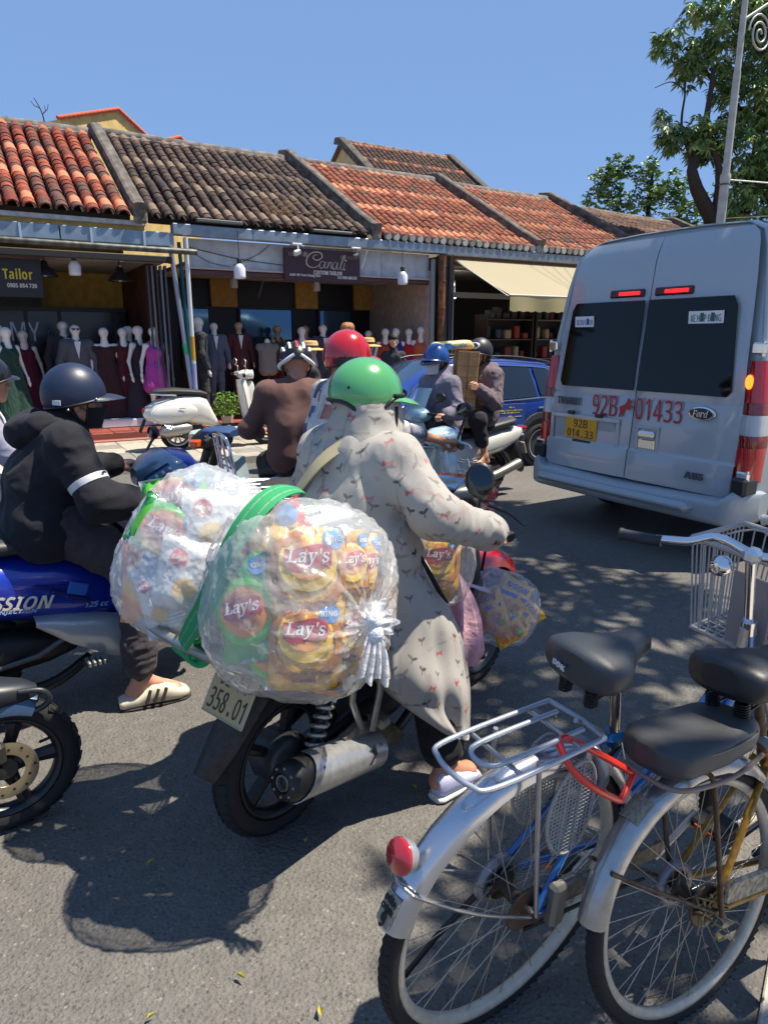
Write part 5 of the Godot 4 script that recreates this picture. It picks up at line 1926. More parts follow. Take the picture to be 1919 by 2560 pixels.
func hand_into(o: MeshInstance3D, w: Vector3, knuckle: Vector3, up: Vector3, thumb: Vector3, open := 0.0, cell := 0.0045, sc := 1.0) -> void:
	var x := (knuckle - w).normalized()
	var z := (thumb - x * thumb.dot(x)).normalized()
	var y := z.cross(x)
	if y.dot(up) < 0: y = -y
	var b := [[V(-0.03, 0, 0), V(0.02, 0, 0), 0.027, 0.026]]
	for k in 4:
		var zz := 0.03 - k * 0.019
		b.append([V(0.015, 0, zz * 0.6), V(0.082, 0.004, zz), 0.017, 0.0125])
		var l: float = [0.92, 1.0, 0.95, 0.76][k]
		var p0 := V(0.086, 0.002, zz)
		var p1 := p0 + V(0.034, lerpf(-0.022, -0.004, open), 0) * l
		var p2 := p1 + V(lerpf(-0.006, 0.022, open), lerpf(-0.03, -0.01, open), 0) * l
		var p3 := p2 + V(lerpf(-0.024, 0.018, open), lerpf(-0.008, -0.014, open), 0) * l
		b.append([p0, p1, 0.0102, 0.0092])
		b.append([p1, p2, 0.0092, 0.0086])
		b.append([p2, p3, 0.0086, 0.0074])
	var t1 := V(0.05, lerpf(-0.024, -0.01, open), 0.046)
	b.append([V(0.012, -0.008, 0.018), t1, 0.017, 0.0118])
	b.append([t1, t1 + V(0.028, lerpf(-0.018, -0.008, open), lerpf(-0.004, 0.008, open)), 0.0112, 0.0098])
	b.append([t1 + V(0.028, lerpf(-0.018, -0.008, open), lerpf(-0.004, 0.008, open)), t1 + V(0.05, lerpf(-0.026, -0.014, open), lerpf(-0.014, 0.008, open)), 0.0098, 0.0082])
	soft(o, b, cell, 0.009, 0.0, 9.0, Transform3D(Basis(x, y, z) * Basis.from_scale(Vector3.ONE * sc), w))
func helmet_shell(s: S, r: Vector3, c: Vector3, rim: Callable, th := 0.012, n := 40) -> void:
	var rows := []
	var inner := []
	for j in 13:
		var a := PackedVector3Array()
		var b := PackedVector3Array()
		for i in n:
			var az := TAU * i / n
			var ry: float = clampf(rim.call(az) / r.y, -0.95, 0.95)
			var e := lerpf(asin(ry), PI / 2 - 0.001, j / 12.0)
			var d := V(cos(az) * cos(e), sin(e), sin(az) * cos(e))
			a.append(c + d * r)
			b.append(c + d * (r - Vector3.ONE * th))
		a.reverse()
		rows.append(a)
		inner.append(b)
	s.grid(rows, true)
	s.grid(inner, true)
	var b0 := PackedVector3Array(inner[0])
	b0.reverse()
	s.grid([b0, rows[0]], true)
func rim_tube(s: S, r: Vector3, c: Vector3, rim: Callable, t: float, n := 40) -> void:
	var p := []
	for i in n:
		var az := TAU * i / n
		var e := asin(clampf(rim.call(az) / r.y, -0.95, 0.95))
		p.append(c + V(cos(az) * cos(e), sin(e), sin(az) * cos(e)) * r)
	s.tube(p, t, 6, true)
func visor(s: S, r: Vector3, c: Vector3, rim: Callable, out: float, drop: float, span := 62.0) -> void:
	var rows := []
	for j in 5:
		var f := j / 4.0
		var a := PackedVector3Array()
		for i in 17:
			var g := lerpf(-span, span, i / 16.0)
			var az := deg_to_rad(g)
			var w := cos(g / span * PI / 2)
			var e := asin(clampf(rim.call(az) / r.y, -0.95, 0.95))
			var p := c + V(cos(az) * cos(e), sin(e), sin(az) * cos(e)) * r
			a.append(p + V(out * w * f, -drop * w * f * f - 0.006 * (1 - w) * f, 0))
		a.reverse()
		rows.append(a)
	s.sheet(rows, 0.006)
func straps(p: Node, hb: Basis, c: Vector3, mt: Material, w := 0.008) -> void:
	var s := S.new()
	s.at(c, hb)
	for sd in [-1.0, 1.0]:
		s.tube(bez([V(0.035, 0.0, sd * 0.1), V(0.03, -0.06, sd * 0.086), V(0.03, -0.118, sd * 0.03), V(0.035, -0.128, 0)], 5), w, 6, false, true, 0.5)
		s.tube(bez([V(-0.06, 0.0, sd * 0.1), V(-0.02, -0.06, sd * 0.09), V(0.03, -0.1, sd * 0.05)], 5), w, 6, false, true, 0.5)
	part(p, "chin_strap", s, mt)
func half_helmet(t: Node, c: Vector3, hb: Basis, mt: Material, rim_mt: Material, r := Vector3(0.138, 0.142, 0.12), peak := 0.07, back := -0.055) -> Node3D:
	var h := node(t, "helmet")
	h.transform = Transform3D(hb, c)
	var cc := V(-0.012, 0.035, 0)
	var rim := func(az: float) -> float: return lerpf(back, 0.0, pow(0.5 + 0.5 * cos(az), 0.8)) - 0.012 * pow(sin(az), 2)
	var s := S.new()
	helmet_shell(s, r, cc, rim)
	part(h, "shell", s, mt)
	s = S.new()
	rim_tube(s, r * 1.005, cc, rim, 0.007)
	part(h, "edge_trim", s, rim_mt)
	if peak > 0.0:
		s = S.new()
		visor(s, r * 1.01, cc, rim, peak, 0.018)
		part(h, "peak", s, mt)
	return h
func mannequins() -> void:
	var fem := {"pel": V(0, 0.98, 0), "chest": V(0, 1.38, 0), "head": V(0, 1.625, 0), "sw": 0.16, "w": 0.84, "el": [V(-0.02, 1.1, 0.24), V(-0.04, 1.1, -0.24)], "wr": [V(0.06, 0.88, 0.27), V(0.04, 0.88, -0.27)], "kn": [V(0.04, 0.52, 0.09), V(0.0, 0.52, -0.08)], "an": [V(0.02, 0.1, 0.1), V(-0.05, 0.1, -0.09)], "toe": [V(0.14, 0.02, 0.12), V(0.07, 0.02, -0.1)]}
	var mal := {"pel": V(0, 1.0, 0), "chest": V(0, 1.46, 0), "head": V(0, 1.7, 0), "sw": 0.2, "w": 1.0, "el": [V(-0.03, 1.16, 0.29), V(-0.03, 1.16, -0.29)], "wr": [V(0.05, 0.92, 0.3), V(0.05, 0.92, -0.3)], "kn": [V(0.03, 0.53, 0.1), V(0.0, 0.53, -0.1)], "an": [V(0, 0.1, 0.11), V(-0.02, 0.1, -0.11)], "toe": [V(0.14, 0.02, 0.13), V(0.12, 0.02, -0.13)]}
	var white := m("d6d2cc", 0.35, 0.0, {"c": 0.3})
	var fig := func(called: String, J: Dictionary) -> Node3D:
		var t := node(self, called)
		var b := body(t, "mannequin_body", white)
		var bones := torso_bones(J, -0.012) + arm_bones(J, -0.012) + leg_bones(J, -0.01) + foot_bones(J, 0, -0.006) + foot_bones(J, 1, -0.006)
		bones.append([J.head + V(-0.02, 0.0, 0), J.head + V(0.01, 0.0, 0), 0.085, 0.085])
		bones.append([J.head + V(0.01, -0.03, 0), J.head + V(0.035, -0.085, 0), 0.062, 0.038])
		bones.append([J.head + V(0.0, -0.07, 0), J.chest + V(0, 0.04, 0), 0.05, 0.066])
		bones.append([J.head + V(0.085, -0.01, 0), J.head + V(0.095, -0.035, 0), 0.008, 0.012])
		for i in 2:
			bones.append([J.wr[i], J.wr[i] + V(0.025, -0.09, 0), 0.024, 0.022])
			bones.append([J.wr[i] + V(0.025, -0.09, 0), J.wr[i] + V(0.045, -0.15, 0), 0.024, 0.011])
		soft(b, bones, 0.017, 0.03)
		return t
	var dress_low := func(J: Dictionary, hem: float, wide: float, strap: int) -> Array:
		var p: Vector3 = J.pel
		var c: Vector3 = J.chest
		var b := []
		for s in [-1.0, 1.0]:
			b.append([p + V(0, -0.02, 0.07 * s), p.lerp(c, 0.45) + V(0, 0, 0.05 * s), 0.115, 0.092])
			b.append([p.lerp(c, 0.45) + V(0, 0, 0.05 * s), c + V(0.03, -0.11, 0.06 * s), 0.094, 0.1])
			b.append([p + V(0, -0.02, 0.06 * s), V(0.0, hem, 0.07 * s + 0.06 * s * wide), 0.12, 0.1 + wide * 0.09])
			if strap == 1 or (strap == 2 and s > 0): b.append([c + V(0.06, -0.1, 0.07 * s), c + V(0.02, 0.07, 0.09 * s), 0.04, 0.02])
			if strap == 3: b.append([c + V(0.04, -0.06, 0.1 * s), c + V(0.02, -0.05, 0.2 * s), 0.05, 0.055])
		return b
	var f0: Node3D = fig.call("mannequin", fem)
	var f1: Node3D = fig.call("mannequin", fem)
	var f2: Node3D = fig.call("mannequin", fem)
	var f3: Node3D = fig.call("mannequin", fem)
	var m0: Node3D = fig.call("mannequin", mal)
	soft(body(f0, "dress", cloth("a03a90")), dress_low.call(fem, 0.68, 0.5, 1), 0.016, 0.04, 0.008, 12.0, Transform3D.IDENTITY, V(1, 0.4, 1))
	soft(body(f1, "dress", cloth("3a1a22")), dress_low.call(fem, 0.14, 1.2, 1), 0.018, 0.04, 0.012, 12.0, Transform3D.IDENTITY, V(1, 0.25, 1))
	soft(body(f2, "dress", cloth("c01c5c")), dress_low.call(fem, 0.2, 0.8, 2), 0.018, 0.04, 0.01, 12.0, Transform3D.IDENTITY, V(1, 0.3, 1))
	soft(body(f3, "dress", cloth("2c1518")), dress_low.call(fem, 0.14, 1.4, 3), 0.018, 0.04, 0.012, 12.0, Transform3D.IDENTITY, V(1, 0.25, 1))
	var suit := func(t: Node3D, hex: String) -> void:
		var jb := torso_bones(mal, 0.016).slice(0, 6) + arm_bones(mal, 0.02, 1.0, 0.92)
		jb = jb.slice(0, 6) + jb.slice(6)
		for s in [-1.0, 1.0]: jb.append([mal.pel + V(0.0, 0.02, 0.08 * s), mal.pel + V(0.01, -0.16, 0.1 * s), 0.12, 0.125])
		soft(body(t, "jacket", cloth(hex)), jb, 0.017, 0.035, 0.006, 10.0)
		soft(body(t, "trousers", cloth(hex)), leg_bones(mal, 0.022, 1.0, 0.97), 0.017, 0.03, 0.006, 8.0)
	suit.call(m0, "4c5668")
	var sh := S.new()
	sh.prism(poly([-0.055, 0.14, 0.055, 0.14, 0.0, -0.16]), 0.0, 0.01)
	var lp := part(m0, "shirt_front", sh, m("c9cbd0", 0.8))
	lp.transform = Transform3D(Basis(V(0, 0, -1), Vector3.UP, V(1, 0, 0)), V(0.128, 1.36, 0))
	for k in 2:
		sh = S.new()
		sh.ball(V(0.135, 1.12 - k * 0.09, 0), V(0.006, 0.008, 0.008), 6, 4)
		part(m0, "button", sh, m("23262c", 0.4))
	flush()
	var z := -11.3
	var list := [
		[f0, 2.33, -10.98, 0.24, 0.85, -90, "a03a90", "white mannequin in a short magenta halter dress by the folded shutters"],
		[f1, 2.16, -11.25, 0.24, 0.86, -60, "2a2430", "mannequin half hidden just behind the magenta dress one"],
		[f1, 2.06, -11.5, 0.24, 0.86, -55, "1d1a20", "mannequin farthest back of the three heads near the magenta dress"],
		[f3, 1.67, -11.3, 0.28, 0.82, -90, "32171c", "mannequin in a dark brown off shoulder gown beside the burgundy gown"],
		[f1, 1.95, -11.35, 0.28, 0.82, -90, "4a1420", "mannequin in a long burgundy gown with a deep neckline"],
		[m0, 1.28, -11.3, 0.22, 0.84, -88, "4a4d55", "mannequin in a charcoal grey suit with dark glasses in the left shop"],
		[m0, 1.16, -11.7, 0.24, 0.86, -75, "2f3036", "dim mannequin behind the one with dark glasses"],
		[f1, 0.62, -11.9, 0.24, 0.82, -90, "5a1730", "dim mannequin in a dark plum robe at the back of the left shop"],
		[f1, 0.36, -10.95, 0.24, 0.84, -60, "12352c", "white mannequin in a dark green slip dress at the left edge"],
		[f1, 0.27, -11.15, 0.24, 0.86, -40, "23303a", "white mannequin behind the green dress one at the left edge"],
		[m0, 3.03, -11.05, 0.24, 0.9, 0, "2b2e33", "mannequin in a black suit seen from the side by the white pole"],
		[m0, 3.38, -11.4, 0.45, 0.74, -90, "4c5668", "mannequin in a slate blue three piece suit on the ochre step"],
		[m0, 3.83, -11.5, 0.45, 0.75, -90, "471c24", "mannequin in a burgundy suit on the ochre step"],
		[f2, 4.93, -11.4, 0.3, 0.83, -90, "c01c5c", "mannequin in a hot pink one shoulder dress"],
		[f0, 4.75, -12.1, 0.3, 0.85, -70, "6a3a2c", "dim mannequin just behind the hot pink dress"],
		[m0, 5.38, -11.5, 0.3, 0.82, -90, "3a3d48", "mannequin in a dark tuxedo with bow tie"],
		[f0, 5.3, -12.1, 0.3, 0.85, -90, "6a5a55", "dim mannequin between the pink dress and the tuxedo"],
		[f1, 5.85, -12.5, 0.3, 0.86, -60, "3a3438", "tall dark dressed mannequin standing against the porch back wall"],
		[f1, 6.08, -11.9, 0.3, 0.8, -90, "c9c0b6", "mannequin in a pale lace gown in the porch middle"],
		[f0, 6.42, -11.7, 0.3, 0.8, -100, "8a857f", "mannequin in a grey dress left of the rust red one"],
		[f0, 6.55, -11.3, 0.3, 0.82, -110, "a23a22", "mannequin in a rust red sleeveless dress by the porch wall"],
		[f0, 6.75, -11.25, 0.3, 0.825, -110, "1f2c86", "mannequin in a royal blue strappy dress"],
		[f0, 7.0, -11.2, 0.3, 0.82, -110, "a01f2a", "mannequin in a bright red dress right of the blue one"],
		[f0, 7.17, -11.05, 0.3, 0.84, -120, "b0583a", "last mannequin on the right, orange top, against the porch wall"],
	]
	for k in list.size():
		var q: Array = list[k]
		var c: Node3D = (q[0] as Node3D).duplicate()
		c.name = numbered("mannequin_figure")
		add_child(c)
		c.position = V(q[1], q[3], q[2])
		c.rotation.y = deg_to_rad(q[5])
		c.scale = Vector3.ONE * q[4]
		for ch in c.get_children():
			var nm := String(ch.name)
			if nm.begins_with("dress") or nm.begins_with("jacket") or nm.begins_with("trousers"): (ch as MeshInstance3D).material_override = cloth(q[6])
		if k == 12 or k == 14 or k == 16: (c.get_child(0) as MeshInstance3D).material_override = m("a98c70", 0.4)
		tag(c, q[7], "mannequin", "shop mannequins")
		if k == 5:
			var g := S.new()
			g.box(V(0.1, 1.705, 0.035), V(0.012, 0.035, 0.05), 0.01)
			g.box(V(0.1, 1.705, -0.035), V(0.012, 0.035, 0.05), 0.01)
			g.box(V(0.1, 1.715, 0), V(0.008, 0.008, 0.16))
			part(c, "dark_glasses", g, m("0c0c0d", 0.1))
		if k == 15:
			var g := S.new()
			g.prism(poly([-0.07, 0.03, 0, 0.01, 0.07, 0.03, 0.07, -0.03, 0, -0.01, -0.07, -0.03]), 0, 0.02)
			var bt := part(c, "bow_tie", g, m("101014", 0.5))
			bt.transform = Transform3D(Basis(V(0, 0, -1), Vector3.UP, V(1, 0, 0)), V(0.085, 1.5, 0))
	for f in [f0, f1, f2, f3, m0]: f.free()
	for q in [[V(4.25, 0.3, -11.3), "76706a", "headless bust form in a striped grey waistcoat with a white collar"], [V(4.55, 0.3, -11.8), "4a4540", "bust form with a wooden neck knob in a dark olive jacket"]]:
		var t := thing("bust_form", q[2], "bust form", q[0], deg_to_rad(-90))
		t.scale = Vector3.ONE * 0.83
		var b := body(t, "jacket", cloth(q[1]))
		soft(b, torso_bones({"pel": V(0, 0.85, 0), "chest": V(0, 1.3, 0), "head": V(0, 1.42, 0), "w": 0.95}, 0.012), 0.018, 0.035, 0.006)
		var s := S.new()
		s.lathe([U(0.06, 1.36), U(0.05, 1.44), U(0.015, 1.47)], 12)
		part(t, "neck", s, m("d3cfc6" if q[1] == "76706a" else "a9844c", 0.6))
		s = S.new()
		s.tube([Vector3.ZERO, V(0, 0.8, 0)], 0.02, 8)
		s.lathe([U(0.18, 0.0), U(0.17, 0.02), U(0.02, 0.05)], 16)
		part(t, "stand", s, m("3a2c22", 0.5))
func pedestrians() -> void:
	var mk := func(at: Vector3, yaw: float, sc: float, label: String, top: String, low: String, hair: String) -> Node3D:
		var t := thing("person", label, "person", at, deg_to_rad(yaw))
		t.scale = Vector3.ONE * sc
		var J := {"pel": V(0, 0.98, 0), "chest": V(0, 1.4, 0), "head": V(0.02, 1.66, 0), "sw": 0.17, "w": 0.92, "el": [V(-0.02, 1.13, 0.24), V(-0.02, 1.13, -0.24)], "wr": [V(0.1, 0.93, 0.25), V(0.1, 0.93, -0.25)], "kn": [V(0.06, 0.52, 0.1), V(-0.04, 0.53, -0.1)], "an": [V(0.04, 0.1, 0.1), V(-0.12, 0.1, -0.1)], "toe": [V(0.18, 0.02, 0.12), V(0.02, 0.02, -0.12)]}
		var b := body(t, "body", skin_mat("c9a083"))
		soft(b, torso_bones(J, -0.01) + arm_bones(J, -0.008) + leg_bones(J, -0.008) + foot_bones(J, 0, 0) + foot_bones(J, 1, 0), 0.02, 0.03)
		head_into(b, J.head, head_basis(V(1, -0.05, 0)), 0.008)
		for i in 2: hand_into(b, J.wr[i], J.wr[i] + V(0.04, -0.1, 0), V(0, 0, 1 if i == 0 else -1), V(1, 0, 0), 0.6, 0.008)
		soft(body(t, "shirt", cloth(top)), torso_bones(J, 0.014) + arm_bones(J, 0.014, 1.0, 0.3), 0.02, 0.035, 0.007)
		soft(body(t, "trousers", cloth(low)), leg_bones(J, 0.016, 1.0, 0.95), 0.02, 0.03, 0.007)
		var hb := head_basis(V(1, -0.05, 0))
		if hair:
			var h := body(t, "hair", m(hair, 0.6, 0.0, {"n": ["lumps", 0.6, 9.0]}))
			soft(h, [[V(-0.035, 0.05, 0), V(0.01, 0.06, 0), 0.1, 0.092], [V(-0.05, 0.0, 0.04), V(-0.06, -0.09, 0.05), 0.055, 0.04], [V(-0.05, 0.0, -0.04), V(-0.06, -0.09, -0.05), 0.055, 0.04]], 0.011, 0.02, 0.01, 30.0, Transform3D(hb, J.head))
		return t
	var a: Node3D = mk.call(V(5.05, 0.1, -9.9), -20, 0.92, "walker with short auburn hair and a blue top carrying a black backpack", "3a3f7a", "3a3c44", "a0653a")
	var s := S.new()
	s.hull([[-0.34, 1.02, 1.36, 0.12, 3], [-0.3, 0.96, 1.42, 0.16, 3], [-0.16, 0.94, 1.46, 0.17, 3], [-0.12, 0.98, 1.44, 0.15, 3]], 18)
	var bp := thing("backpack", "black backpack worn by the auburn haired walker", "backpack", a.position, a.rotation.y)
	bp.scale = a.scale
	part(bp, "bag", s, m("1b1b1f", 0.7, 0.0, {"n": ["lumps", 0.8, 6.0]}))
	s = S.new()
	s.box(V(-0.35, 1.1, 0), V(0.05, 0.16, 0.22), 0.02)
	part(bp, "front_pocket", s, m("26262c", 0.7))
	s = S.new()
	for sd in [-1.0, 1.0]: s.tube(bez([V(-0.14, 1.42, sd * 0.09), V(0.0, 1.5, sd * 0.11), V(0.13, 1.38, sd * 0.11), V(0.13, 1.2, sd * 0.12), V(-0.1, 1.05, sd * 0.15)], 5), 0.016, 6, false, true, 0.5)
	part(bp, "strap", s, m("1b1b1f", 0.7))
	var hat := func(t: Node3D, hex: String) -> void:
		var h := node(t, "straw_hat")
		h.transform = Transform3D(head_basis(V(1, 0.0, 0)), V(0.0, 1.7, 0))
		var q := S.new()
		q.lathe([U(0.21, 0.0), U(0.2, 0.012), U(0.115, 0.03), U(0.108, 0.1), U(0.09, 0.125), U(0.001, 0.13)], 28)
		part(h, "crown", q, m("ffffff", 0.8, 0.0, {"a": ["straw", 8.0]}) if hex == "" else m(hex, 0.8))
		q = S.new()
		q.lathe([U(0.118, 0.03), U(0.113, 0.065)], 28)
		part(h, "band", q, m("1c1a18", 0.7))
	var b1: Node3D = mk.call(V(4.15, 0.0, -7.6), 200, 0.84, "walker in black under a pale straw hat beside the red helmet", "1b1a1c", "202024", "")
	hat.call(b1, "")
	var b2: Node3D = mk.call(V(3.3, 0.0, -7.4), 170, 0.82, "walker in dark clothes whose straw hat shows behind the bicycle helmet", "2a2826", "202024", "")
	hat.call(b2, "")
	mk.call(V(5.95, 0.1, -10.0), -110, 0.83, "dark haired woman facing the street between the shop dummies", "2d2e34", "25252a", "1d1614")
	var c2: Node3D = mk.call(V(6.0, 0.0, -8.2), 80, 0.82, "long brown haired walker in a white top above the blue car", "c9c2b8", "6a6258", "4a3022")
	soft(body(c2, "long_hair", m("4a3022", 0.55)), [[V(-0.06, 0.03, 0.03), V(-0.09, -0.25, 0.04), 0.08, 0.05], [V(-0.06, 0.03, -0.03), V(-0.09, -0.25, -0.04), 0.08, 0.05]], 0.013, 0.02, 0.008, 25.0, Transform3D(head_basis(Vector3.RIGHT), V(0.02, 1.66, 0)))
	var c3: Node3D = mk.call(V(6.4, 0.0, -8.3), 100, 0.82, "walker in a white cloth hat just behind the blue helmeted rider", "c9c2b8", "6a6258", "")
	hat.call(c3, "d9d3c6")
func tubep(t: Node, called: String, path: Array, r: Variant, mt: Material, k := 8, smooth := 0) -> MeshInstance3D:
	var s := S.new()
	s.tube(bez(path, smooth) if smooth else path, r, k)
	return part(t, called, s, mt)
func hullp(t: Node, called: String, secs: Array, mt: Material, k := 22) -> MeshInstance3D:
	var s := S.new()
	s.hull(secs, k)
	return part(t, called, s, mt)
func boxp(t: Node, called: String, c: Vector3, sz: Vector3, mt: Material, b := 0.006, bs := Basis.IDENTITY) -> MeshInstance3D:
	var s := S.new()
	s.at(c, bs).box(Vector3.ZERO, sz, b)
	return part(t, called, s, mt)
func moto_wheel(t: Node, x: float, R: float, w: float, hex := "26272a", spokes := 5, tread := 36) -> Node3D:
	var q := node(t, "wheel", V(x, R, 0))
	tyre(q, R, w, R * 0.24, tread)
	alloy(q, R * 0.77, w * 0.8, spokes, hex, 0.4, 0.034)
	return q
func mirror(t: Node, base: Vector3, at: Vector3, mt: Material, face := Vector3(-1, 0.1, 0), r := Vector2(0.075, 0.055)) -> void:
	var o := node(t, "mirror")
	tubep(o, "stalk", [base, base.lerp(at, 0.4) + V(0.02, 0.02, 0), at + V(0.015, -r.y * 0.8, 0)], 0.007, mt, 6, 4)
	var z := face.normalized()
	var x := Vector3.UP.cross(z).normalized()
	var s := S.new()
	s.at(at, Basis(x, z.cross(x), z)).ball(V(0, 0, -0.008), V(r.x, r.y, 0.022), 18, 8)
	part(o, "housing", s, mt)
	s = S.new()
	s.at(at + z * 0.011, Basis(x, z.cross(x), z)).ball(Vector3.ZERO, V(r.x * 0.88, r.y * 0.86, 0.005), 18, 6)
	part(o, "glass", s, m("39424a", 0.04, 0.9))
func spring(t: Node, a: Vector3, b: Vector3, r: float, turns: int, mt: Material, core: Material) -> void:
	var o := node(t, "shock_absorber")
	var d := (b - a).normalized()
	var x := d.cross(Vector3.FORWARD).normalized()
	var y := d.cross(x)
	var p := []
	for k in turns * 10 + 1:
		var g := TAU * k / 10.0
		p.append(a.lerp(b, float(k) / (turns * 10)) + (x * cos(g) + y * sin(g)) * r)
	tubep(o, "coil", p, 0.0075, mt, 6)
	tubep(o, "damper", [a, b], r * 0.55, core, 10)
func grip(t: Node, a: Vector3, b: Vector3, mt: Material) -> void:
	var s := S.new()
	s.tube([a, a.lerp(b, 0.06), a.lerp(b, 0.08), a.lerp(b, 0.92), a.lerp(b, 0.94), b], [0.02, 0.02, 0.0165, 0.0165, 0.021, 0.019], 12)
	part(t, "grip", s, mt)
func vn_plate(t: Node, at: Vector3, b: Basis, top: String, low: String, hex := "cfc7a6", w := 0.19, h := 0.14) -> void:
	var o := node(t, "number_plate")
	o.transform = Transform3D(b, at)
	var s := S.new()
	s.box(Vector3.ZERO, V(w, h, 0.006), 0.003)
	part(o, "plate", s, m(hex, 0.45))
	s = S.new()
	frame_rect(s, -w / 2, -h / 2, w / 2, h / 2, 0.002, 0.005, 0.008)
	part(o, "plate_edge", s, m("b9b49c", 0.4, 0.2))
	s = S.new()
	s.at(V(0, h * 0.22, 0.003)).txt(top, w * 0.62, h * 0.34, 0.002, false, "Droid Sans Mono")
	s.at(V(0, -h * 0.22, 0.003)).txt(low, w * 0.84, h * 0.36, 0.002, false, "Droid Sans Mono")
	part(o, "characters", s, m("3a3226", 0.5))
func fender(t: Node, called: String, x: float, R: float, r: float, w: float, a0: float, a1: float, mt: Material, tip := 0.0) -> void:
	var rows := []
	for j in 15:
		var f := j / 14.0
		var g := deg_to_rad(lerpf(a0, a1, f))
		var ww := w * (1.0 - 0.55 * pow(1.0 - f, 3)) if tip > 0.0 else w
		var rr := r + tip * pow(1.0 - f, 2)
		var a := PackedVector3Array()
		for i in 9:
			var e := deg_to_rad(lerpf(-95, 95, i / 8.0))
			var rad := rr - w * 0.5 * (1.0 - cos(e))
			a.append(V(x + cos(g) * rad, R + sin(g) * rad, sin(e) * ww * 0.5))
		rows.append(a)
	var s := S.new()
	s.sheet(rows, 0.004)
	part(t, called, s, mt)
func vespa_body(t: Node, hex: String, rack: bool) -> void:
	var pt := m(hex, 0.28, 0.0, {"c": 1.0})
	var dk := plastic("232325")
	hullp(t, "rear_body", [[-0.44, 0.5, 0.56, 0.03], [-0.4, 0.44, 0.62, 0.1], [-0.28, 0.4, 0.7, 0.17], [-0.1, 0.38, 0.75, 0.2], [0.12, 0.36, 0.77, 0.21], [0.32, 0.34, 0.76, 0.19], [0.43, 0.32, 0.7, 0.15], [0.52, 0.3, 0.5, 0.12], [0.58, 0.28, 0.36, 0.1]], pt, 28)
	for sd in [-1.0, 1.0]:
		var s := S.new()
		s.at(V(-0.04, 0.53, sd * 0.15), rot(0, 0, 6)).ball(Vector3.ZERO, V(0.34, 0.155, 0.105), 28, 14)
		part(t, "side_cowl", s, pt)
		s = S.new()
		var p := []
		for k in 28:
			var g := TAU * k / 28
			p.append(V(-0.04 + cos(g) * 0.315, 0.53 + sin(g) * 0.145 + cos(g) * 0.03, sd * 0.19))
		s.tube(p, 0.005, 5, true)
		part(t, "cowl_seam", s, m(hex, 0.5))
	hullp(t, "seat", [[-0.3, 0.79, 0.83, 0.07], [-0.24, 0.77, 0.86, 0.13], [0.0, 0.76, 0.87, 0.15], [0.18, 0.765, 0.85, 0.15], [0.34, 0.75, 0.83, 0.13], [0.44, 0.73, 0.79, 0.07]], plastic("2c2b2c", 0.6), 22)
	tubep(t, "grab_rail", [V(0.0, 0.77, 0.15), V(-0.25, 0.79, 0.14), V(-0.34, 0.8, 0.0), V(-0.25, 0.79, -0.14), V(0.0, 0.77, -0.15)], 0.011, chrome(), 8, 6)
	hullp(t, "floorboard", [[0.5, 0.25, 0.31, 0.17], [0.75, 0.25, 0.31, 0.19], [0.98, 0.26, 0.33, 0.19], [1.06, 0.3, 0.4, 0.18]], pt)
	boxp(t, "floor_mat", V(0.76, 0.318, 0), V(0.42, 0.012, 0.26), dk)
	var rows := []
	for j in 9:
		var f := j / 8.0
		var y := lerpf(0.3, 0.95, f)
		var hw := 0.2 - 0.02 * pow(absf(f - 0.5) * 2, 2) - 0.05 * pow(f, 6)
		var a := PackedVector3Array()
		for i in 11:
			var z := lerpf(-1, 1, i / 10.0)
			a.append(V(1.1 - 0.1 * f - 0.10 * z * z + 0.01, y, z * hw))
		rows.append(a)
	var s := S.new()
	s.sheet(rows, 0.014)
	part(t, "leg_shield", s, pt)
	var e := []
	for j in 9: e.append(rows[j][10])
	for i in range(9, 0, -1): e.append(rows[8][i] + V(0, 0.004, 0))
	for j in range(8, -1, -1): e.append(rows[j][0])
	tubep(t, "shield_trim", e, 0.008, m("b8bcc0", 0.25, 0.8), 6)
	hullp(t, "horn_cover", [[1.03, 0.45, 0.93, 0.06], [1.1, 0.42, 0.94, 0.055], [1.13, 0.46, 0.88, 0.03]], pt)
	hullp(t, "headset", [[0.9, 0.99, 1.06, 0.06], [0.96, 0.96, 1.09, 0.1], [1.04, 0.95, 1.1, 0.1], [1.1, 0.97, 1.08, 0.075]], pt)
	s = S.new()
	s.at(V(1.095, 1.025, 0), rot(0, 0, -90)).lathe([U(0.07, 0), U(0.068, 0.02), U(0.001, 0.035)], 22)
	part(t, "headlamp", s, m("dfe5ea", 0.05, 0.0, {"c": 1.0}))
	for sd in [-1.0, 1.0]:
		tubep(t, "handlebar", [V(0.98, 1.03, sd * 0.08), V(0.96, 1.04, sd * 0.2), V(0.93, 1.03, sd * 0.24)], 0.03, pt, 10)
		grip(t, V(0.93, 1.03, sd * 0.24), V(0.9, 1.02, sd * 0.36), dk)
		tubep(t, "brake_lever", [V(0.97, 1.03, sd * 0.2), V(1.0, 1.02, sd * 0.28), V(0.97, 1.01, sd * 0.36)], 0.007, chrome(), 6, 4)
	fender(t, "front_fender", 1.28, 0.22, 0.27, 0.2, 30, 205, pt)
	hullp(t, "fork_cover", [[1.08, 0.4, 0.52, 0.05], [1.18, 0.3, 0.46, 0.06], [1.24, 0.3, 0.42, 0.05]], pt)
	tubep(t, "fork_arm", [V(1.12, 0.45, 0.09), V(1.22, 0.34, 0.1), V(1.28, 0.22, 0.1)], 0.02, m("8c9094", 0.4, 0.6), 8)
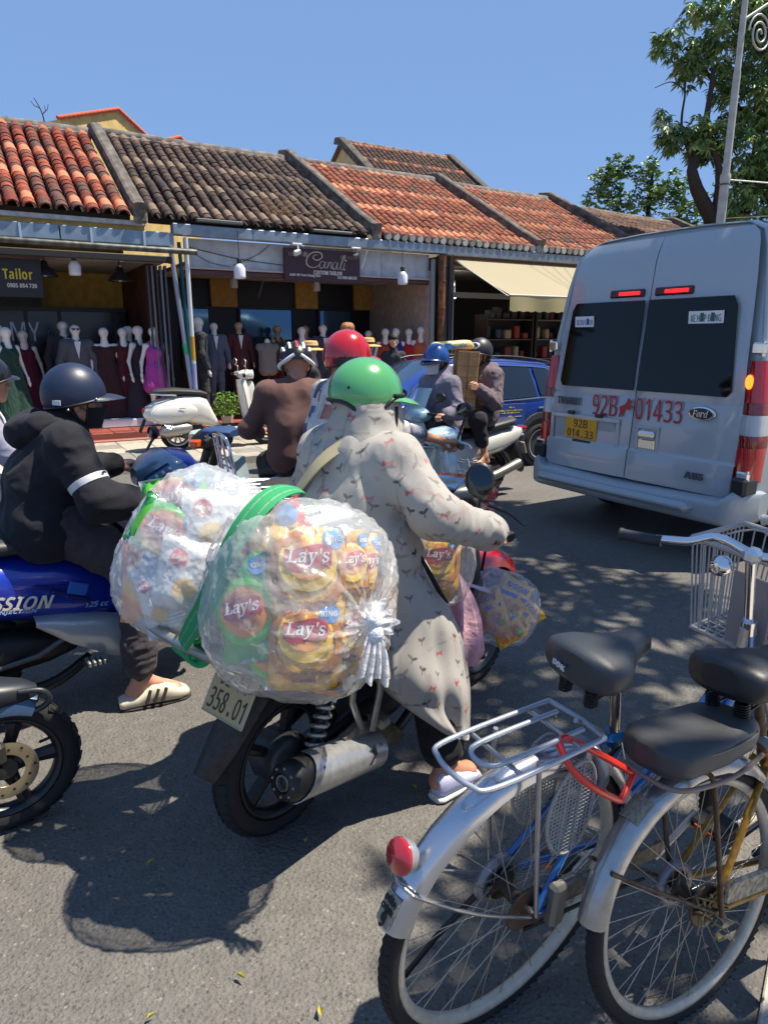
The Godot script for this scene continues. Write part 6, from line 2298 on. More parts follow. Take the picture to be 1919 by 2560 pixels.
	for x in [0.0, 1.28]:
		var q := node(t, "wheel", V(x, 0.23, 0))
		tyre(q, 0.23, 0.11, 0.07, 30)
		alloy(q, 0.165, 0.09, 10, "9a9da0", 0.5, 0.02)
		s = S.new()
		ring(s, [U(0.158, -0.045), U(0.166, -0.05), U(0.17, -0.045), U(0.17, 0.045), U(0.166, 0.05), U(0.158, 0.045)])
		part(q, "rim_line", s, m("d8d8d6", 0.35, 0.3))
	s = S.new()
	s.at(V(0.1, 0.28, 0.1), rot(90, 0, 0)).lathe([U(0.11, -0.06), U(0.12, 0.0), U(0.1, 0.06), U(0.04, 0.08), U(0.001, 0.08)], 18, true)
	s.box(Vector3.ZERO, V(0.01, 0.01, 0.01))
	s.at(V(0.25, 0.28, 0.06)).box(Vector3.ZERO, V(0.22, 0.12, 0.14), 0.03)
	part(t, "engine", s, m("3c3d3f", 0.5, 0.5))
	var mf := node(t, "muffler")
	s = S.new()
	s.at(V(-0.06, 0.3, 0.17), rot(0, 0, 98)).lathe([U(0.03, -0.24), U(0.075, -0.17), U(0.09, 0.0), U(0.085, 0.14), U(0.05, 0.2), U(0.02, 0.2)], 20, true)
	part(mf, "silencer", s, m("9c9a96", 0.35, 0.7))
	for k in 4: boxp(mf, "slot", V(-0.12 + k * 0.022, 0.36 - k * 0.035, 0.247 - absf(k - 1.5) * 0.008), V(0.16, 0.01, 0.012), m("d4d2cc", 0.35, 0.6), 0.004, rot(0, 0, -12))
	tubep(mf, "pipe", [V(0.12, 0.24, 0.15), V(0.28, 0.2, 0.12), V(0.36, 0.26, 0.06)], 0.022, m("6a655f", 0.4, 0.7), 8, 4)
	boxp(t, "tail_lamp", V(-0.43, 0.57, 0), V(0.04, 0.07, 0.1), m("a3141c", 0.1, 0.0, {"c": 1.0}), 0.015)
	boxp(t, "rear_guard", V(-0.46, 0.36, 0), V(0.02, 0.2, 0.16), plastic("1b1b1d"), 0.006, rot(0, 0, -24))
	tubep(t, "stand", [V(0.62, 0.26, -0.08), V(0.66, 0.12, -0.12), V(0.6, 0.01, -0.16)], 0.012, m("2c2c2e", 0.5), 6)
	if rack:
		var rk := node(t, "front_rack")
		s = S.new()
		var pts := [V(1.1, 0.9, 0.16), V(1.16, 0.72, 0.16), V(1.24, 0.5, 0.15), V(1.26, 0.44, 0.14)]
		for sd in [-1.0, 1.0]:
			var pl := []
			for q in pts: pl.append(V(q.x, q.y, q.z * sd))
			s.tube(bez(pl, 4), 0.009, 6)
			s.tube([V(1.06, 0.9, 0.12 * sd), V(1.2, 0.86, 0.1 * sd), V(1.3, 0.56, 0.08 * sd)], 0.007, 6)
		for k in 6:
			var f := k / 5.0
			s.tube([V(1.12 + 0.13 * f, 0.86 - 0.4 * f, -0.155), V(1.18 + 0.12 * f, 0.85 - 0.3 * f, 0.0), V(1.12 + 0.13 * f, 0.86 - 0.4 * f, 0.155)], 0.007, 6)
		part(rk, "bars", s, chrome())
		rk = node(t, "rear_carrier")
		s = S.new()
		s.tube(bez([V(0.2, 0.82, 0.17), V(-0.2, 0.84, 0.18), V(-0.46, 0.86, 0.16), V(-0.52, 0.86, 0.0), V(-0.46, 0.86, -0.16), V(-0.2, 0.84, -0.18), V(0.2, 0.82, -0.17)], 6), 0.01, 8)
		for z in [-0.1, 0.0, 0.1]: s.tube([V(-0.16, 0.85, z), V(-0.51, 0.86, z * 0.9)], 0.006, 6)
		part(rk, "carrier_frame", s, chrome())
		s = S.new()
		s.tube(bez([V(-0.42, 0.86, 0.12), V(-0.44, 1.0, 0.12), V(-0.46, 1.12, 0.11), V(-0.47, 1.15, 0.06), V(-0.47, 1.15, -0.06), V(-0.46, 1.12, -0.11), V(-0.44, 1.0, -0.12), V(-0.42, 0.86, -0.12)], 5), 0.01, 8)
		for k in 4: s.tube([V(-0.43 - 0.01 * k, 0.92 + k * 0.055, -0.12), V(-0.43 - 0.01 * k, 0.92 + k * 0.055, 0.12)], 0.006, 6)
		for z in [-0.04, 0.04]: s.tube([V(-0.43, 0.87, z), V(-0.47, 1.15, z)], 0.006, 6)
		part(rk, "backrest_frame", s, chrome())

func parked_vespa() -> void:
	var t := thing("parked_scooter", "white rounded scooter parked on the far pavement before the mannequins", "scooter", V(2.14, 0.1, -9.12), deg_to_rad(-4))
	t.scale = Vector3.ONE * 0.93
	vespa_body(t, "d5d3ca", false)
	mirror(t, V(0.95, 1.05, 0.2), V(0.93, 1.2, 0.26), m("b9a9a0", 0.2, 0.5))
	mirror(t, V(0.95, 1.05, -0.2), V(0.93, 1.2, -0.26), m("b9a9a0", 0.2, 0.5))
	for q in [[V(0.05, 0.6, 0.255), 0.09]]: boxp(t, "side_badge", q[0], V(q[1], 0.012, 0.006), chrome(), 0.003)
func pale_vespa() -> void:
	var t := thing("pale_scooter", "pale blue rounded scooter with chrome racks between the brown shirted man and the patterned coat", "scooter", V(1.42, 0, -3.36), deg_to_rad(1))
	t.scale = Vector3.ONE * 0.92
	vespa_body(t, "a9c3cf", true)
	mirror(t, V(0.95, 1.05, 0.25), V(0.92, 1.24, 0.34), plastic("1d1d1f"), V(-1, 0.1, 0), U(0.07, 0.045))
	var p := thing("person", "rider in a plaid block shirt and red helmet behind the green helmet", "person", t.position, t.rotation.y)
	p.scale = t.scale
	var J := {"pel": V(0.2, 0.94, 0), "chest": V(0.26, 1.33, 0), "head": V(0.33, 1.52, 0), "sw": 0.18, "el": [V(0.5, 1.14, 0.27), V(0.5, 1.14, -0.27)], "wr": [V(0.8, 1.06, 0.28), V(0.8, 1.06, -0.28)], "kn": [V(0.68, 0.8, 0.17), V(0.62, 0.76, -0.16)], "an": [V(0.98, 0.46, 0.27), V(0.82, 0.4, -0.2)], "toe": [V(1.1, 0.38, 0.3), V(0.96, 0.34, -0.2)]}
	var b := body(p, "body", skin_mat("ad7c5e"))
	soft(b, torso_bones(J, -0.01) + arm_bones(J, -0.006) + leg_bones(J, -0.008) + foot_bones(J, 0, 0) + foot_bones(J, 1, 0), 0.017, 0.03)
	var hb := head_basis(V(1, -0.05, 0.35))
	head_into(b, J.head, hb, 0.007)
	for i in 2: hand_into(b, J.wr[i], J.wr[i] + V(0.09, -0.02, 0), Vector3.UP, V(0, 0, -1 if i == 0 else 1), 0.0, 0.006)
	soft(body(p, "shirt", m("ffffff", 0.9, 0.0, {"a": ["plaid", 2.0], "rim": 0.2})), torso_bones(J, 0.016) + arm_bones(J, 0.016, 1.0, 0.5), 0.015, 0.035, 0.008)
	soft(body(p, "trousers", cloth("2a2b2e")), leg_bones(J, 0.02, 1.0, 0.92) + [[J.pel + V(0, 0, 0.07), J.pel + V(0, 0, -0.07), 0.13, 0.13]], 0.016, 0.03, 0.008)
	var h := half_helmet(p, J.head, hb, m("b0141e", 0.2, 0.0, {"c": 1.0}), plastic("1c1a1b"), V(0.142, 0.15, 0.125), 0.06, -0.075)
	var s := S.new()
	s.at(V(0.0, 0.0, 0.0))
	var rows := []
	for j in 3:
		var a := PackedVector3Array()
		for i in 9:
			var az := deg_to_rad(lerpf(20, 130, i / 8.0))
			var e := lerpf(-0.02, 0.055 * sin(PI * i / 8.0) + 0.0, j / 2.0)
			var d := V(cos(az), 0, sin(az)) * sqrt(maxf(0.0, 1.0 - pow(e / 0.15, 2)))
			a.append(V(-0.012, 0.035, 0) + V(d.x * 0.145, e - 0.03, d.z * 0.128))
		a.reverse()
		rows.append(a)
	s.sheet(rows, 0.003)
	part(h, "side_panel", s, plastic("171517"))
	straps(p, hb, J.head, plastic("171517"))
func cub_bike() -> void:
	var t := thing("step_through_bike", "step-through motorbike with pale leg shield and amber indicator under the brown shirted man", "motorbike", V(1.71, 0, -4.12), deg_to_rad(127))
	t.scale = Vector3.ONE * 0.9
	var pale := m("b4c8cc", 0.3, 0.0, {"c": 0.8})
	var dk := plastic("1d1d20")
	for x in [-0.25, 0.95]: moto_wheel(t, x, 0.28, 0.08, "8d9094", 9)
	hullp(t, "seat", [[-0.45, 0.76, 0.82, 0.09], [-0.2, 0.74, 0.84, 0.13], [0.1, 0.73, 0.82, 0.12], [0.28, 0.71, 0.78, 0.06]], plastic("202024", 0.6))
	hullp(t, "side_cover", [[-0.5, 0.52, 0.7, 0.06], [-0.2, 0.4, 0.73, 0.12], [0.15, 0.4, 0.72, 0.12], [0.35, 0.42, 0.62, 0.06]], pale)
	for sd in [-1.0, 1.0]:
		var rows := []
		for j in 5:
			var f := j / 4.0
			rows.append(PackedVector3Array([V(0.62 + 0.1 * f, 0.28 + 0.5 * f, sd * 0.09), V(0.58 + 0.1 * f, 0.28 + 0.52 * f, sd * 0.2), V(0.5 + 0.12 * f, 0.3 + 0.48 * f, sd * 0.27)]))
		var s := S.new()
		s.sheet(rows, 0.006)
		part(t, "leg_shield", s, pale)
		tubep(t, "fork", [V(0.72, 0.88, sd * 0.06), V(0.84, 0.58, sd * 0.07), V(0.95, 0.28, sd * 0.06)], [0.035, 0.032, 0.024], dk, 10)
	var rb := S.new()
	rb.at(V(0.56, 0.62, -0.265), rot(0, 180, 0)).lathe([U(0.05, -0.003), U(0.05, 0.003)], 16, true)
	part(t, "round_label", rb, m("c6bf9a", 0.5))
	hullp(t, "headlamp_cowl", [[0.6, 0.9, 1.0, 0.1], [0.7, 0.86, 1.03, 0.12], [0.8, 0.87, 1.02, 0.1], [0.86, 0.9, 0.98, 0.07]], dk)
	boxp(t, "headlamp", V(0.87, 0.94, 0), V(0.05, 0.14, 0.16), m("aeb8b0", 0.08, 0.2, {"c": 1.0}), 0.03)
	for sd in [-1.0, 1.0]:
		boxp(t, "indicator", V(0.76, 0.93, sd * 0.15), V(0.07, 0.06, 0.08), m("c4501a", 0.15, 0.0, {"c": 1.0}), 0.012)
		tubep(t, "handlebar", [V(0.7, 0.98, 0), V(0.62, 1.0, sd * 0.2), V(0.55, 0.99, sd * 0.26)], 0.014, chrome(), 8)
		grip(t, V(0.55, 0.99, sd * 0.26), V(0.52, 0.98, sd * 0.36), dk)
	hullp(t, "blue_cover", [[0.5, 0.98, 1.03, 0.08], [0.6, 0.97, 1.05, 0.14], [0.74, 0.98, 1.04, 0.1]], m("22406a", 0.6))
	fender(t, "front_fender", 0.95, 0.28, 0.32, 0.12, 30, 150, dk)
	fender(t, "rear_fender", -0.25, 0.28, 0.32, 0.13, 40, 190, dk)
	boxp(t, "engine", V(0.3, 0.32, 0), V(0.36, 0.2, 0.2), m("4a4b4d", 0.5, 0.4), 0.05)
	var bk := node(t, "wire_basket")
	var s := S.new()
	for j in 5:
		var y := 0.5 + j * 0.06
		s.tube([V(1.0, y, -0.14), V(1.26, y, -0.14), V(1.26, y, 0.14), V(1.0, y, 0.14)], 0.004, 4, true)
	for k in 5:
		for z in [-0.14, 0.14]: s.tube([V(1.0 + k * 0.065, 0.5, z), V(1.0 + k * 0.065, 0.74, z)], 0.004, 4)
	part(bk, "wires", s, m("3a3a3c", 0.5))
	var p := thing("person", "man in a brown long sleeved shirt and bicycle helmet, seen from behind", "person", V(1.74, 0, -4.1), deg_to_rad(72))
	p.scale = Vector3.ONE * 0.9
	var J := {"pel": V(0.0, 0.88, 0), "chest": V(0.07, 1.31, 0), "head": V(0.13, 1.5, 0), "sw": 0.21, "w": 1.14, "el": [V(0.1, 1.02, 0.33), V(0.06, 1.06, -0.36)], "wr": [V(0.3, 0.98, 0.26), V(0.3, 1.0, -0.28)], "kn": [V(0.42, 0.76, 0.2), V(0.4, 0.76, -0.22)], "an": [V(0.42, 0.34, 0.2), V(0.4, 0.34, -0.22)], "toe": [V(0.55, 0.28, 0.22), V(0.53, 0.28, -0.24)]}
	var b := body(p, "body", skin_mat("a97660"))
	soft(b, torso_bones(J, -0.01) + arm_bones(J, -0.006) + leg_bones(J, -0.008) + foot_bones(J, 0, 0) + foot_bones(J, 1, 0) + [[J.chest + V(0.0, 0.03, 0), J.head + V(-0.03, -0.04, 0), 0.068, 0.064]], 0.015, 0.03)
	var hb := head_basis(V(1, -0.2, 0))
	head_into(b, J.head, hb, 0.006)
	for i in 2: hand_into(b, J.wr[i], J.wr[i] + V(0.08, 0.02, -0.03 if i == 0 else 0.03), Vector3.UP, V(0, 0, -1 if i == 0 else 1), 0.2, 0.006)
	soft(body(p, "shirt", cloth("5e423c")), torso_bones(J, 0.02) + arm_bones(J, 0.018, 1.05, 0.95), 0.012, 0.05, 0.006, 3.5)
	s = S.new()
	s.tube([J.chest + V(-0.065, 0.04, 0.0), J.chest + V(-0.04, 0.06, 0.06), J.chest + V(0.03, 0.06, 0.085), J.chest + V(0.09, 0.03, 0.0), J.chest + V(0.03, 0.06, -0.085), J.chest + V(-0.04, 0.06, -0.06)], 0.014, 6, true)
	part(p, "collar", s, cloth("6f4a3f"))
	soft(body(p, "trousers", cloth("17171a")), leg_bones(J, 0.02, 1.0, 0.95) + [[J.pel + V(0, -0.03, 0.08), J.pel + V(0, -0.03, -0.08), 0.14, 0.14]], 0.016, 0.03, 0.007)
	var h := node(p, "helmet")
	h.transform = Transform3D(head_basis(V(1, -0.3, 0)), J.head)
	var cc := V(-0.01, 0.035, 0)
	var r := V(0.15, 0.135, 0.118)
	var rim := func(az: float) -> float: return 0.02 - 0.05 * pow(0.5 - 0.5 * cos(az), 2)
	s = S.new()
	helmet_shell(s, r, cc, rim)
	part(h, "shell", s, plastic("131316", 0.35))
	for q in [[-0.085, "d9dce0"], [-0.045, "d9dce0"], [0.0, "a82a32"], [0.045, "d9dce0"], [0.085, "d9dce0"]]:
		s = S.new()
		var pth := []
		var rr := []
		for k in 13:
			var g := lerpf(-1.05, 1.15, k / 12.0)
			var zz: float = q[0] * (1.0 + 0.12 * cos(g))
			var w2 := sqrt(maxf(0.05, 1.0 - pow(zz / 0.125, 2)))
			pth.append(cc + V(-sin(g) * 0.151 * w2, cos(g) * 0.136 * w2, zz))
			rr.append(0.011)
		s.tube(pth, rr, 8, false, true, 0.5)
		part(h, "rib", s, m(q[1], 0.3, 0.0, {"c": 0.6}))
	for sd in [-1.0, 1.0]:
		s = S.new()
		s.tube(bez([V(0.07, 0.0, sd * 0.105), V(-0.03, -0.005, sd * 0.122), V(-0.12, 0.01, sd * 0.075), V(-0.15, 0.04, sd * 0.02)], 5), 0.015, 7)
		part(h, "rib", s, m("d9dce0", 0.3, 0.0, {"c": 0.6}))
	straps(p, hb, J.head, plastic("171517"))
func sport_body(t: Node, main: Material, second: Material, dk: Material) -> void:
	moto_wheel(t, 0.0, 0.27, 0.1, "1d1e20", 5)
	moto_wheel(t, 1.26, 0.27, 0.09, "1d1e20", 5)
	hullp(t, "seat", [[-0.36, 0.8, 0.85, 0.08], [-0.28, 0.75, 0.86, 0.13], [0.0, 0.72, 0.83, 0.15], [0.2, 0.69, 0.78, 0.155], [0.42, 0.68, 0.76, 0.14], [0.58, 0.66, 0.73, 0.09], [0.64, 0.64, 0.68, 0.05]], plastic("26282d", 0.5), 26)
	hullp(t, "side_panel", [[-0.52, 0.66, 0.72, 0.03], [-0.36, 0.56, 0.76, 0.11], [-0.1, 0.47, 0.74, 0.16], [0.2, 0.42, 0.7, 0.175], [0.45, 0.36, 0.66, 0.16], [0.6, 0.34, 0.6, 0.12], [0.68, 0.34, 0.5, 0.08]], main, 26)
	for sd in [-1.0, 1.0]:
		var rows := []
		for q in [[0.3, 0.40, 0.44], [0.42, 0.30, 0.42], [0.58, 0.2, 0.38], [0.72, 0.16, 0.33], [0.86, 0.19, 0.33], [1.0, 0.28, 0.4], [1.08, 0.4, 0.5]]:
			rows.append(PackedVector3Array([V(q[0], q[1], sd * 0.14), V(q[0], q[1] + 0.01, sd * 0.185), V(q[0], lerpf(q[1], q[2], 0.6), sd * 0.2), V(q[0], q[2], sd * 0.18), V(q[0], q[2] + 0.01, sd * 0.12)]))
		var s := S.new()
		s.grid(rows, false, false)
		part(t, "floor_sill", s, second)
	boxp(t, "floorboard", V(0.8, 0.32, 0), V(0.36, 0.03, 0.3), dk, 0.01)
	hullp(t, "engine", [[-0.12, 0.2, 0.36, 0.1], [0.1, 0.18, 0.4, 0.14], [0.35, 0.2, 0.36, 0.13], [0.46, 0.22, 0.32, 0.08]], m("232426", 0.5, 0.3))
	var rows := []
	for j in 8:
		var f := j / 7.0
		var a := PackedVector3Array()
		for i in 9:
			var z := lerpf(-1, 1, i / 8.0)
			a.append(V(1.02 - 0.06 * f - 0.1 * z * z + 0.14 * (1 - f) * 0.3, lerpf(0.34, 0.9, f), z * (0.19 - 0.04 * f)))
		rows.append(a)
	var s := S.new()
	s.sheet(rows, 0.012)
	part(t, "leg_shield", s, dk)
	hullp(t, "front_panel", [[0.98, 0.5, 0.92, 0.14], [1.06, 0.45, 0.9, 0.15], [1.15, 0.48, 0.82, 0.11], [1.22, 0.55, 0.72, 0.05]], main)
	fender(t, "front_fender", 1.26, 0.27, 0.31, 0.14, 20, 160, main, 0.02)
	for sd in [-1.0, 1.0]: tubep(t, "fork", [V(1.06, 0.62, sd * 0.06), V(1.26, 0.27, sd * 0.07)], 0.02, m("6a6c70", 0.4, 0.6), 8)
	fender(t, "rear_hugger", 0.0, 0.27, 0.3, 0.13, 60, 190, dk)

func blue_scooter() -> void:
	var t := thing("blue_scooter", "blue and silver scooter ridden by the man in black, cut by the left edge", "scooter", V(-0.25, 0, -3.02), deg_to_rad(6))
	var blue := m("1733a8", 0.26, 0.15, {"c": 1.0})
	var dk := plastic("1a1b1e")
	sport_body(t, blue, m("aeb4bb", 0.32, 0.35, {"c": 0.8}), dk)
	var s := S.new()
	for q in [[0.42, 0.52, 0.1, 0.02, -24], [0.47, 0.49, 0.1, 0.02, -24], [0.38, 0.56, 0.14, 0.014, -12]]:
		s.at(V(q[0], q[1], 0.172), rot(0, 4, q[4])).box(Vector3.ZERO, V(q[2], q[3], 0.012), 0.003)
	part(t, "graphic_stripe", s, m("0f1f66", 0.3))
	s = S.new()
	s.at(V(0.47, 0.535, 0.174), rot(0, 6, -22)).box(Vector3.ZERO, V(0.075, 0.05, 0.012), 0.003)
	part(t, "graphic_patch", s, m("2f62b8", 0.3))
	s = S.new()
	s.at(V(0.225, 0.527, 0.179), rot(-4, 1, -9)).txt("MISSION", 0.29, 0.052, 0.004, true, "Droid Sans", 0.35)
	part(t, "panel_lettering", s, m("d8d3c2", 0.3, 0.3))
	s = S.new()
	s.at(V(0.24, 0.49, 0.182), rot(-4, 1, -9)).txt("INJECTION", 0.14, 0.018, 0.003, true, "Droid Sans", 0.35)
	s.at(V(0.54, 0.445, 0.152), rot(-4, 14, -12)).txt("125 cc", 0.1, 0.022, 0.003, true, "Droid Sans", 0.35)
	part(t, "small_lettering", s, m("8fa8d8", 0.4))
	boxp(t, "grab_rail", V(-0.02, 0.72, 0.17), V(0.26, 0.03, 0.03), m("b9bcc2", 0.3, 0.4), 0.014)
	hullp(t, "handlebar_cowl", [[0.78, 0.9, 0.97, 0.05], [0.83, 0.86, 1.02, 0.13], [0.9, 0.84, 1.05, 0.17], [0.98, 0.86, 1.03, 0.16], [1.05, 0.9, 0.98, 0.1]], m("6f8598", 0.3, 0.2, {"c": 0.8}), 24)
	hullp(t, "front_cowl", [[0.92, 0.8, 1.05, 0.16], [1.0, 0.78, 1.04, 0.175], [1.05, 0.8, 0.98, 0.15], [1.1, 0.84, 0.92, 0.08]], blue, 24)
	var ds := node(t, "lamp_cluster", V(0.85, 0.955, 0.135), deg_to_rad(-20))
	boxp(ds, "cluster_bed", V(0, 0, 0.0), V(0.14, 0.055, 0.03), m("27405e", 0.1, 0.3, {"c": 1.0}), 0.014, rot(-14, 0, 32))
	for k in 4:
		s = S.new()
		s.ball(V(-0.04 + k * 0.028, -0.022 + k * 0.016, 0.016), Vector3.ONE * 0.011, 8, 6)
		part(ds, "lens", s, m("a8b8c4", 0.05, 0.5))
	for sd in [-1.0, 1.0]:
		tubep(t, "handlebar", [V(0.92, 0.95, 0.1 * sd), V(0.86, 0.94, 0.24 * sd)], 0.016, dk, 8)
		grip(t, V(0.86, 0.94, 0.22 * sd), V(0.83, 0.925, 0.35 * sd), dk)
		tubep(t, "brake_lever", [V(0.9, 0.95, sd * 0.2), V(0.94, 0.94, sd * 0.28), V(0.9, 0.93, sd * 0.36)], 0.007, m("3a3b3d", 0.4, 0.5), 6, 4)
	mirror(t, V(0.9, 1.0, -0.2), V(0.97, 1.08, -0.3), dk, V(-1, 0.1, 0), U(0.05, 0.032))
	hullp(t, "rider_tray", [[0.7, 0.7, 0.73, 0.1], [0.84, 0.7, 0.74, 0.17], [0.95, 0.72, 0.8, 0.16]], m("1f2126", 0.3))
	tubep(t, "side_stand", [V(0.12, 0.24, 0.12), V(0.3, 0.28, 0.16), V(0.46, 0.36, 0.16)], 0.012, m("5a5c60", 0.4, 0.5), 6)
	var pg := node(t, "footpeg", V(0.5, 0.22, 0.21))
	for k in 4: boxp(pg, "peg_rib", V(-0.03 + k * 0.02, 0, 0), V(0.012, 0.024, 0.07), m("8c8c8c", 0.4, 0.4), 0.004)
	boxp(pg, "peg_bar", V(0, -0.012, -0.01), V(0.09, 0.014, 0.06), m("3a3b3d", 0.5))
	tubep(t, "exhaust", [V(0.5, 0.2, 0.1), V(0.3, 0.14, 0.16), V(-0.05, 0.2, 0.19), V(-0.3, 0.26, 0.2)], [0.02, 0.025, 0.05, 0.055], m("2a2b2d", 0.4, 0.4), 12, 4)
	var p := thing("person", "man in a black jacket, navy helmet and face mask on the blue scooter", "person", t.position, t.rotation.y)
	var J := {"pel": V(0.40, 0.83, 0), "chest": V(0.49, 1.12, 0), "head": V(0.58, 1.27, 0), "sw": 0.175, "w": 0.92, "slump": 0.025, "el": [V(0.56, 0.91, 0.3), V(0.64, 0.94, -0.28)], "wr": [V(0.76, 0.87, 0.29), V(0.78, 0.95, -0.28)], "kn": [V(0.7, 0.58, 0.22), V(0.74, 0.6, -0.18)], "an": [V(0.655, 0.13, 0.28), V(0.76, 0.38, -0.16)], "toe": [V(0.79, 0.03, 0.31), V(0.9, 0.35, -0.16)]}
	var b := body(p, "body", skin_mat("c08a70"))
	soft(b, torso_bones(J, -0.012) + arm_bones(J, -0.006) + leg_bones(J, -0.01) + foot_bones(J, 0, -0.004) + foot_bones(J, 1, -0.004), 0.012, 0.026)
	var hb := head_basis(V(1, -0.06, 0.1))
	head_into(b, J.head, hb * Basis.from_scale(Vector3.ONE * 0.88), 0.004)
	hand_into(b, J.wr[0], V(0.845, 0.925, 0.29), Vector3.UP, V(0, 0, -1))
	hand_into(b, J.wr[1], V(0.855, 0.945, -0.29), Vector3.UP, V(0, 0, 1))
	var blk := cloth("10121b")
	soft(body(p, "jacket", blk), torso_bones(J, 0.026) + arm_bones(J, 0.024, 1.0, 0.9) + [[J.pel + V(-0.01, -0.05, 0.09), J.pel + V(-0.01, -0.05, -0.09), 0.138, 0.138], [J.el[0], (J.el[0] as Vector3).lerp(J.wr[0], 0.85), 0.064, 0.052]], 0.0105, 0.04, 0.008, 5.0, Transform3D.IDENTITY, V(1, 1.4, 1))
	soft(body(p, "hood", blk), [[V(0.41, 1.19, 0.09), V(0.37, 1.16, 0.0), 0.048, 0.06], [V(0.41, 1.19, -0.09), V(0.37, 1.16, 0.0), 0.048, 0.06], [V(0.43, 1.2, 0.08), V(0.52, 1.17, 0.075), 0.04, 0.028], [V(0.43, 1.2, -0.08), V(0.52, 1.17, -0.075), 0.04, 0.028]], 0.01, 0.03, 0.006, 8.0)
	soft(body(p, "trousers", cloth("3a3539")), leg_bones(J, 0.024, 1.0, 0.9) + [[J.pel + V(0, -0.03, 0.08), J.pel + V(0, -0.03, -0.08), 0.13, 0.13], [(J.kn[0] as Vector3).lerp(J.an[0], 0.72), (J.kn[0] as Vector3).lerp(J.an[0], 0.84), 0.066, 0.05]], 0.011, 0.035, 0.011, 9.0, Transform3D.IDENTITY, V(1, 1.6, 1))
	var sh: Vector3 = J.chest + V(0, -0.01, 0.19)
	var ax: Vector3 = (J.el[0] as Vector3) - sh
	var bd := node(p, "arm_band", sh + ax * 0.66)
	bd.basis = Basis(Quaternion(Vector3.UP, ax.normalized()))
	s = S.new()
	s.lathe([U(0.076, -0.014), U(0.079, -0.012), U(0.078, 0.012), U(0.075, 0.014)], 24)
	part(bd, "band", s, m("c4c6cb", 0.6))
	s = S.new()
	for q in [[60, 0.0], [75, 0.0]]: s.at(Basis(Vector3.UP, deg_to_rad(q[0])) * V(0.079, q[1], 0), Basis(Vector3.UP, deg_to_rad(q[0])) * rot(45, 0, 0)).box(Vector3.ZERO, V(0.003, 0.01, 0.01))
	for k in 5: s.at(Basis(Vector3.UP, deg_to_rad(100 + k * 5)) * V(0.079, -0.006 + 0.002 * (k - 1) * (k - 1) * 0.5, 0), Basis(Vector3.UP, deg_to_rad(100 + k * 5)) * rot(-20, 0, 0)).box(Vector3.ZERO, V(0.003, 0.006 - k * 0.0008, 0.01))
	part(bd, "band_marks", s, m("15161a", 0.5))
	var f0: Vector3 = J.toe[0]
	var cl := node(p, "clog", V(J.an[0].x - 0.05, 0.0, J.an[0].z - 0.005), deg_to_rad(-10))
	hullp(cl, "upper", [[-0.045, 0.006, 0.05, 0.03], [-0.03, 0.004, 0.055, 0.042], [0.03, 0.004, 0.06, 0.045], [0.09, 0.004, 0.1, 0.05], [0.15, 0.004, 0.09, 0.054], [0.2, 0.004, 0.065, 0.05], [0.235, 0.008, 0.045, 0.032], [0.245, 0.012, 0.03, 0.012]], m("c6bca6", 0.75), 22)
	hullp(cl, "sole", [[-0.05, 0.0, 0.012, 0.034], [0.0, 0.0, 0.014, 0.048], [0.12, 0.0, 0.014, 0.056], [0.22, 0.0, 0.012, 0.045], [0.25, 0.0, 0.01, 0.016]], m("2c2622", 0.8))
	for k in 3: boxp(cl, "bar", V(0.07 + k * 0.032, 0.052, 0.047 + k * 0.002), V(0.014, 0.062, 0.012), m("2c221e", 0.7), 0.003, rot(-14, 0, -22))
	var h := half_helmet(p, J.head, hb, m("1b2740", 0.42), plastic("0f1218"), V(0.142, 0.142, 0.122), 0.085, -0.07)
	boxp(h, "label", V(-0.095, 0.0, 0.1), V(0.045, 0.022, 0.004), m("c9ccd2", 0.5), 0.001, rot(0, -48, 0))
	for q in [V(0.07, 0.02, 0.108), V(-0.05, -0.03, 0.118)]:
		s = S.new()
		s.ball(q, Vector3.ONE * 0.006, 8, 5)
		part(h, "rivet", s, m("b7bcc4", 0.3, 0.8))
	straps(p, hb, J.head, plastic("17171a"))
	var mk := node(p, "face_mask")
	mk.transform = Transform3D(hb, J.head)
	var rr := []
	for j in 6:
		var f := j / 5.0
		var a := PackedVector3Array()
		for i in 11:
			var g := deg_to_rad(lerpf(-78, 78, i / 10.0))
			a.append(V(0.018 + cos(g) * (0.102 - 0.016 * f + 0.012 * cos(g) * (1 - f)), -0.022 - 0.095 * f, sin(g) * (0.074 - 0.022 * f)))
		rr.append(a)
	s = S.new()
	s.sheet(rr, -0.003)
	part(mk, "mask", s, cloth("17171b"))
	tubep(mk, "ear_loop", [V(0.04, -0.04, 0.073), V(0.0, -0.015, 0.088), V(-0.015, 0.0, 0.09)], 0.002, plastic("17171b"), 5)
	glasses(p, hb, J.head, "1a1a1c")
	var hs := hb * Basis.from_scale(Vector3.ONE * 0.88)
	for nm in ["helmet", "chin_strap", "face_mask", "glasses"]:
		var q: Node3D = p.get_node(nm)
		q.transform = Transform3D(hs, J.head) if nm != "chin_strap" else Transform3D(Basis.from_scale(Vector3.ONE * 0.88), J.head * 0.12)
	soft(body(p, "hair", m("1a1513", 0.6)), [[V(-0.07, -0.02, 0.0), V(-0.075, -0.07, 0.0), 0.06, 0.045], [V(-0.05, -0.02, 0.055), V(-0.055, -0.055, 0.05), 0.04, 0.025], [V(-0.05, -0.02, -0.055), V(-0.055, -0.055, -0.05), 0.04, 0.025]], 0.006, 0.02, 0.003, 40.0, Transform3D(hs, J.head))
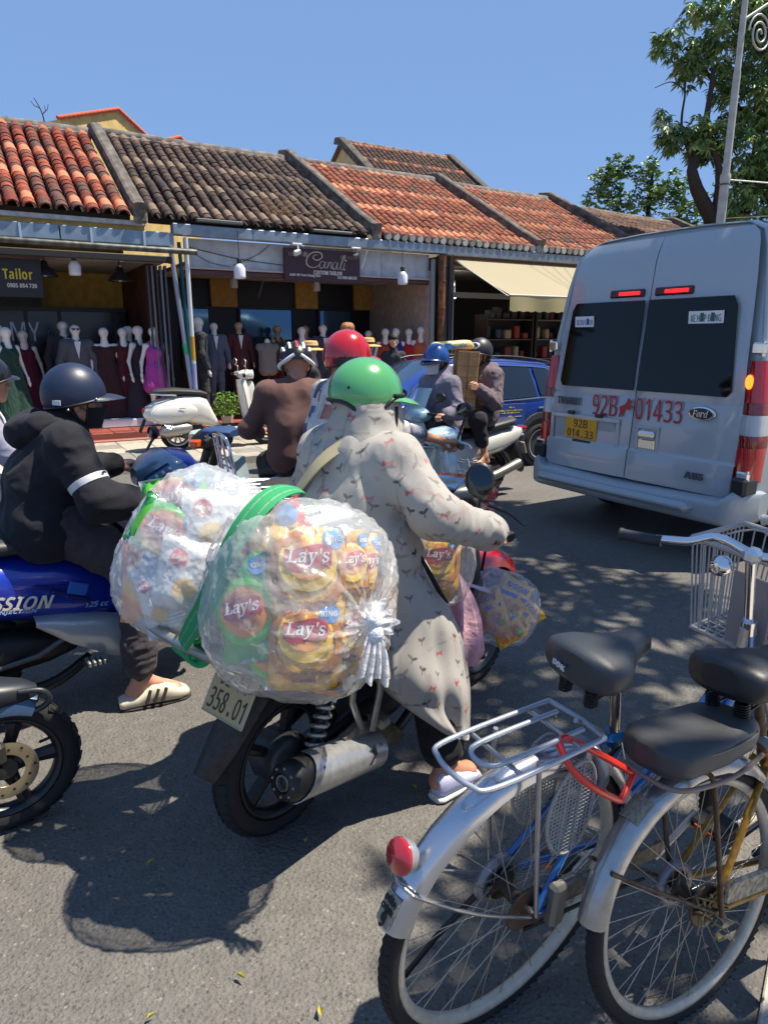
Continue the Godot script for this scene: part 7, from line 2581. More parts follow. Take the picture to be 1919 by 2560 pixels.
func glasses(p: Node, hb: Basis, c: Vector3, hex: String) -> void:
	var g := node(p, "glasses")
	g.transform = Transform3D(hb, c)
	var s := S.new()
	for sd in [-1.0, 1.0]:
		var q := []
		for k in 16:
			var a := TAU * k / 16
			q.append(V(0.115, -0.005 + sin(a) * 0.019, sd * 0.033 + cos(a) * 0.025))
		s.tube(q, 0.0022, 5, true)
		s.tube([V(0.113, 0.0, sd * 0.058), V(0.1, 0.002, sd * 0.07), V(0.0, 0.0, sd * 0.088)], 0.002, 5)
	s.tube([V(0.117, 0, 0.008), V(0.117, 0, -0.008)], 0.002, 5)
	part(g, "glasses_frame", s, m(hex, 0.3))
	s = S.new()
	for sd in [-1.0, 1.0]: s.ball(V(0.115, -0.005, sd * 0.033), V(0.0015, 0.018, 0.024), 12, 6)
	part(g, "lens", s, m("c8d4dc", 0.05, 0.0, {"al": 0.25}))
func scooter_couple() -> void:
	var t := thing("white_scooter", "white scooter carrying two riders and a tall carton, heading left", "scooter", V(4.28, 0, -5.35), deg_to_rad(184))
	t.scale = Vector3.ONE * 0.88
	var wh := m("c9cbc6", 0.3, 0.0, {"c": 0.9})
	var dk := plastic("1c1c1f")
	sport_body(t, wh, wh, dk)
	hullp(t, "handlebar_cowl", [[0.88, 0.9, 1.0, 0.1], [0.96, 0.88, 1.04, 0.15], [1.06, 0.88, 1.02, 0.12], [1.12, 0.92, 0.98, 0.06]], m("8fb4c2", 0.25, 0.2, {"c": 0.8}))
	var s := S.new()
	var rows := []
	for j in 4:
		var a := PackedVector3Array()
		for i in 7:
			var z := lerpf(-1, 1, i / 6.0)
			a.append(V(1.12 - 0.12 * j / 3.0 - 0.06 * z * z, 0.98 + 0.26 * j / 3.0, z * 0.17))
		rows.append(a)
	s.sheet(rows, 0.003)
	part(t, "wind_screen", s, m("9cc4d8", 0.08, 0.0, {"al": 0.35}))
	for sd in [-1.0, 1.0]:
		tubep(t, "handlebar", [V(0.98, 0.98, 0.1 * sd), V(0.92, 0.98, 0.26 * sd)], 0.015, dk, 8)
		grip(t, V(0.92, 0.98, 0.24 * sd), V(0.88, 0.97, 0.36 * sd), dk)
		mirror(t, V(0.96, 1.02, 0.22 * sd), V(0.95, 1.16, 0.33 * sd), dk, V(-1, 0.1, 0), U(0.075, 0.05))
	boxp(t, "tail_lamp", V(-0.52, 0.72, 0), V(0.06, 0.06, 0.14), m("a3141c", 0.1, 0.0, {"c": 1.0}), 0.02)
	hullp(t, "mud_guard", [[-0.52, 0.2, 0.34, 0.07], [-0.4, 0.3, 0.6, 0.09], [-0.3, 0.45, 0.66, 0.08]], dk)
	boxp(t, "plate_bracket", V(-0.5, 0.5, 0), V(0.02, 0.14, 0.19), m("a9a8a0", 0.5), 0.004, rot(0, 0, -20))
	boxp(t, "footpeg", V(0.22, 0.36, -0.2), V(0.05, 0.03, 0.12), dk, 0.01)
	tubep(t, "exhaust", [V(0.4, 0.2, -0.12), V(0.1, 0.24, -0.19), V(-0.3, 0.36, -0.2)], [0.03, 0.05, 0.055], m("8a8a88", 0.35, 0.6), 12, 4)
	var p := thing("person", "rider in a grey hooded top with blue helmet, dark glasses and white mask", "person", t.position, t.rotation.y)
	p.scale = t.scale
	var J := {"pel": V(0.66, 0.86, 0), "chest": V(0.71, 1.27, 0), "head": V(0.77, 1.5, 0), "sw": 0.19, "w": 1.1, "el": [V(0.74, 1.0, 0.31), V(0.72, 1.0, -0.33)], "wr": [V(0.88, 1.0, 0.31), V(0.87, 0.99, -0.32)], "kn": [V(0.98, 0.72, 0.18), V(0.95, 0.72, -0.2)], "an": [V(0.84, 0.4, 0.16), V(0.82, 0.4, -0.18)], "toe": [V(0.98, 0.35, 0.16), V(0.96, 0.35, -0.18)]}
	var b := body(p, "body", skin_mat("b98a70"))
	soft(b, torso_bones(J, -0.01) + arm_bones(J, -0.006) + leg_bones(J, -0.008) + foot_bones(J, 0, 0) + foot_bones(J, 1, 0), 0.018, 0.03)
	var hb := head_basis(V(1, -0.05, -0.25))
	head_into(b, J.head, hb, 0.007)
	for i in 2: hand_into(b, J.wr[i], J.wr[i] + V(0.07, -0.01, 0), Vector3.UP, V(0, 0, -1 if i == 0 else 1), 0.0, 0.007)
	var gr := cloth("6d6a7a")
	soft(body(p, "hooded_top", gr), torso_bones(J, 0.026) + arm_bones(J, 0.026, 1.05, 0.95) + [[J.pel + V(-0.02, -0.04, 0.1), J.pel + V(-0.02, -0.04, -0.1), 0.14, 0.14], [J.chest + V(-0.02, 0.08, 0), J.chest + V(-0.06, 0.12, 0), 0.1, 0.09]], 0.014, 0.04, 0.011, 7.0)
	s = S.new()
	s.ball(J.chest + V(0.135, -0.08, -0.08), V(0.006, 0.022, 0.022), 10, 6)
	part(p, "chest_badge", s, m("b9bcc6", 0.5))
	soft(body(p, "trousers", cloth("22252c")), leg_bones(J, 0.022, 1.0, 0.95), 0.018, 0.03, 0.008)
	var h := half_helmet(p, J.head, hb, m("1c4a8c", 0.25, 0.0, {"c": 0.8}), plastic("14161a"), V(0.15, 0.15, 0.13), 0.05, -0.07)
	s = S.new()
	var rim := func(az: float) -> float: return 0.0 - 0.03 * (1 - cos(az))
	visor(s, V(0.152, 0.152, 0.132), V(-0.012, 0.02, 0), rim, 0.06, 0.05, 80)
	part(h, "tinted_visor", s, m("1c2838", 0.1, 0.0, {"c": 1.0}))
	var mk := node(p, "face_mask")
	mk.transform = Transform3D(hb, J.head)
	rows = []
	for j in 6:
		var f := j / 5.0
		var a := PackedVector3Array()
		for i in 11:
			var g := deg_to_rad(lerpf(-80, 80, i / 10.0))
			a.append(V(0.02 + cos(g) * (0.112 - 0.02 * f), -0.015 - 0.11 * f, sin(g) * (0.08 - 0.022 * f)))
		rows.append(a)
	s = S.new()
	s.sheet(rows, -0.003)
	part(mk, "mask", s, cloth("c6c6cc"))
	glasses(p, hb, J.head, "1a1a1c")
	straps(p, hb, J.head, plastic("17171a"), 0.011)
	p = thing("person", "passenger in a mauve hooded top and dark helmet hugging the tall carton", "person", t.position, t.rotation.y)
	p.scale = t.scale
	J = {"pel": V(0.12, 0.92, 0), "chest": V(0.1, 1.34, 0), "head": V(0.17, 1.56, 0), "sw": 0.175, "w": 1.0, "el": [V(0.22, 1.08, 0.3), V(0.18, 1.06, -0.28)], "wr": [V(0.42, 1.2, 0.2), V(0.38, 1.22, -0.25)], "kn": [V(0.42, 0.86, 0.22), V(0.38, 0.9, -0.24)], "an": [V(0.3, 0.5, 0.22), V(0.27, 0.5, -0.25)], "toe": [V(0.44, 0.4, 0.24), V(0.4, 0.4, -0.28)]}
	b = body(p, "body", skin_mat("b98668"))
	soft(b, torso_bones(J, -0.01) + arm_bones(J, -0.006) + leg_bones(J, -0.004) + foot_bones(J, 0, 0) + foot_bones(J, 1, 0), 0.016, 0.03)
	hb = head_basis(V(1, -0.05, 0.0))
	head_into(b, J.head, hb, 0.007)
	hand_into(b, J.wr[1], J.wr[1] + V(0.08, 0.02, -0.01), V(0, 0, -1), V(0, 1, 0), 0.5, 0.006)
	hand_into(b, J.wr[0], J.wr[0] + V(0.08, 0.02, 0.01), V(0, 0, 1), V(0, 1, 0), 0.5, 0.007)
	soft(body(p, "hooded_top", cloth("66595f")), torso_bones(J, 0.026) + arm_bones(J, 0.028, 1.05, 0.95) + [[J.chest + V(-0.08, 0.08, 0.06), J.chest + V(-0.08, 0.08, -0.06), 0.06, 0.06]], 0.014, 0.04, 0.012, 7.0)
	soft(body(p, "trousers", cloth("262327")), leg_bones(J, 0.03, 1.05, 0.62), 0.016, 0.035, 0.009)
	h = half_helmet(p, J.head, hb, m("2a2d33", 0.45), plastic("14161a"), V(0.145, 0.145, 0.125), 0.05, -0.07)
	var gg := node(h, "riding_goggles")
	s = S.new()
	s.at(V(0.115, 0.1, -0.06), head_basis(V(0.6, 0.4, -0.5))).ball(Vector3.ZERO, V(0.02, 0.04, 0.055), 14, 8)
	part(gg, "goggle_frame", s, m("b4b8c8", 0.3))
	s = S.new()
	s.at(V(0.123, 0.105, -0.066), head_basis(V(0.6, 0.4, -0.5))).ball(Vector3.ZERO, V(0.016, 0.026, 0.036), 14, 8)
	part(gg, "goggle_lens", s, m("2a2660", 0.06, 0.4, {"c": 1.0}))
	straps(p, hb, J.head, plastic("17171a"), 0.011)
	soft(body(p, "hair", m("1f1512", 0.6)), [[V(-0.06, -0.03, 0), V(-0.1, -0.12, 0), 0.07, 0.05], [V(-0.1, -0.12, 0), V(-0.12, -0.26, -0.02), 0.05, 0.025]], 0.012, 0.02, 0.006, 25.0, Transform3D(hb, J.head))
	for i in 2:
		var sd := node(p, "sandal", V(J.an[i].x - 0.05, J.toe[i].y - 0.035, J.an[i].z), 0.0)
		hullp(sd, "sole", [[-0.03, 0.0, 0.025, 0.035], [0.08, 0.0, 0.025, 0.045], [0.2, 0.0, 0.025, 0.045], [0.24, 0.0, 0.02, 0.03]], m("3a3032", 0.8))
		for x in [0.08, 0.15]: tubep(sd, "strap", [V(x, 0.02, -0.045), V(x + 0.01, 0.07, -0.02), V(x + 0.01, 0.075, 0.015), V(x, 0.02, 0.045)], 0.013, m("3a3038", 0.8), 6, 4)
	var cb := thing("carton", "tall brown cardboard carton held upright between the two riders", "carton", t.transform * V(0.43, 0.8, -0.03), deg_to_rad(184 - 26))
	cb.rotation.z = deg_to_rad(3)
	cb.scale = t.scale
	var kraft := m("c79c68", 0.85, 0.0, {"a": ["mottle", 1.6]})
	var bx := S.new()
	bx.box(V(0, 0.4, 0), V(0.23, 0.8, 0.21), 0.006)
	part(cb, "box", bx, kraft)
	boxp(cb, "tape", V(0.0, 0.4, -0.1075), V(0.012, 0.79, 0.003), m("8a6238", 0.4), 0.001)
	boxp(cb, "lid_flap", V(0, 0.802, 0), V(0.228, 0.004, 0.208), m("9c744a", 0.85), 0.001)
	boxp(cb, "label", V(-0.05, 0.14, -0.107), V(0.045, 0.24, 0.003), m("9aa2c4", 0.6), 0.001)
	for k in 7: boxp(cb, "crease", V(0.0, 0.08 + k * 0.11 + rnd.randf() * 0.03, -0.1062), V(0.226, 0.004, 0.003), m("7c5834", 0.9), 0.001)
	s = S.new()
	s.at(V(0.117, 0.42, -0.02), Basis(V(0, -1, 0), V(0, 0, -1), V(1, 0, 0))).txt("LỒNG ĐÈN VIỆT", 0.36, 0.04, 0.002, false)
	s.at(V(0.117, 0.45, 0.035), Basis(V(0, -1, 0), V(0, 0, -1), V(1, 0, 0))).txt("HỘI AN", 0.16, 0.03, 0.002, false)
	part(cb, "print", s, m("3a2a1c", 0.7))
	var yr := thing("yellow_bundle", "yellow rolled packet with blue letters lying on top of the carton", "bundle", t.transform * V(0.55, 1.61, 0.0), deg_to_rad(-4))
	yr.scale = t.scale
	s = S.new()
	s.hull([[-0.25, 0.0, 0.06, 0.05], [-0.22, 0.0, 0.085, 0.06], [0.15, 0.0, 0.105, 0.07], [0.2, 0.0, 0.1, 0.07], [0.24, 0.01, 0.06, 0.05]], 20)
	part(yr, "wrapper", s, m("d8c684", 0.5))
	s = S.new()
	s.at(V(-0.03, 0.045, 0.069), rot(-6, -2, 3)).txt("PHƯƠNG HÒA", 0.32, 0.06, 0.004, false)
	part(yr, "lettering", s, m("2a6aa8", 0.5))
func left_rider() -> void:
	var t := thing("pale_electric_bike", "white moped with a wire basket at the left edge behind the man in black", "moped", V(-0.42, 0, -4.35), deg_to_rad(2))
	var wh := m("cfcfca", 0.3, 0.0, {"c": 0.8})
	t.scale = Vector3.ONE * 0.9
	moto_wheel(t, -0.25, 0.25, 0.08, "8d9094")
	moto_wheel(t, 0.95, 0.25, 0.08, "8d9094")
	hullp(t, "body_panel", [[-0.45, 0.5, 0.62, 0.06], [-0.1, 0.4, 0.7, 0.14], [0.3, 0.38, 0.7, 0.14], [0.55, 0.3, 0.5, 0.1]], wh)
	hullp(t, "seat", [[-0.3, 0.7, 0.76, 0.1], [0.0, 0.7, 0.8, 0.13], [0.35, 0.69, 0.76, 0.1]], plastic("2a2a2e"))
	hullp(t, "leg_shield", [[0.78, 0.3, 0.7, 0.15], [0.86, 0.35, 0.92, 0.16], [0.92, 0.5, 0.9, 0.1]], wh)
	tubep(t, "handlebar", [V(0.76, 0.98, -0.3), V(0.84, 1.0, 0), V(0.76, 0.98, 0.3)], 0.015, chrome(), 8, 4)
	hullp(t, "front_cowl", [[0.82, 0.85, 1.0, 0.09], [0.9, 0.84, 1.02, 0.1], [0.96, 0.88, 0.98, 0.06]], wh)
	boxp(t, "floorboard", V(0.65, 0.3, 0), V(0.3, 0.04, 0.26), plastic("2a2a2e"), 0.01)
	var bk := node(t, "wire_basket", V(0.42, 0.44, 0.34))
	var s := S.new()
	for j in 6: s.tube([V(-0.17, j * 0.04, -0.11), V(0.17, j * 0.04, -0.11), V(0.17, j * 0.04, 0.11), V(-0.17, j * 0.04, 0.11)], 0.0035 if j < 5 else 0.007, 5, true)
	for k in 9:
		for z in [-0.11, 0.11]: s.tube([V(-0.17 + k * 0.0425, 0, z), V(-0.17 + k * 0.0425, 0.2, z)], 0.003, 4)
	for k in 5:
		for x in [-0.17, 0.17]: s.tube([V(x, 0, -0.11 + k * 0.055), V(x, 0.2, -0.11 + k * 0.055)], 0.003, 4)
		s.tube([V(-0.17, 0, -0.11 + k * 0.055), V(0.17, 0, -0.11 + k * 0.055)], 0.003, 4)
	part(bk, "wires", s, m("2a2a2c", 0.5))
	s = S.new()
	s.hull([[-0.1, 0.01, 0.07, 0.06], [-0.06, 0.0, 0.1, 0.09], [0.08, 0.0, 0.1, 0.09], [0.12, 0.01, 0.07, 0.06]], 18)
	var mat := single("straw_bag", s, m("e0b878", 0.85, 0.0, {"a": ["straw", 9.0], "n": ["lumps", 0.8, 8.0]}), "folded woven straw bag lying in the wire basket at the left edge", "bag", t.transform * V(0.47, 0.45, 0.34))
	mat.scale = t.scale
	var p := thing("person", "rider in a lavender grey jacket with a black helmet, cut by the left edge", "person", t.position, t.rotation.y)
	p.scale = t.scale
	var J := {"pel": V(0.32, 0.86, 0), "chest": V(0.42, 1.24, 0), "head": V(0.5, 1.43, 0), "sw": 0.17, "w": 0.96, "el": [V(0.56, 1.02, 0.25), V(0.56, 1.02, -0.25)], "wr": [V(0.7, 0.98, 0.28), V(0.7, 0.98, -0.28)], "kn": [V(0.66, 0.7, 0.16), V(0.66, 0.7, -0.16)], "an": [V(0.62, 0.36, 0.16), V(0.62, 0.36, -0.16)], "toe": [V(0.76, 0.32, 0.16), V(0.76, 0.32, -0.16)]}
	var b := body(p, "body", skin_mat("b98668"))
	soft(b, torso_bones(J, -0.01) + arm_bones(J, -0.006) + leg_bones(J, -0.008) + foot_bones(J, 0, 0) + foot_bones(J, 1, 0), 0.018, 0.03)
	var hb := head_basis(V(1, 0.0, -0.3))
	head_into(b, J.head, hb, 0.007)
	for i in 2: hand_into(b, J.wr[i], J.wr[i] + V(0.08, -0.01, 0), Vector3.UP, V(0, 0, -1 if i == 0 else 1), 0.0, 0.007)
	soft(body(p, "jacket", cloth("8b8a9c")), torso_bones(J, 0.024) + arm_bones(J, 0.024, 1.05, 0.95), 0.014, 0.04, 0.009, 7.0)
	soft(body(p, "trousers", cloth("c9c7c4")), leg_bones(J, 0.024, 1.05, 0.95) + [[J.pel + V(0, -0.02, 0.07), J.pel + V(0, -0.02, -0.07), 0.13, 0.13]], 0.016, 0.03, 0.008)
	soft(body(p, "hair", m("2a1c18", 0.55)), [[V(-0.06, -0.03, 0.03), V(-0.06, -0.17, 0.04), 0.08, 0.06], [V(-0.06, -0.03, -0.03), V(-0.06, -0.17, -0.04), 0.08, 0.06]], 0.011, 0.02, 0.008, 25.0, Transform3D(hb, J.head))
	half_helmet(p, J.head, hb, m("17181b", 0.28, 0.0, {"c": 0.7}), plastic("101113"), V(0.145, 0.14, 0.125), 0.05, -0.06)
	s = S.new()
	s.at(J.head + hb * V(-0.11, -0.07, 0.06)).ball(Vector3.ZERO, Vector3.ONE * 0.022, 8, 6)
	part(p, "red_hair_clip", s, m("c4241a", 0.4))
	bp_straps(p, J)
	hullp(p, "side_bag", [[0.2, 0.86, 0.98, 0.04, 3, 0.24], [0.28, 0.8, 1.02, 0.06, 3, 0.24], [0.4, 0.8, 1.02, 0.06, 3, 0.24], [0.46, 0.86, 0.98, 0.04, 3, 0.24]], m("b9bac2", 0.7, 0.0, {"n": ["lumps", 0.8, 6.0]}))
func bp_straps(p: Node, J: Dictionary) -> void:
	var s := S.new()
	for sd in [-1.0, 1.0]: s.tube(bez([J.chest + V(-0.15, -0.06, sd * 0.1), J.chest + V(-0.08, 0.07, sd * 0.11), J.chest + V(0.04, 0.09, sd * 0.12), J.chest + V(0.13, -0.02, sd * 0.12), J.chest + V(0.13, -0.18, sd * 0.13)], 5), 0.02, 6, false, true, 0.4)
	part(p, "shoulder_strap", s, m("c4c4c8", 0.7))

func corner_bike() -> void:
	var t := thing("dark_motorbike", "dark motorbike of which only the front wheel and guard enter at the lower left", "motorbike", V(-0.085, 0, -2.235), deg_to_rad(3))
	t.scale = Vector3.ONE * 0.78
	var dk := plastic("26292f", 0.4)
	var q := node(t, "wheel", V(0, 0.285, 0))
	tyre(q, 0.285, 0.1, 0.075, 26)
	alloy(q, 0.215, 0.075, 5, "2c2e33", 0.5, 0.05)
	var s := S.new()
	ring(s, [U(0.07, 0.048), U(0.12, 0.048), U(0.12, 0.054), U(0.07, 0.054), U(0.07, 0.048)])
	part(q, "brake_disc", s, m("b3a586", 0.3, 0.8))
	s = S.new()
	for k in 14:
		var g := TAU * k / 14
		s.at(V(cos(g) * (0.09 if k % 2 else 0.105), sin(g) * (0.09 if k % 2 else 0.105), 0.053), rot(90, 0, 0)).lathe([U(0.006, 0), U(0.006, 0.003)], 8, true)
	part(q, "disc_hole", s, m("2a2622", 0.6))
	boxp(q, "valve", V(0.15, 0.07, 0.02), V(0.04, 0.012, 0.012), m("1b1b1c", 0.5), 0.004, rot(0, 0, 10))
	fender(t, "front_fender", 0, 0.285, 0.32, 0.14, 62, 185, m("2f4460", 0.3, 0.2, {"c": 0.8}))
	hullp(t, "upper_guard", [[-0.6, 0.52, 0.72, 0.1], [-0.2, 0.54, 0.7, 0.1], [0.0, 0.55, 0.66, 0.09], [0.1, 0.54, 0.63, 0.06], [0.15, 0.53, 0.6, 0.03]], dk)
	tubep(t, "guard_rail", [V(0.08, 0.61, 0.06), V(0.16, 0.6, 0.07), V(0.185, 0.555, 0.07), V(0.15, 0.52, 0.06), V(0.08, 0.51, 0.05)], 0.012, dk, 8, 5)
	for sd in [-1.0, 1.0]:
		tubep(t, "fork", [V(-0.02, 0.285, sd * 0.08), V(-0.3, 0.85, sd * 0.09)], 0.026, m("2a2b2e", 0.4, 0.5), 12)
	boxp(t, "brake_caliper", V(-0.02, 0.38, 0.075), V(0.06, 0.09, 0.05), m("4a4640", 0.4, 0.5), 0.014)
	hullp(t, "frame_body", [[-1.5, 0.5, 0.8, 0.1], [-1.0, 0.4, 0.9, 0.14], [-0.5, 0.45, 0.95, 0.12]], dk)
	moto_wheel(t, -1.28, 0.29, 0.11)
func snack_scooter() -> void:
	var t := thing("red_motorbike", "red and black motorbike loaded with clear bags of crisps in the middle of the road", "motorbike", V(0.649, 0, -1.805), deg_to_rad(22.1))
	var red := m("b3141f", 0.25, 0.0, {"c": 0.9})
	var dk := plastic("18181a", 0.5)
	var alu := m("a9aaa6", 0.42, 0.7, {"a": ["mottle", 3.0]})
	moto_wheel(t, 0.02, 0.248, 0.085, "232427", 5, 44)
	var fw := node(t, "wheel", V(1.235, 0.258, 0), 0.0)
	tyre(fw, 0.258, 0.07, 0.055, 40)
	alloy(fw, 0.203, 0.06, 5, "3a3b3e", 0.5, 0.028)
	var s := S.new()
	s.at(V(0.02, 0.25, 0), rot(90, 0, 0)).lathe([U(0.075, -0.06), U(0.085, -0.04), U(0.085, 0.04), U(0.07, 0.06), U(0.02, 0.075), U(0.001, 0.08)], 22, true)
	part(t, "brake_drum", s, m("4a4b4c", 0.45, 0.5))
	for sd in [-1.0, 1.0]: tubep(t, "swing_arm", [V(-0.0, 0.25, sd * 0.075), V(0.22, 0.3, sd * 0.09), V(0.42, 0.32, sd * 0.08)], 0.022, m("2c2d2f", 0.5, 0.4), 10)
	spring(t, V(0.17, 0.53, 0.115), V(0.05, 0.3, 0.115), 0.024, 9, m("b9b7b0", 0.3, 0.7), m("26272a", 0.5))
	spring(t, V(0.17, 0.53, -0.115), V(0.05, 0.3, -0.115), 0.024, 9, m("b9b7b0", 0.3, 0.7), m("26272a", 0.5))
	var ex := node(t, "silencer", V(0.07, 0.265, 0.175))
	ex.rotation.z = deg_to_rad(-13)
	s = S.new()
	s.at(Vector3.ZERO, rot(0, 0, 90)).lathe([U(0.035, -0.24), U(0.05, -0.22), U(0.056, -0.16), U(0.058, 0.1), U(0.056, 0.17), U(0.045, 0.2)], 24, true)
	part(ex, "body", s, m("3a3b3c", 0.4, 0.6))
	s = S.new()
	var rr := []
	for j in 7:
		var f := j / 6.0
		var a := PackedVector3Array()
		for i in 13:
			var g := deg_to_rad(lerpf(-75, 110, i / 12.0))
			a.append(V(lerpf(-0.15, 0.2, f) + 0.03 * sin(g) * (1 - f), sin(g) * 0.064, cos(g) * 0.064))
		rr.append(a)
	s.sheet(rr, 0.003)
	part(ex, "heat_shield", s, m("b9bbbc", 0.32, 0.65, {"a": ["mottle", 5.0]}))
	s = S.new()
	s.at(V(0.115, 0.02, 0.063)).prism(poly([-0.01, -0.03, 0.014, 0.0, -0.006, 0.034, 0.006, 0.034, 0.026, 0.0, 0.002, -0.03]), 0.0, 0.004)
	part(ex, "chevron", s, m("1c1c1d", 0.5))
	s = S.new()
	s.at(V(-0.16, 0.0, 0.0), rot(0, 0, 90)).lathe([U(0.03, 0.05), U(0.052, 0.045), U(0.06, 0.02), U(0.06, -0.01)], 22)
	part(ex, "end_cap", s, m("1e1e1f", 0.5))
	s = S.new()
	for k in 8:
		var g := TAU * k / 8
		s.at(V(-0.207, sin(g) * 0.041, cos(g) * 0.041)).ball(Vector3.ZERO, Vector3.ONE * 0.005, 6, 4)
	s.at(V(-0.2, 0, 0), rot(0, 0, 90)).lathe([U(0.024, 0), U(0.024, 0.012), U(0.018, 0.012), U(0.018, -0.03)], 16)
	part(ex, "tail_pipe", s, m("8b8880", 0.4, 0.6))
	for x in [-0.1, 0.17]:
		s = S.new()
		s.at(V(x, 0.035, 0.053)).ball(Vector3.ZERO, V(0.008, 0.008, 0.005), 8, 5)
		part(ex, "bolt", s, m("6a6a6a", 0.4, 0.7))
	tubep(t, "exhaust_pipe", [V(0.26, 0.22, 0.17), V(0.45, 0.2, 0.15), V(0.7, 0.22, 0.08)], 0.018, m("4a4642", 0.4, 0.6), 10, 5)
	s = S.new()
	s.at(V(0, 0, 0.165)).prism(poly([0.12, 0.33, 0.2, 0.35, 0.36, 0.27, 0.43, 0.19, 0.4, 0.17, 0.3, 0.2, 0.22, 0.27, 0.13, 0.29]), 0.0, 0.022, 0.005)
	part(t, "hanger_plate", s, m("a39c8c", 0.45, 0.5, {"a": ["stain", 3.0]}))
	var pg := node(t, "footpeg", V(0.27, 0.325, 0.2))
	boxp(pg, "peg_block", Vector3.ZERO, V(0.05, 0.034, 0.07), m("8b7f68", 0.6), 0.01)
	for k in 5: boxp(pg, "peg_rib", V(-0.02 + k * 0.01, 0.018, 0), V(0.004, 0.006, 0.066), m("6e6454", 0.7), 0.001)
	s = S.new()
	var rows := []
	for q in [[0.16, 0.64, 0.065], [0.02, 0.6, 0.065], [-0.08, 0.545, 0.065], [-0.15, 0.48, 0.06], [-0.22, 0.405, 0.05], [-0.285, 0.335, 0.026]]:
		rows.append(PackedVector3Array([V(q[0] + 0.03, q[1] - 0.02, -q[2]), V(q[0], q[1] + 0.008, -q[2] * 0.6), V(q[0] - 0.004, q[1] + 0.012, 0), V(q[0], q[1] + 0.008, q[2] * 0.6), V(q[0] + 0.03, q[1] - 0.02, q[2])]))
	s.sheet(rows, 0.005)
	part(t, "mudguard", s, m("45413d", 0.6, 0.0, {"a": ["dirt", 4.0]}))
	var px := V(0, 0, 1)
	var py := V(0.52, 0.86, 0).normalized()
	py = (py + V(0, 0, 0.0)).normalized()
	var pz := px.cross(py)
	vn_plate(t, V(-0.142, 0.535, -0.01), Basis(px, py, pz) * rot(0, 0, -2), "92-F1", "358.01", "bda673", 0.18, 0.165)
	boxp(t, "plate_bracket", V(-0.125, 0.53, -0.01), V(0.01, 0.12, 0.13), m("7d7b72", 0.5, 0.4), 0.003, Basis(V(0, 0, 1), -0.54))
	hullp(t, "tail_cowl", [[-0.14, 0.66, 0.69, 0.04], [-0.08, 0.62, 0.72, 0.09], [0.05, 0.56, 0.73, 0.11], [0.35, 0.5, 0.74, 0.12], [0.6, 0.42, 0.68, 0.09], [0.7, 0.42, 0.6, 0.05]], dk)
	boxp(t, "tail_lamp", V(-0.13, 0.655, 0.03), V(0.08, 0.05, 0.15), m("5e1316", 0.1, 0.0, {"c": 1.0}), 0.02)
	hullp(t, "seat", [[-0.1, 0.73, 0.77, 0.08], [0.0, 0.72, 0.8, 0.13], [0.35, 0.7, 0.79, 0.135], [0.6, 0.7, 0.77, 0.11], [0.7, 0.69, 0.74, 0.06]], plastic("1d1d1f", 0.55))
	hullp(t, "engine", [[0.3, 0.2, 0.36, 0.1], [0.45, 0.18, 0.38, 0.12], [0.65, 0.2, 0.36, 0.1], [0.8, 0.24, 0.34, 0.07]], m("515254", 0.45, 0.5))
	var rk := node(t, "load_carrier")
	s = S.new()
	var bar := [V(0.25, 0.7, -0.36), V(-0.12, 0.71, -0.4), V(-0.22, 0.72, -0.34), V(-0.245, 0.705, -0.15), V(-0.235, 0.69, 0.0), V(-0.21, 0.68, 0.14), V(-0.13, 0.675, 0.22), V(0.25, 0.67, 0.26)]
	s.tube(bez(bar, 6), 0.019, 4)
	part(rk, "rim_bar", s, alu)
	for q in [[V(0.22, 0.66, 0.25), V(0.245, 0.45, 0.225), V(0.235, 0.31, 0.2)], [V(0.12, 0.66, 0.24), V(0.14, 0.45, 0.2), V(0.2, 0.33, 0.185)], [V(0.0, 0.69, -0.4), V(0.0, 0.69, 0.24)], [V(0.22, 0.69, -0.36), V(0.22, 0.68, 0.26)], [V(0.22, 0.66, -0.34), V(0.24, 0.3, -0.2)]]:
		tubep(rk, "strut", q, 0.013, alu, 4)
	hullp(t, "leg_shield", [[0.78, 0.3, 0.62, 0.12], [0.86, 0.3, 0.8, 0.16], [0.95, 0.36, 0.86, 0.17], [1.0, 0.5, 0.84, 0.12]], plastic("151517", 0.5))
	hullp(t, "front_cowl", [[0.94, 0.74, 0.9, 0.1], [1.02, 0.7, 0.93, 0.14], [1.12, 0.7, 0.9, 0.13], [1.2, 0.73, 0.85, 0.09], [1.25, 0.76, 0.81, 0.04]], red, 24)
	hullp(t, "handlebar_cowl", [[0.84, 0.9, 0.97, 0.08], [0.9, 0.88, 1.0, 0.15], [0.98, 0.88, 0.99, 0.17], [1.06, 0.9, 0.96, 0.12]], m("2a3036", 0.3, 0.0, {"c": 0.6}), 24)
	hullp(t, "cowl_top", [[0.98, 0.93, 0.985, 0.12], [1.06, 0.9, 0.99, 0.15], [1.16, 0.86, 0.95, 0.12], [1.22, 0.86, 0.91, 0.06]], red, 24)
	boxp(t, "instrument_glass", V(0.9, 0.985, 0), V(0.1, 0.012, 0.2), m("2c4a6c", 0.05, 0.2, {"c": 1.0}), 0.005, rot(0, 0, 14))
	for sd in [-1.0, 1.0]:
		tubep(t, "handlebar", [V(0.93, 0.93, 0.12 * sd), V(0.85, 0.91, 0.24 * sd)], 0.015, dk, 8)
		grip(t, V(0.85, 0.91, 0.22 * sd), V(0.79, 0.85, 0.375 * sd), plastic("1c1c1e", 0.8))
		tubep(t, "brake_lever", [V(0.93, 0.915, sd * 0.2), V(0.95, 0.89, sd * 0.28), V(0.9, 0.87, sd * 0.37)], 0.006, m("3c3d3e", 0.4, 0.5), 6, 4)
		tubep(t, "fork", [V(1.04, 0.72, sd * 0.065), V(1.235, 0.285, sd * 0.065)], 0.02, m("6c6c6c", 0.4, 0.6), 10)
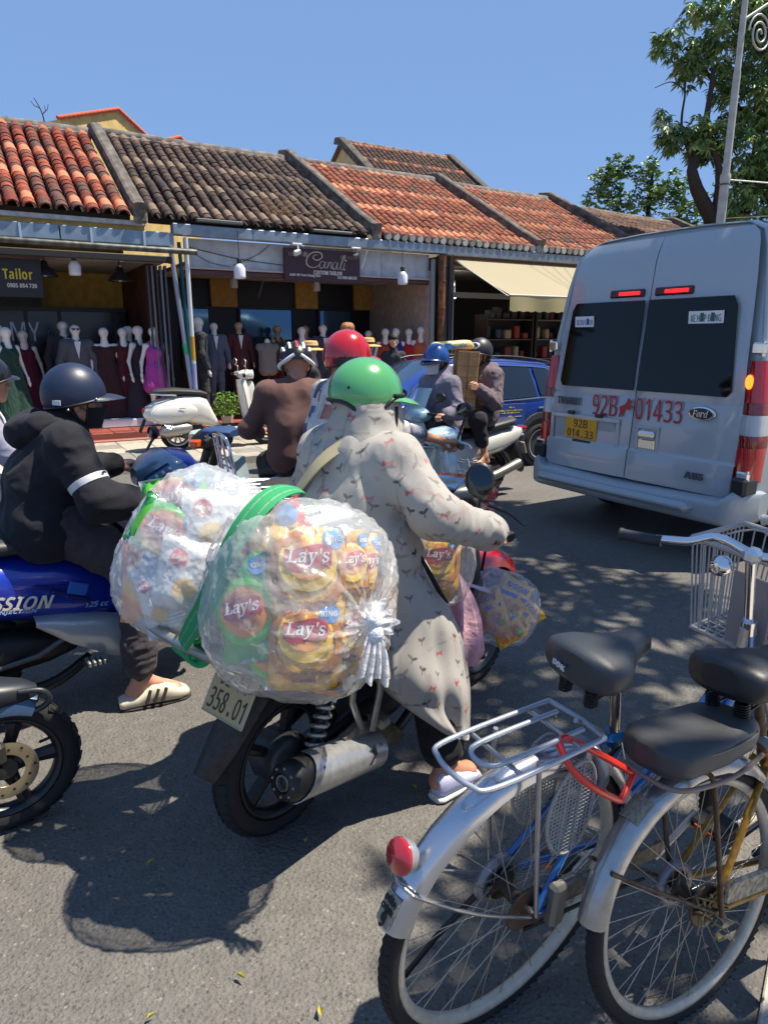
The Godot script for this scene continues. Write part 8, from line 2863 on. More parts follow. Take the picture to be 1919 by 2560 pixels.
	mirror(t, V(0.8, 0.92, 0.23), V(0.69, 1.06, 0.3), plastic("161618"), V(-0.9, 0.15, 0.5), U(0.05, 0.062))
	mirror(t, V(0.8, 0.92, -0.23), V(0.69, 1.06, -0.3), plastic("161618"), V(-0.9, 0.15, -0.3), U(0.05, 0.062))
	fender(t, "front_fender", 1.235, 0.285, 0.325, 0.13, 12, 130, red, 0.05)
	tubep(t, "cable", [V(0.92, 0.94, 0.1), V(1.0, 0.8, 0.16), V(1.08, 0.55, 0.1), V(1.2, 0.32, 0.08)], 0.006, dk, 5, 5)
	for z in [0.04, 0.12]: tubep(t, "bag_hook", [V(0.86, 0.62, z), V(0.82, 0.63, z + 0.01), V(0.8, 0.6, z + 0.015), V(0.82, 0.575, z + 0.01)], 0.005, chrome(), 6, 4)

func snack_rider() -> void:
	var p := thing("person", "rider in a long pale printed sun coat with hood and green helmet on the red motorbike", "person", V(0.649, 0, -1.805), deg_to_rad(22.1))
	var J := {"pel": V(0.40, 0.86, 0), "chest": V(0.42, 1.15, 0), "head": V(0.47, 1.315, 0), "sw": 0.145, "w": 0.84, "slump": 0.03, "el": [V(0.40, 1.0, 0.325), V(0.5, 0.98, -0.3)], "wr": [V(0.685, 0.89, 0.335), V(0.7, 0.9, -0.31)], "kn": [V(0.545, 0.56, 0.17), V(0.76, 0.66, -0.16)], "an": [V(0.47, 0.11, 0.33), V(0.66, 0.34, -0.17)], "toe": [V(0.58, 0.03, 0.355), V(0.8, 0.31, -0.17)]}
	var b := body(p, "body", skin_mat("b07c62"))
	soft(b, torso_bones(J, -0.012) + arm_bones(J, -0.006) + leg_bones(J, -0.008) + foot_bones(J, 0, -0.006) + foot_bones(J, 1, -0.006), 0.013, 0.028)
	var hb := head_basis(V(1, -0.1, 0.5))
	head_into(b, J.head, hb * Basis.from_scale(Vector3.ONE * 0.82), 0.005)
	hand_into(b, J.wr[0], V(0.78, 0.868, 0.335), Vector3.UP, V(0, 0, -1), 0.0, 0.0045, 0.9)
	hand_into(b, J.wr[1], V(0.79, 0.88, -0.31), Vector3.UP, V(0, 0, 1), 0.0, 0.0045, 0.9)
	var pr := m("ffffff", 0.92, 0.0, {"a": ["print", 1.6], "rim": 0.2})
	var coat := torso_bones(J, 0.032) + arm_bones(J, 0.024, 1.0, 1.0)
	coat.append([J.wr[0], V(0.745, 0.882, 0.335), 0.046, 0.046])
	coat.append([J.wr[1], V(0.75, 0.89, -0.31), 0.046, 0.046])
	coat.append([V(0.38, 0.84, 0.1), V(0.38, 0.84, -0.09), 0.155, 0.155])
	soft(body(p, "coat", pr), coat, 0.009, 0.045, 0.009, 6.0, Transform3D.IDENTITY, V(1.0, 0.6, 1.0))
	soft(body(p, "hood", pr), [[J.head + V(-0.02, -0.0, 0), J.head + V(0.01, 0.02, 0), 0.086, 0.082], [J.head + V(-0.02, -0.03, 0), J.head + V(-0.03, -0.11, 0), 0.088, 0.1], [J.head + V(-0.03, -0.11, 0.03), J.chest + V(-0.01, 0.0, 0.07), 0.095, 0.09], [J.head + V(-0.03, -0.11, -0.03), J.chest + V(-0.01, 0.0, -0.07), 0.095, 0.09], [J.head + V(0.04, -0.04, 0.02), J.head + V(0.04, -0.12, 0.02), 0.072, 0.066]], 0.0085, 0.04, 0.008, 6.0)
	var s := S.new()
	var rows := []
	var cb := bez([V(0.26, 0.93, 0.15), V(0.25, 0.8, 0.22), V(0.245, 0.643, 0.27), V(0.238, 0.5, 0.285), V(0.314, 0.385, 0.31), V(0.44, 0.262, 0.335)], 8)
	var cf := bez([V(0.5, 0.92, 0.12), V(0.51, 0.84, 0.18), V(0.575, 0.653, 0.255), V(0.625, 0.493, 0.3), V(0.63, 0.34, 0.325), V(0.6, 0.185, 0.34)], 8)
	var line := func(f: float, w: float) -> Vector3:
		var a: Vector3 = cb[int(f * 40.0)]
		var c: Vector3 = cf[int(f * 40.0)]
		var inn := a + V(0.03, 0.0, -0.13)
		return inn.lerp(a, w / 0.15) if w < 0.15 else a.lerp(c, (w - 0.15) / 0.85) + V(-0.08, 0.03, 0.3).normalized() * 0.045 * sin(PI * (w - 0.15) / 0.85)
	for j in 41:
		var f := j / 40.0
		var a := PackedVector3Array()
		for i in 41:
			var w := i / 40.0
			var q: Vector3 = line.call(f, w)
			var fold := 0.014 * f * sin(w * 15.0 + 4.0 * f) + 0.010 * sin(f * 17.0 - w * 7.0) * sin(PI * w) * (0.3 + f) + 0.005 * sin(w * 31.0 + f * 9.0) * f
			a.append(q + V(-0.25, 0.1, 1).normalized() * fold + V(0, -0.02 * sin(w * PI) * f, 0))
		rows.append(a)
	s.sheet(rows, 0.003)
	part(p, "coat_skirt", s, pr)
	s = S.new()
	s.tube(bez([V(0.43, 0.86, 0.235), V(0.455, 0.79, 0.262), V(0.485, 0.72, 0.285), V(0.51, 0.68, 0.3)], 5), [0.004, 0.006, 0.007, 0.007, 0.008, 0.009, 0.009, 0.009, 0.009, 0.009, 0.008, 0.007, 0.006, 0.005, 0.004, 0.003], 6)
	part(p, "pocket_slit", s, m("171416", 0.9))
	s = S.new()
	var wl := []
	for k in 20:
		var g := TAU * k / 20
		wl.append(V(0.385 + cos(g) * 0.17, 0.9 + 0.01 * sin(g * 3), sin(g) * 0.212))
	s.tube(wl, 0.007, 6, true)
	part(p, "waist_seam", s, pr)
	soft(body(p, "trousers", cloth("121215")), leg_bones(J, 0.018, 1.0, 0.88) + [[(J.kn[0] as Vector3).lerp(J.an[0], 0.6), (J.kn[0] as Vector3).lerp(J.an[0], 0.86), 0.075, 0.07]], 0.013, 0.03, 0.008)
	s = S.new()
	var st := []
	for q in [[0.40, 1.235, 0.07], [0.335, 1.21, 0.03], [0.278, 1.15, -0.03], [0.252, 1.08, -0.085], [0.25, 1.01, -0.14], [0.28, 0.95, -0.19], [0.35, 0.9, -0.235], [0.45, 0.88, -0.24]]: st.append(V(q[0], q[1], q[2]))
	var c := bez(st, 6)
	var ra := []
	var rb := []
	var rows2 := []
	for k in c.size():
		var d: Vector3 = (c[mini(k + 1, c.size() - 1)] - c[maxi(k - 1, 0)]).normalized()
		var o: Vector3 = (c[k] - V(0.42, c[k].y - 0.02, 0)).normalized()
		var w: Vector3 = d.cross(o).normalized() * 0.02
		rows2.append(PackedVector3Array([c[k] - w + o * 0.004, c[k] + w + o * 0.004]))
	s.sheet(rows2, 0.005)
	part(p, "shoulder_strap", s, m("b5a883", 0.85, 0.0, {"n": ["weave", 0.3, 8.0]}))
	for i in 2:
		var sh := node(p, "shoe", V(J.an[i].x - 0.045, J.toe[i].y - 0.03, J.an[i].z), deg_to_rad(-12 if i == 0 else 0))
		sh.scale = Vector3.ONE * 0.84
		hullp(sh, "upper", [[-0.01, 0.02, 0.1, 0.03], [0.01, 0.015, 0.125, 0.042], [0.07, 0.015, 0.12, 0.046], [0.12, 0.015, 0.085, 0.046], [0.19, 0.015, 0.065, 0.044], [0.225, 0.015, 0.045, 0.03]], m("b9bcd8", 0.75, 0.0, {"n": ["weave", 0.25, 9.0]}))
		hullp(sh, "sole", [[-0.02, 0.0, 0.028, 0.032], [0.0, 0.0, 0.03, 0.046], [0.12, 0.0, 0.03, 0.05], [0.2, 0.0, 0.03, 0.047], [0.24, 0.0, 0.026, 0.024]], m("c9c7bd", 0.8))
	var h := node(p, "helmet")
	h.transform = Transform3D(hb * Basis.from_scale(Vector3.ONE * 0.82), J.head)
	var cc := V(-0.015, 0.035, 0)
	var r := V(0.152, 0.145, 0.132)
	var rim := func(az: float) -> float:
		var f := 0.5 - 0.5 * cos(az)
		return lerpf(-0.005, -0.075, smoothstep(0.25, 0.55, f)) + 0.045 * smoothstep(0.66, 0.95, f)
	s = S.new()
	helmet_shell(s, r, cc, rim)
	part(h, "shell", s, m("4f9a5e", 0.22, 0.0, {"c": 1.0}))
	s = S.new()
	rim_tube(s, r * 1.006, cc, rim, 0.0085, 60)
	part(h, "edge_trim", s, plastic("141815"))
	s = S.new()
	visor(s, r * 1.012, cc, rim, 0.085, 0.03, 66)
	part(h, "peak", s, m("5aa169", 0.25, 0.0, {"c": 0.9}))
	s = S.new()
	var band := func(az: float) -> float: return rim.call(az) + 0.014
	var bt := []
	for k in 17:
		var az := deg_to_rad(lerpf(-64, 64, k / 16.0))
		var e := asin(clampf(band.call(az) / r.y, -0.9, 0.9))
		bt.append(cc + V(cos(az) * cos(e), sin(e), sin(az) * cos(e)) * r * 1.008)
	s.tube(bt, 0.012, 6, false, true, 0.6)
	part(h, "peak_band", s, plastic("1b241d"))
	s = S.new()
	s.at(V(-0.13, 0.06, 0.075), head_basis(V(-0.85, 0.2, 0.5))).ball(Vector3.ZERO, V(0.004, 0.012, 0.02), 12, 6)
	part(h, "sticker", s, m("16181a", 0.4))
	s = S.new()
	s.at(V(0.02, -0.03, 0.117)).ball(Vector3.ZERO, V(0.007, 0.007, 0.006), 10, 6)
	part(h, "rivet", s, m("2c3a30", 0.4))
	s = S.new()
	for sd in [-1.0, 1.0]:
		for q in [[0.07, 0.0, 0.105], [-0.03, -0.06, 0.125]]:
			s.tube(bez([V(q[0], q[1], sd * q[2]), V(q[0] * 0.7 + 0.02, -0.09, sd * 0.105), V(0.035, -0.165, sd * 0.075)], 5), 0.011, 6, false, true, 0.45)
	part(p, "chin_strap", s, plastic("121214")).transform = Transform3D(hb * Basis.from_scale(Vector3.ONE * 0.86), J.head)
func face_me(at: Vector3, roll: float, yaw: float, pitch := 0.0) -> Basis:
	var z := (V(0.1, 1.35, 0.1) - at).normalized()
	var x := Vector3.UP.cross(z).normalized()
	return Basis(x, z.cross(x), z) * rot(pitch, yaw, roll)
func packet(at: Vector3, w: float, h: float, roll: float, yaw: float, style: String, label: String, group: String) -> void:
	var t := thing("snack_packet", label, "snack packet", at, 0, group)
	t.basis = face_me(at, roll, yaw)
	var th := 0.2 * minf(w, h)
	var nz := FastNoiseLite.new()
	nz.seed = rnd.randi() % 1000
	nz.frequency = 7.0
	var sf := func(u: float, v: float) -> float: return th * pow(maxf(0.0, 1.0 - pow(absf(u), 2.6)), 0.6) * pow(maxf(0.0, 1.0 - pow(absf(v), 3.0)), 0.7) + 0.007 * nz.get_noise_2d(u * w, v * h) * 3.0 * (0.3 + v * v)
	var hues: Dictionary = {"gold": "d8a51e", "green": "2c8f45", "white": "cfcfcf", "orange": "d9822a", "red": "c43a2c", "snack": "dcae3c"}
	for sd in [1.0, -1.0]:
		var rows := []
		for j in 15:
			var a := PackedVector3Array()
			for i in 13:
				var u := lerpf(-1, 1, i / 12.0)
				var v := lerpf(-1, 1, j / 14.0)
				a.append(V(u * w / 2 * (1.0 - 0.05 * (1 - v * v)), v * h / 2, sd * sf.call(u, v)))
			if sd < 0: a.reverse()
			rows.append(a)
		var s := S.new()
		s.grid(rows)
		part(t, "front" if sd > 0 else "back", s, m(hues[style] if sd > 0 or style == "white" else "b9bcc0", 0.26, 0.12, {"c": 0.5, "n": ["crinkle", 0.5, 3.0]}))
	var lift := 0.0025
	var on := func(x: float, y: float, o: float) -> Vector3: return V(x, y, sf.call(clampf(x / (w / 2), -1, 1), clampf(y / (h / 2), -1, 1)) + o)
	var disc := func(cx: float, cy: float, r0: float, r1: float, o: float) -> S:
		var q := S.new()
		var rows := []
		for j in 4:
			var a := PackedVector3Array()
			for i in 25:
				var g := TAU * i / 24
				var r := lerpf(r0, r1, j / 3.0)
				var x := clampf(cx + cos(g) * r, -w * 0.47, w * 0.47)
				var y := clampf(cy + sin(g) * r, -h * 0.48, h * 0.48)
				a.append(on.call(x, y, o))
			rows.append(a)
		rows.reverse()
		q.grid(rows)
		return q
	var word := func(txt: String, cx: float, cy: float, ww: float, hh: float, o: float, sl: float, face: String) -> S:
		var q := S.new()
		var bend := func(p: Vector3) -> Vector3: return on.call(cx + p.x, cy + p.y + 6.0 * absf(p.x) * p.x * 0.0, o + p.z)
		q.txt(txt, ww, hh, 0.0015, true, face, sl, bend)
		return q
	if style in ["gold", "green"]:
		var cy := h * 0.14 if style == "gold" else -h * 0.02
		var R := w * 0.43
		if style == "gold":
			part(t, "gold_ring", disc.call(0, cy - R * 0.25, R * 0.9, R * 1.18, lift), m("b8741a", 0.3))
			part(t, "gold_ring", disc.call(0, cy - R * 0.9, R * 1.2, R * 1.35, lift), m("c4841e", 0.3))
		else: part(t, "leaf_ring", disc.call(0.0, cy, R * 0.82, R * 1.1, lift), m("59b03a", 0.3))
		part(t, "sun_disc", disc.call(0, cy, 0.001, R * 0.82, lift * 1.4), m("e8c02c" if style == "gold" else "d98a24", 0.3))
		part(t, "sun_core", disc.call(0, cy + R * 0.1, 0.001, R * 0.6, lift * 1.9), m("d9902a" if style == "gold" else "c9702a", 0.3))
		var bn := S.new()
		var rows := []
		for j in 4:
			var a := PackedVector3Array()
			for i in 13:
				var x := lerpf(-R * 0.66, R * 0.66, i / 12.0)
				var f := x / (R * 0.66)
				a.append(on.call(x, cy + R * 0.13 + (j / 3.0 - 0.5) * R * 0.66 * (1.0 - 0.25 * f * f) + 0.06 * R * sin(f * 3.0), lift * 2.6))
			rows.append(a)
		bn.grid(rows)
		part(t, "red_banner", bn, m("a81a28", 0.3))
		part(t, "logo_lettering", word.call("Lay's", 0.0, cy + R * 0.13, R * 1.16, R * 0.5, lift * 3.4, 0.18, "Droid Serif"), m("e9e9e4", 0.4))
		if style == "gold": part(t, "flavour_lettering", word.call("Vị Khoai Tây Tự Nhiên", 0.0, cy - R * 1.12, w * 0.74, h * 0.045, lift * 2.2, 0.0, "Droid Sans"), m("5a3a14", 0.5))
		if style == "gold": part(t, "flavour_lettering", word.call("Classic", 0.0, cy - R * 1.36, w * 0.3, h * 0.045, lift * 2.2, 0.0, "Droid Sans"), m("5a3a14", 0.5))
		var bx := w * 0.3
		var by := h * 0.38
		part(t, "blue_badge", disc.call(bx, by, 0.001, w * 0.13, lift * 2.0), m("2f7fc4", 0.3))
		part(t, "badge_lettering", word.call("KING", bx, by, w * 0.2, w * 0.07, lift * 2.8, 0.0, "Droid Sans"), m("dfe8ee", 0.4))
	elif style == "white":
		var bn := S.new()
		for k in 7: bn.add(PackedVector3Array([on.call(-w * 0.05, -h * 0.1 - k * h * 0.045, lift), on.call(w * 0.18, -h * 0.1 - k * h * 0.045, lift), on.call(w * 0.36, -h * 0.1 - k * h * 0.045, lift), on.call(w * 0.36, -h * 0.085 - k * h * 0.045, lift), on.call(w * 0.18, -h * 0.085 - k * h * 0.045, lift), on.call(-w * 0.05, -h * 0.085 - k * h * 0.045, lift)]), PackedInt32Array([0, 1, 5, 1, 4, 5, 1, 2, 4, 2, 3, 4]), false)
		part(t, "small_print", bn, m("8a8a90", 0.6)).set_meta("kind", "stuff")
		part(t, "red_mark", disc.call(-w * 0.24, h * 0.2, 0.001, w * 0.12, lift), m("b02a34", 0.4))
		part(t, "mark_lettering", word.call("Lay's", -w * 0.24, h * 0.2, w * 0.18, w * 0.08, lift * 2, 0.2, "Droid Serif"), m("e9e9e4", 0.4))
		part(t, "crisp_picture", disc.call(-w * 0.1, -h * 0.2, 0.001, w * 0.16, lift), m("d8b048", 0.5))
	elif style == "snack":
		var q := S.new()
		q.add(PackedVector3Array([on.call(-w * 0.4, -h * 0.02, lift), on.call(0, 0.0, lift), on.call(w * 0.4, h * 0.02, lift), on.call(w * 0.4, h * 0.1, lift), on.call(0, h * 0.1, lift), on.call(-w * 0.4, h * 0.06, lift)]), PackedInt32Array([0, 1, 5, 1, 4, 5, 1, 2, 4, 2, 3, 4]), false)
		part(t, "blue_stripe", q, m("2b50b0", 0.3))
		for k in 6: part(t, "snack_ball", disc.call(-w * 0.24 + (k % 3) * w * 0.22, -h * 0.2 - (k / 3) * h * 0.13, 0.001, w * 0.12, lift * (1.2 + 0.2 * k)), m(["c07a2c", "d8963c", "a8642a"][k % 3], 0.5))
		part(t, "snack_lettering", word.call("NGON", 0.0, h * 0.26, w * 0.62, h * 0.14, lift, 0.2, "Droid Sans"), m("2344a0", 0.4))
		part(t, "leaf_mark", disc.call(w * 0.28, -h * 0.34, 0.001, w * 0.09, lift * 2.6), m("6aa83a", 0.5))
	else:
		part(t, "sun_disc", disc.call(0, 0.0, 0.001, w * 0.34, lift), m("e8b84a", 0.3))
		part(t, "blue_badge", disc.call(w * 0.28, h * 0.3, 0.001, w * 0.14, lift * 2.0), m("2f7fc4", 0.3))
func clear_bag(called: String, label: String, at: Vector3, b: Basis, r: Vector3, pole: Vector3, mt: Material, crease := 0.035) -> Node3D:
	var t := thing(called, label, "plastic bag", at)
	t.basis = b
	var nz := FastNoiseLite.new()
	nz.seed = 77
	nz.frequency = 4.2
	nz.fractal_type = FastNoiseLite.FRACTAL_RIDGED
	nz.fractal_octaves = 3
	var py := pole.normalized()
	var px := py.cross(Vector3.UP).normalized()
	var pz := px.cross(py)
	var rows := []
	var n := 120
	for j in 70:
		var e := PI * pow((j + 0.02) / 69.0, 1.15)
		var a := PackedVector3Array()
		for i in n:
			var ph := TAU * i / n
			var d := py * cos(e) + (px * cos(ph) + pz * sin(ph)) * sin(e)
			var p2 := 0.8
			var sq := V(signf(d.x) * pow(absf(d.x), p2), signf(d.y) * pow(absf(d.y), p2), signf(d.z) * pow(absf(d.z), p2))
			var fall := exp(-e * 1.5)
			var k := 1.0 + crease * fall * (sin(ph * 17.0 + 2.0 * sin(ph * 3.0)) + 0.6 * sin(ph * 31.0 + 1.0)) - 0.12 * exp(-pow(e / 0.28, 2.0)) + 0.05 * nz.get_noise_3dv(d * 0.5) * (1 - fall) + 0.028 * nz.get_noise_3dv(d * 1.7 + Vector3.ONE)
			a.append(sq * r * k)
		rows.append(a)
	var s := S.new()
	s.grid(rows, true)
	part(t, "film", s, mt)
	return t
func snack_bags() -> void:
	var film := m("eef2f4", 0.24, 0.0, {"al": 0.22, "n": ["crinkle", 0.5, 2.2]})
	var thick := m("eef1f3", 0.24, 0.0, {"al": 0.55, "n": ["crinkle", 0.8, 5.0]})
	var g2 := "crisp packets in the bigger clear bag"
	var B := face_me(V(0.70, 0.84, -1.59), 0, 0)
	var o2 := V(0.672, 0.845, -1.615)
	var P := func(o: Vector3, x: float, y: float, z: float) -> Vector3: return o + B * V(x, y, z)
	for q in [[0.012, 0.068, 0.14, .205, .24, -3, 0, "gold", "yellow crisp packet with the biggest red logo, upper middle of the large bag"], [0.0, -0.108, 0.15, .19, .215, -5, -6, "gold", "yellow crisp packet upright below the one with the biggest logo"], [-0.135, -0.01, 0.1, .18, .27, 7, -28, "green", "bright green crisp packet at the left of the large bag"], [-0.06, 0.16, 0.06, .2, .15, 24, -8, "red", "reddish packet wedged at the upper left of the large bag"], [0.115, 0.06, 0.11, .14, .23, -2, 30, "gold", "yellow packet turned edge on, right of the biggest logo"], [0.155, 0.05, 0.07, .14, .23, -4, 50, "gold", "yellow packet farthest right in the large bag, behind the knot"], [0.11, -0.1, 0.1, .14, .17, -24, 24, "gold", "tilted yellow packet under the knot of the large bag"], [0.06, -0.165, 0.1, .17, .11, 64, 0, "orange", "orange packet lying at the bottom of the large bag"], [-0.04, -0.02, -0.02, .28, .3, 10, -10, "gold", "yellow packet hidden deepest in the large bag"], [-0.08, -0.12, 0.08, .15, .15, 30, -20, "green", "green packet low at the left, under the bright green one"]]:
		packet(P.call(o2, q[0], q[1], q[2]), q[3], q[4], q[5], q[6], q[7], q[8], g2)
	var b2 := clear_bag("snack_bag", "larger clear bag of yellow and green crisp packets, knotted at its right", o2, B * rot(0, 0, -10), V(0.25, 0.262, 0.235), V(0.62, -0.1, 0.72), film)
	for k in 5: packet(o2 + B * V([-0.1, 0.08, 0.0, 0.12, -0.05][k], [0.05, -0.05, 0.1, -0.1, -0.12][k], -0.06 - 0.02 * k), 0.2, 0.24, k * 31.0, k * 17.0 - 30.0, ["gold", "gold", "green", "gold", "orange"][k], "crisp packet buried inside the larger clear bag", g2)
	var kp := V(0.168, -0.03, 0.205)
	var s := S.new()
	var gr := []
	for j in 10:
		var f := j / 9.0
		var a := PackedVector3Array()
		for i in 72:
			var g := TAU * i / 72
			var rr := lerpf(0.062, 0.014, pow(f, 0.6)) * (1.0 + 0.16 * sin(g * 13.0) * (1.0 - 0.4 * f) + 0.1 * sin(g * 5.0 + 1.0))
			a.append(kp + V(cos(g) * rr, sin(g) * rr, -0.03 + 0.045 * f * f))
		gr.append(a)
	var gs := S.new()
	gs.grid(gr, true)
	part(b2, "gathers", gs, thick)
	s.ball(kp + V(0.0, 0.012, 0.022), V(0.022, 0.024, 0.018), 12, 8)
	s.ball(kp + V(0.008, -0.02, 0.024), V(0.02, 0.022, 0.016), 12, 8)
	part(b2, "knot", s, m("e2e6e8", 0.3, 0.0, {"n": ["crinkle", 0.8, 8.0], "b": "808080"}))
	s = S.new()
	var rows := []
	for j in 12:
		var f := j / 11.0
		var a := PackedVector3Array()
		for i in 25:
			var w := lerpf(-1, 1, i / 24.0)
			a.append(kp + V(0.004 + w * (0.014 + 0.042 * f * (1.0 - 0.35 * f)) + 0.012 * f, -0.015 - 0.115 * f + 0.01 * sin(w * 7.0) * f, 0.022 + 0.013 * sin(w * 13.0 + f * 5.0) * (0.3 + f) + 0.012 * f))
		rows.append(a)
	s.sheet(rows, 0.002)
	part(b2, "loose_tail", s, m("eef1f3", 0.24, 0.0, {"al": 0.4, "n": ["crinkle", 0.9, 6.0]}))
	var o1 := V(0.488, 0.845, -2.06)
	var g1 := "crisp packets in the farther clear bag"
	for q in [[0.1, 0.12, 0.14, .22, .18, -10, 10, "white", "white backed packet at the upper right of the farther bag"], [-0.045, 0.1, 0.15, .19, .16, -34, -14, "green", "green packet slanting at the upper left of the farther bag"], [0.03, -0.03, 0.17, .21, .21, -16, 0, "white", "white packet with a yellow picture in the middle of the farther bag"], [-0.06, -0.09, 0.14, .15, .22, 12, -20, "white", "white packet with red mark at the lower left of the farther bag"], [-0.13, -0.05, 0.08, .14, .25, -8, -40, "orange", "orange packet at the far left end of the farther bag"], [-0.02, 0.2, 0.06, .2, .13, 6, -8, "green", "green packet at the very top of the farther bag"], [0.05, -0.15, 0.13, .2, .14, -24, 6, "white", "white packet at the bottom of the farther bag beside the strap"], [0.0, 0.02, 0.0, .26, .3, 0, 0, "white", "white packet deepest in the farther bag"], [0.13, 0.02, 0.1, .16, .2, 8, 24, "white", "white packet behind the green strap in the farther bag"]]:
		packet(o1 + B * V(q[0], q[1], q[2]), q[3], q[4], q[5], q[6], q[7], q[8], g1)
	for k in 5: packet(o1 + B * V([-0.08, 0.1, 0.02, 0.12, -0.04][k], [0.06, -0.06, 0.12, 0.1, -0.12][k], -0.05 - 0.02 * k), 0.19, 0.22, k * 37.0, k * 15.0 - 30.0, ["white", "green", "white", "white", "orange"][k], "crisp packet buried inside the farther clear bag", g1)
	clear_bag("snack_bag", "clear bag of white and green packets left of the green strap", o1 + B * V(0.03, 0.02, 0), B * rot(0, 0, -28), V(0.215, 0.27, 0.23), V(0.9, -0.5, 0.3), m("eaf2f8", 0.24, 0.0, {"al": 0.3, "n": ["crinkle", 0.5, 2.2]}), 0.05)
	var web := m("ffffff", 0.8, 0.0, {"uv": 1})
	web.albedo_texture = texs["webbing"]
	web.uv1_scale = V(1, 14, 1)
	var st := thing("green_strap", "green woven strap tied round both clear bags and the carrier bar", "strap")
	var pth := []
	for q in [[0.392, 0.7, -1.785], [0.40, 0.77, -1.71], [0.425, 0.86, -1.64], [0.46, 0.96, -1.60], [0.51, 1.055, -1.585], [0.575, 1.115, -1.6], [0.65, 1.13, -1.65], [0.735, 1.1, -1.73], [0.82, 1.02, -1.8]]: pth.append(V(q[0], q[1], q[2]))
	var c := bez(pth, 7)
	rows = []
	for k in c.size():
		var d: Vector3 = (c[mini(k + 1, c.size() - 1)] - c[maxi(k - 1, 0)]).normalized()
		var o: Vector3 = (V(-0.55, 0.45, 0.7) + V(0.2, 0.6, 0) * (k / float(c.size()))).normalized()
		var w := d.cross(o).normalized() * (0.029 - 0.01 * exp(-k * 0.4))
		rows.append(PackedVector3Array([c[k] - w + o * 0.012, c[k] - w * 0.3 + o * 0.015, c[k] + w * 0.3 + o * 0.015, c[k] + w + o * 0.012]))
	s = S.new()
	s.sheet(rows, 0.003)
	part(st, "band", s, web)
	s = S.new()
	for k in 5:
		var ce := V(0.405 + k * 0.006, 0.685 - k * 0.004, -1.795 + 0.012 * (k - 2))
		var p2 := []
		for i in 14:
			var g := TAU * i / 14
			p2.append(ce + V(-0.28, 0, -0.1).normalized() * 0.0 + V(cos(g) * 0.026, sin(g) * 0.03, cos(g) * 0.02 + 0.008 * sin(g + k)))
		s.tube(p2, 0.009, 6, true, true, 0.5)
	s.tube([V(0.43, 0.74, -1.715), V(0.425, 0.7, -1.77), V(0.42, 0.64, -1.785)], [0.016, 0.014, 0.012], 6, false, true, 0.4)
	part(st, "knot", s, m("2a9a60", 0.8, 0.0, {"n": ["weave", 0.8, 9.0]}))
	var tb := thing("clear_tub", "clear plastic tub with a pale lid behind the larger bag", "tub", V(0.80, 0.86, -1.76), deg_to_rad(20))
	tb.scale = V(0.62, 0.9, 0.7)
	s = S.new()
	s.hull([[-0.1, 0.0, 0.15, 0.07, 5], [-0.09, 0.0, 0.17, 0.085, 5], [0.13, 0.0, 0.17, 0.085, 5], [0.14, 0.0, 0.15, 0.07, 5]], 24)
	part(tb, "tub", s, m("dfe6ee", 0.2, 0.0, {"al": 0.35}))
	boxp(tb, "lid", V(0.02, 0.178, 0), V(0.27, 0.02, 0.19), m("dfe6ee", 0.2, 0.0, {"al": 0.5}), 0.008)
	packet(V(1.335, 0.725, -1.93), 0.17, 0.25, -4, 0, "gold", "yellow crisp packet standing between the rider's coat and the leg shield", "crisp packets at the front of the motorbike")
	packet(V(1.30, 0.80, -2.0), 0.18, 0.16, 30, -20, "gold", "yellow packet lying behind the upright one at the leg shield", "crisp packets at the front of the motorbike")
	packet(V(1.4, 0.84, -2.04), 0.16, 0.13, -30, 0, "red", "reddish packet on top of the pile at the leg shield", "crisp packets at the front of the motorbike")
	var fb := clear_bag("front_bag", "crumpled clear film over the packets between coat and leg shield", V(1.36, 0.76, -1.96), face_me(V(1.36, 0.76, -1.96), 0, 0), V(0.13, 0.18, 0.13), V(0.1, 0.95, 0.2), film, 0.06)
	s = S.new()
	for k in 12:
		var g := TAU * k / 12
		s.tube(bez([V(cos(g) * 0.05, 0.13, sin(g) * 0.05), V(cos(g) * 0.012, 0.165, sin(g) * 0.012), V(cos(g) * 0.04, 0.2, sin(g) * 0.04)], 4), [0.003, 0.006, 0.002], 5)
	part(fb, "gathered_neck", s, thick)
	var pk := m("e8b9c4", 0.35, 0.0, {"al": 0.72, "n": ["crinkle", 0.8, 4.0], "b": "a07078"})
	var pb := thing("pink_bag", "thin pink carrier bag hanging from the hook before the front wheel", "plastic bag", V(1.42, 0.65, -1.96))
	pb.basis = face_me(V(1.50, 0.5, -1.93), 0, 0)
	rows = []
	for j in 26:
		var f := j / 25.0
		var a := PackedVector3Array()
		var wd := 0.012 + 0.075 * sin(PI * minf(0.5, f * 0.85)) - 0.03 * smoothstep(0.85, 1.0, f)
		for i in 48:
			var g := TAU * i / 48
			a.append(V(cos(g) * wd * (1.0 + 0.12 * sin(g * 9.0 + f * 2.0)) + 0.035 * f, 0.05 - 0.36 * f, sin(g) * wd * 0.7 * (1.0 + 0.16 * sin(g * 7.0 - f * 3.0))))
		rows.append(a)
	s = S.new()
	s.grid(rows, true, true)
	part(pb, "film", s, pk)
	var hb := V(1.685, 0.475, -2.0)
	for q in [[-0.055, 0.0, 0.07, .13, .17, 20, -24, "snack", "orange snack packet at the left of the hanging clear bag"], [0.03, 0.045, 0.075, .14, .16, -26, 6, "snack", "yellow snack packet with blue letters at the top of the hanging clear bag"], [-0.01, -0.06, 0.085, .13, .15, 34, 0, "snack", "snack packet at the bottom of the hanging clear bag"], [0.075, -0.035, 0.06, .13, .15, -50, 22, "snack", "snack packet with a blue stripe at the right of the hanging clear bag"]]:
		packet(hb + B * V(q[0], q[1], q[2]), q[3], q[4], q[5], q[6], q[7], q[8], "snack packets in the hanging bag")
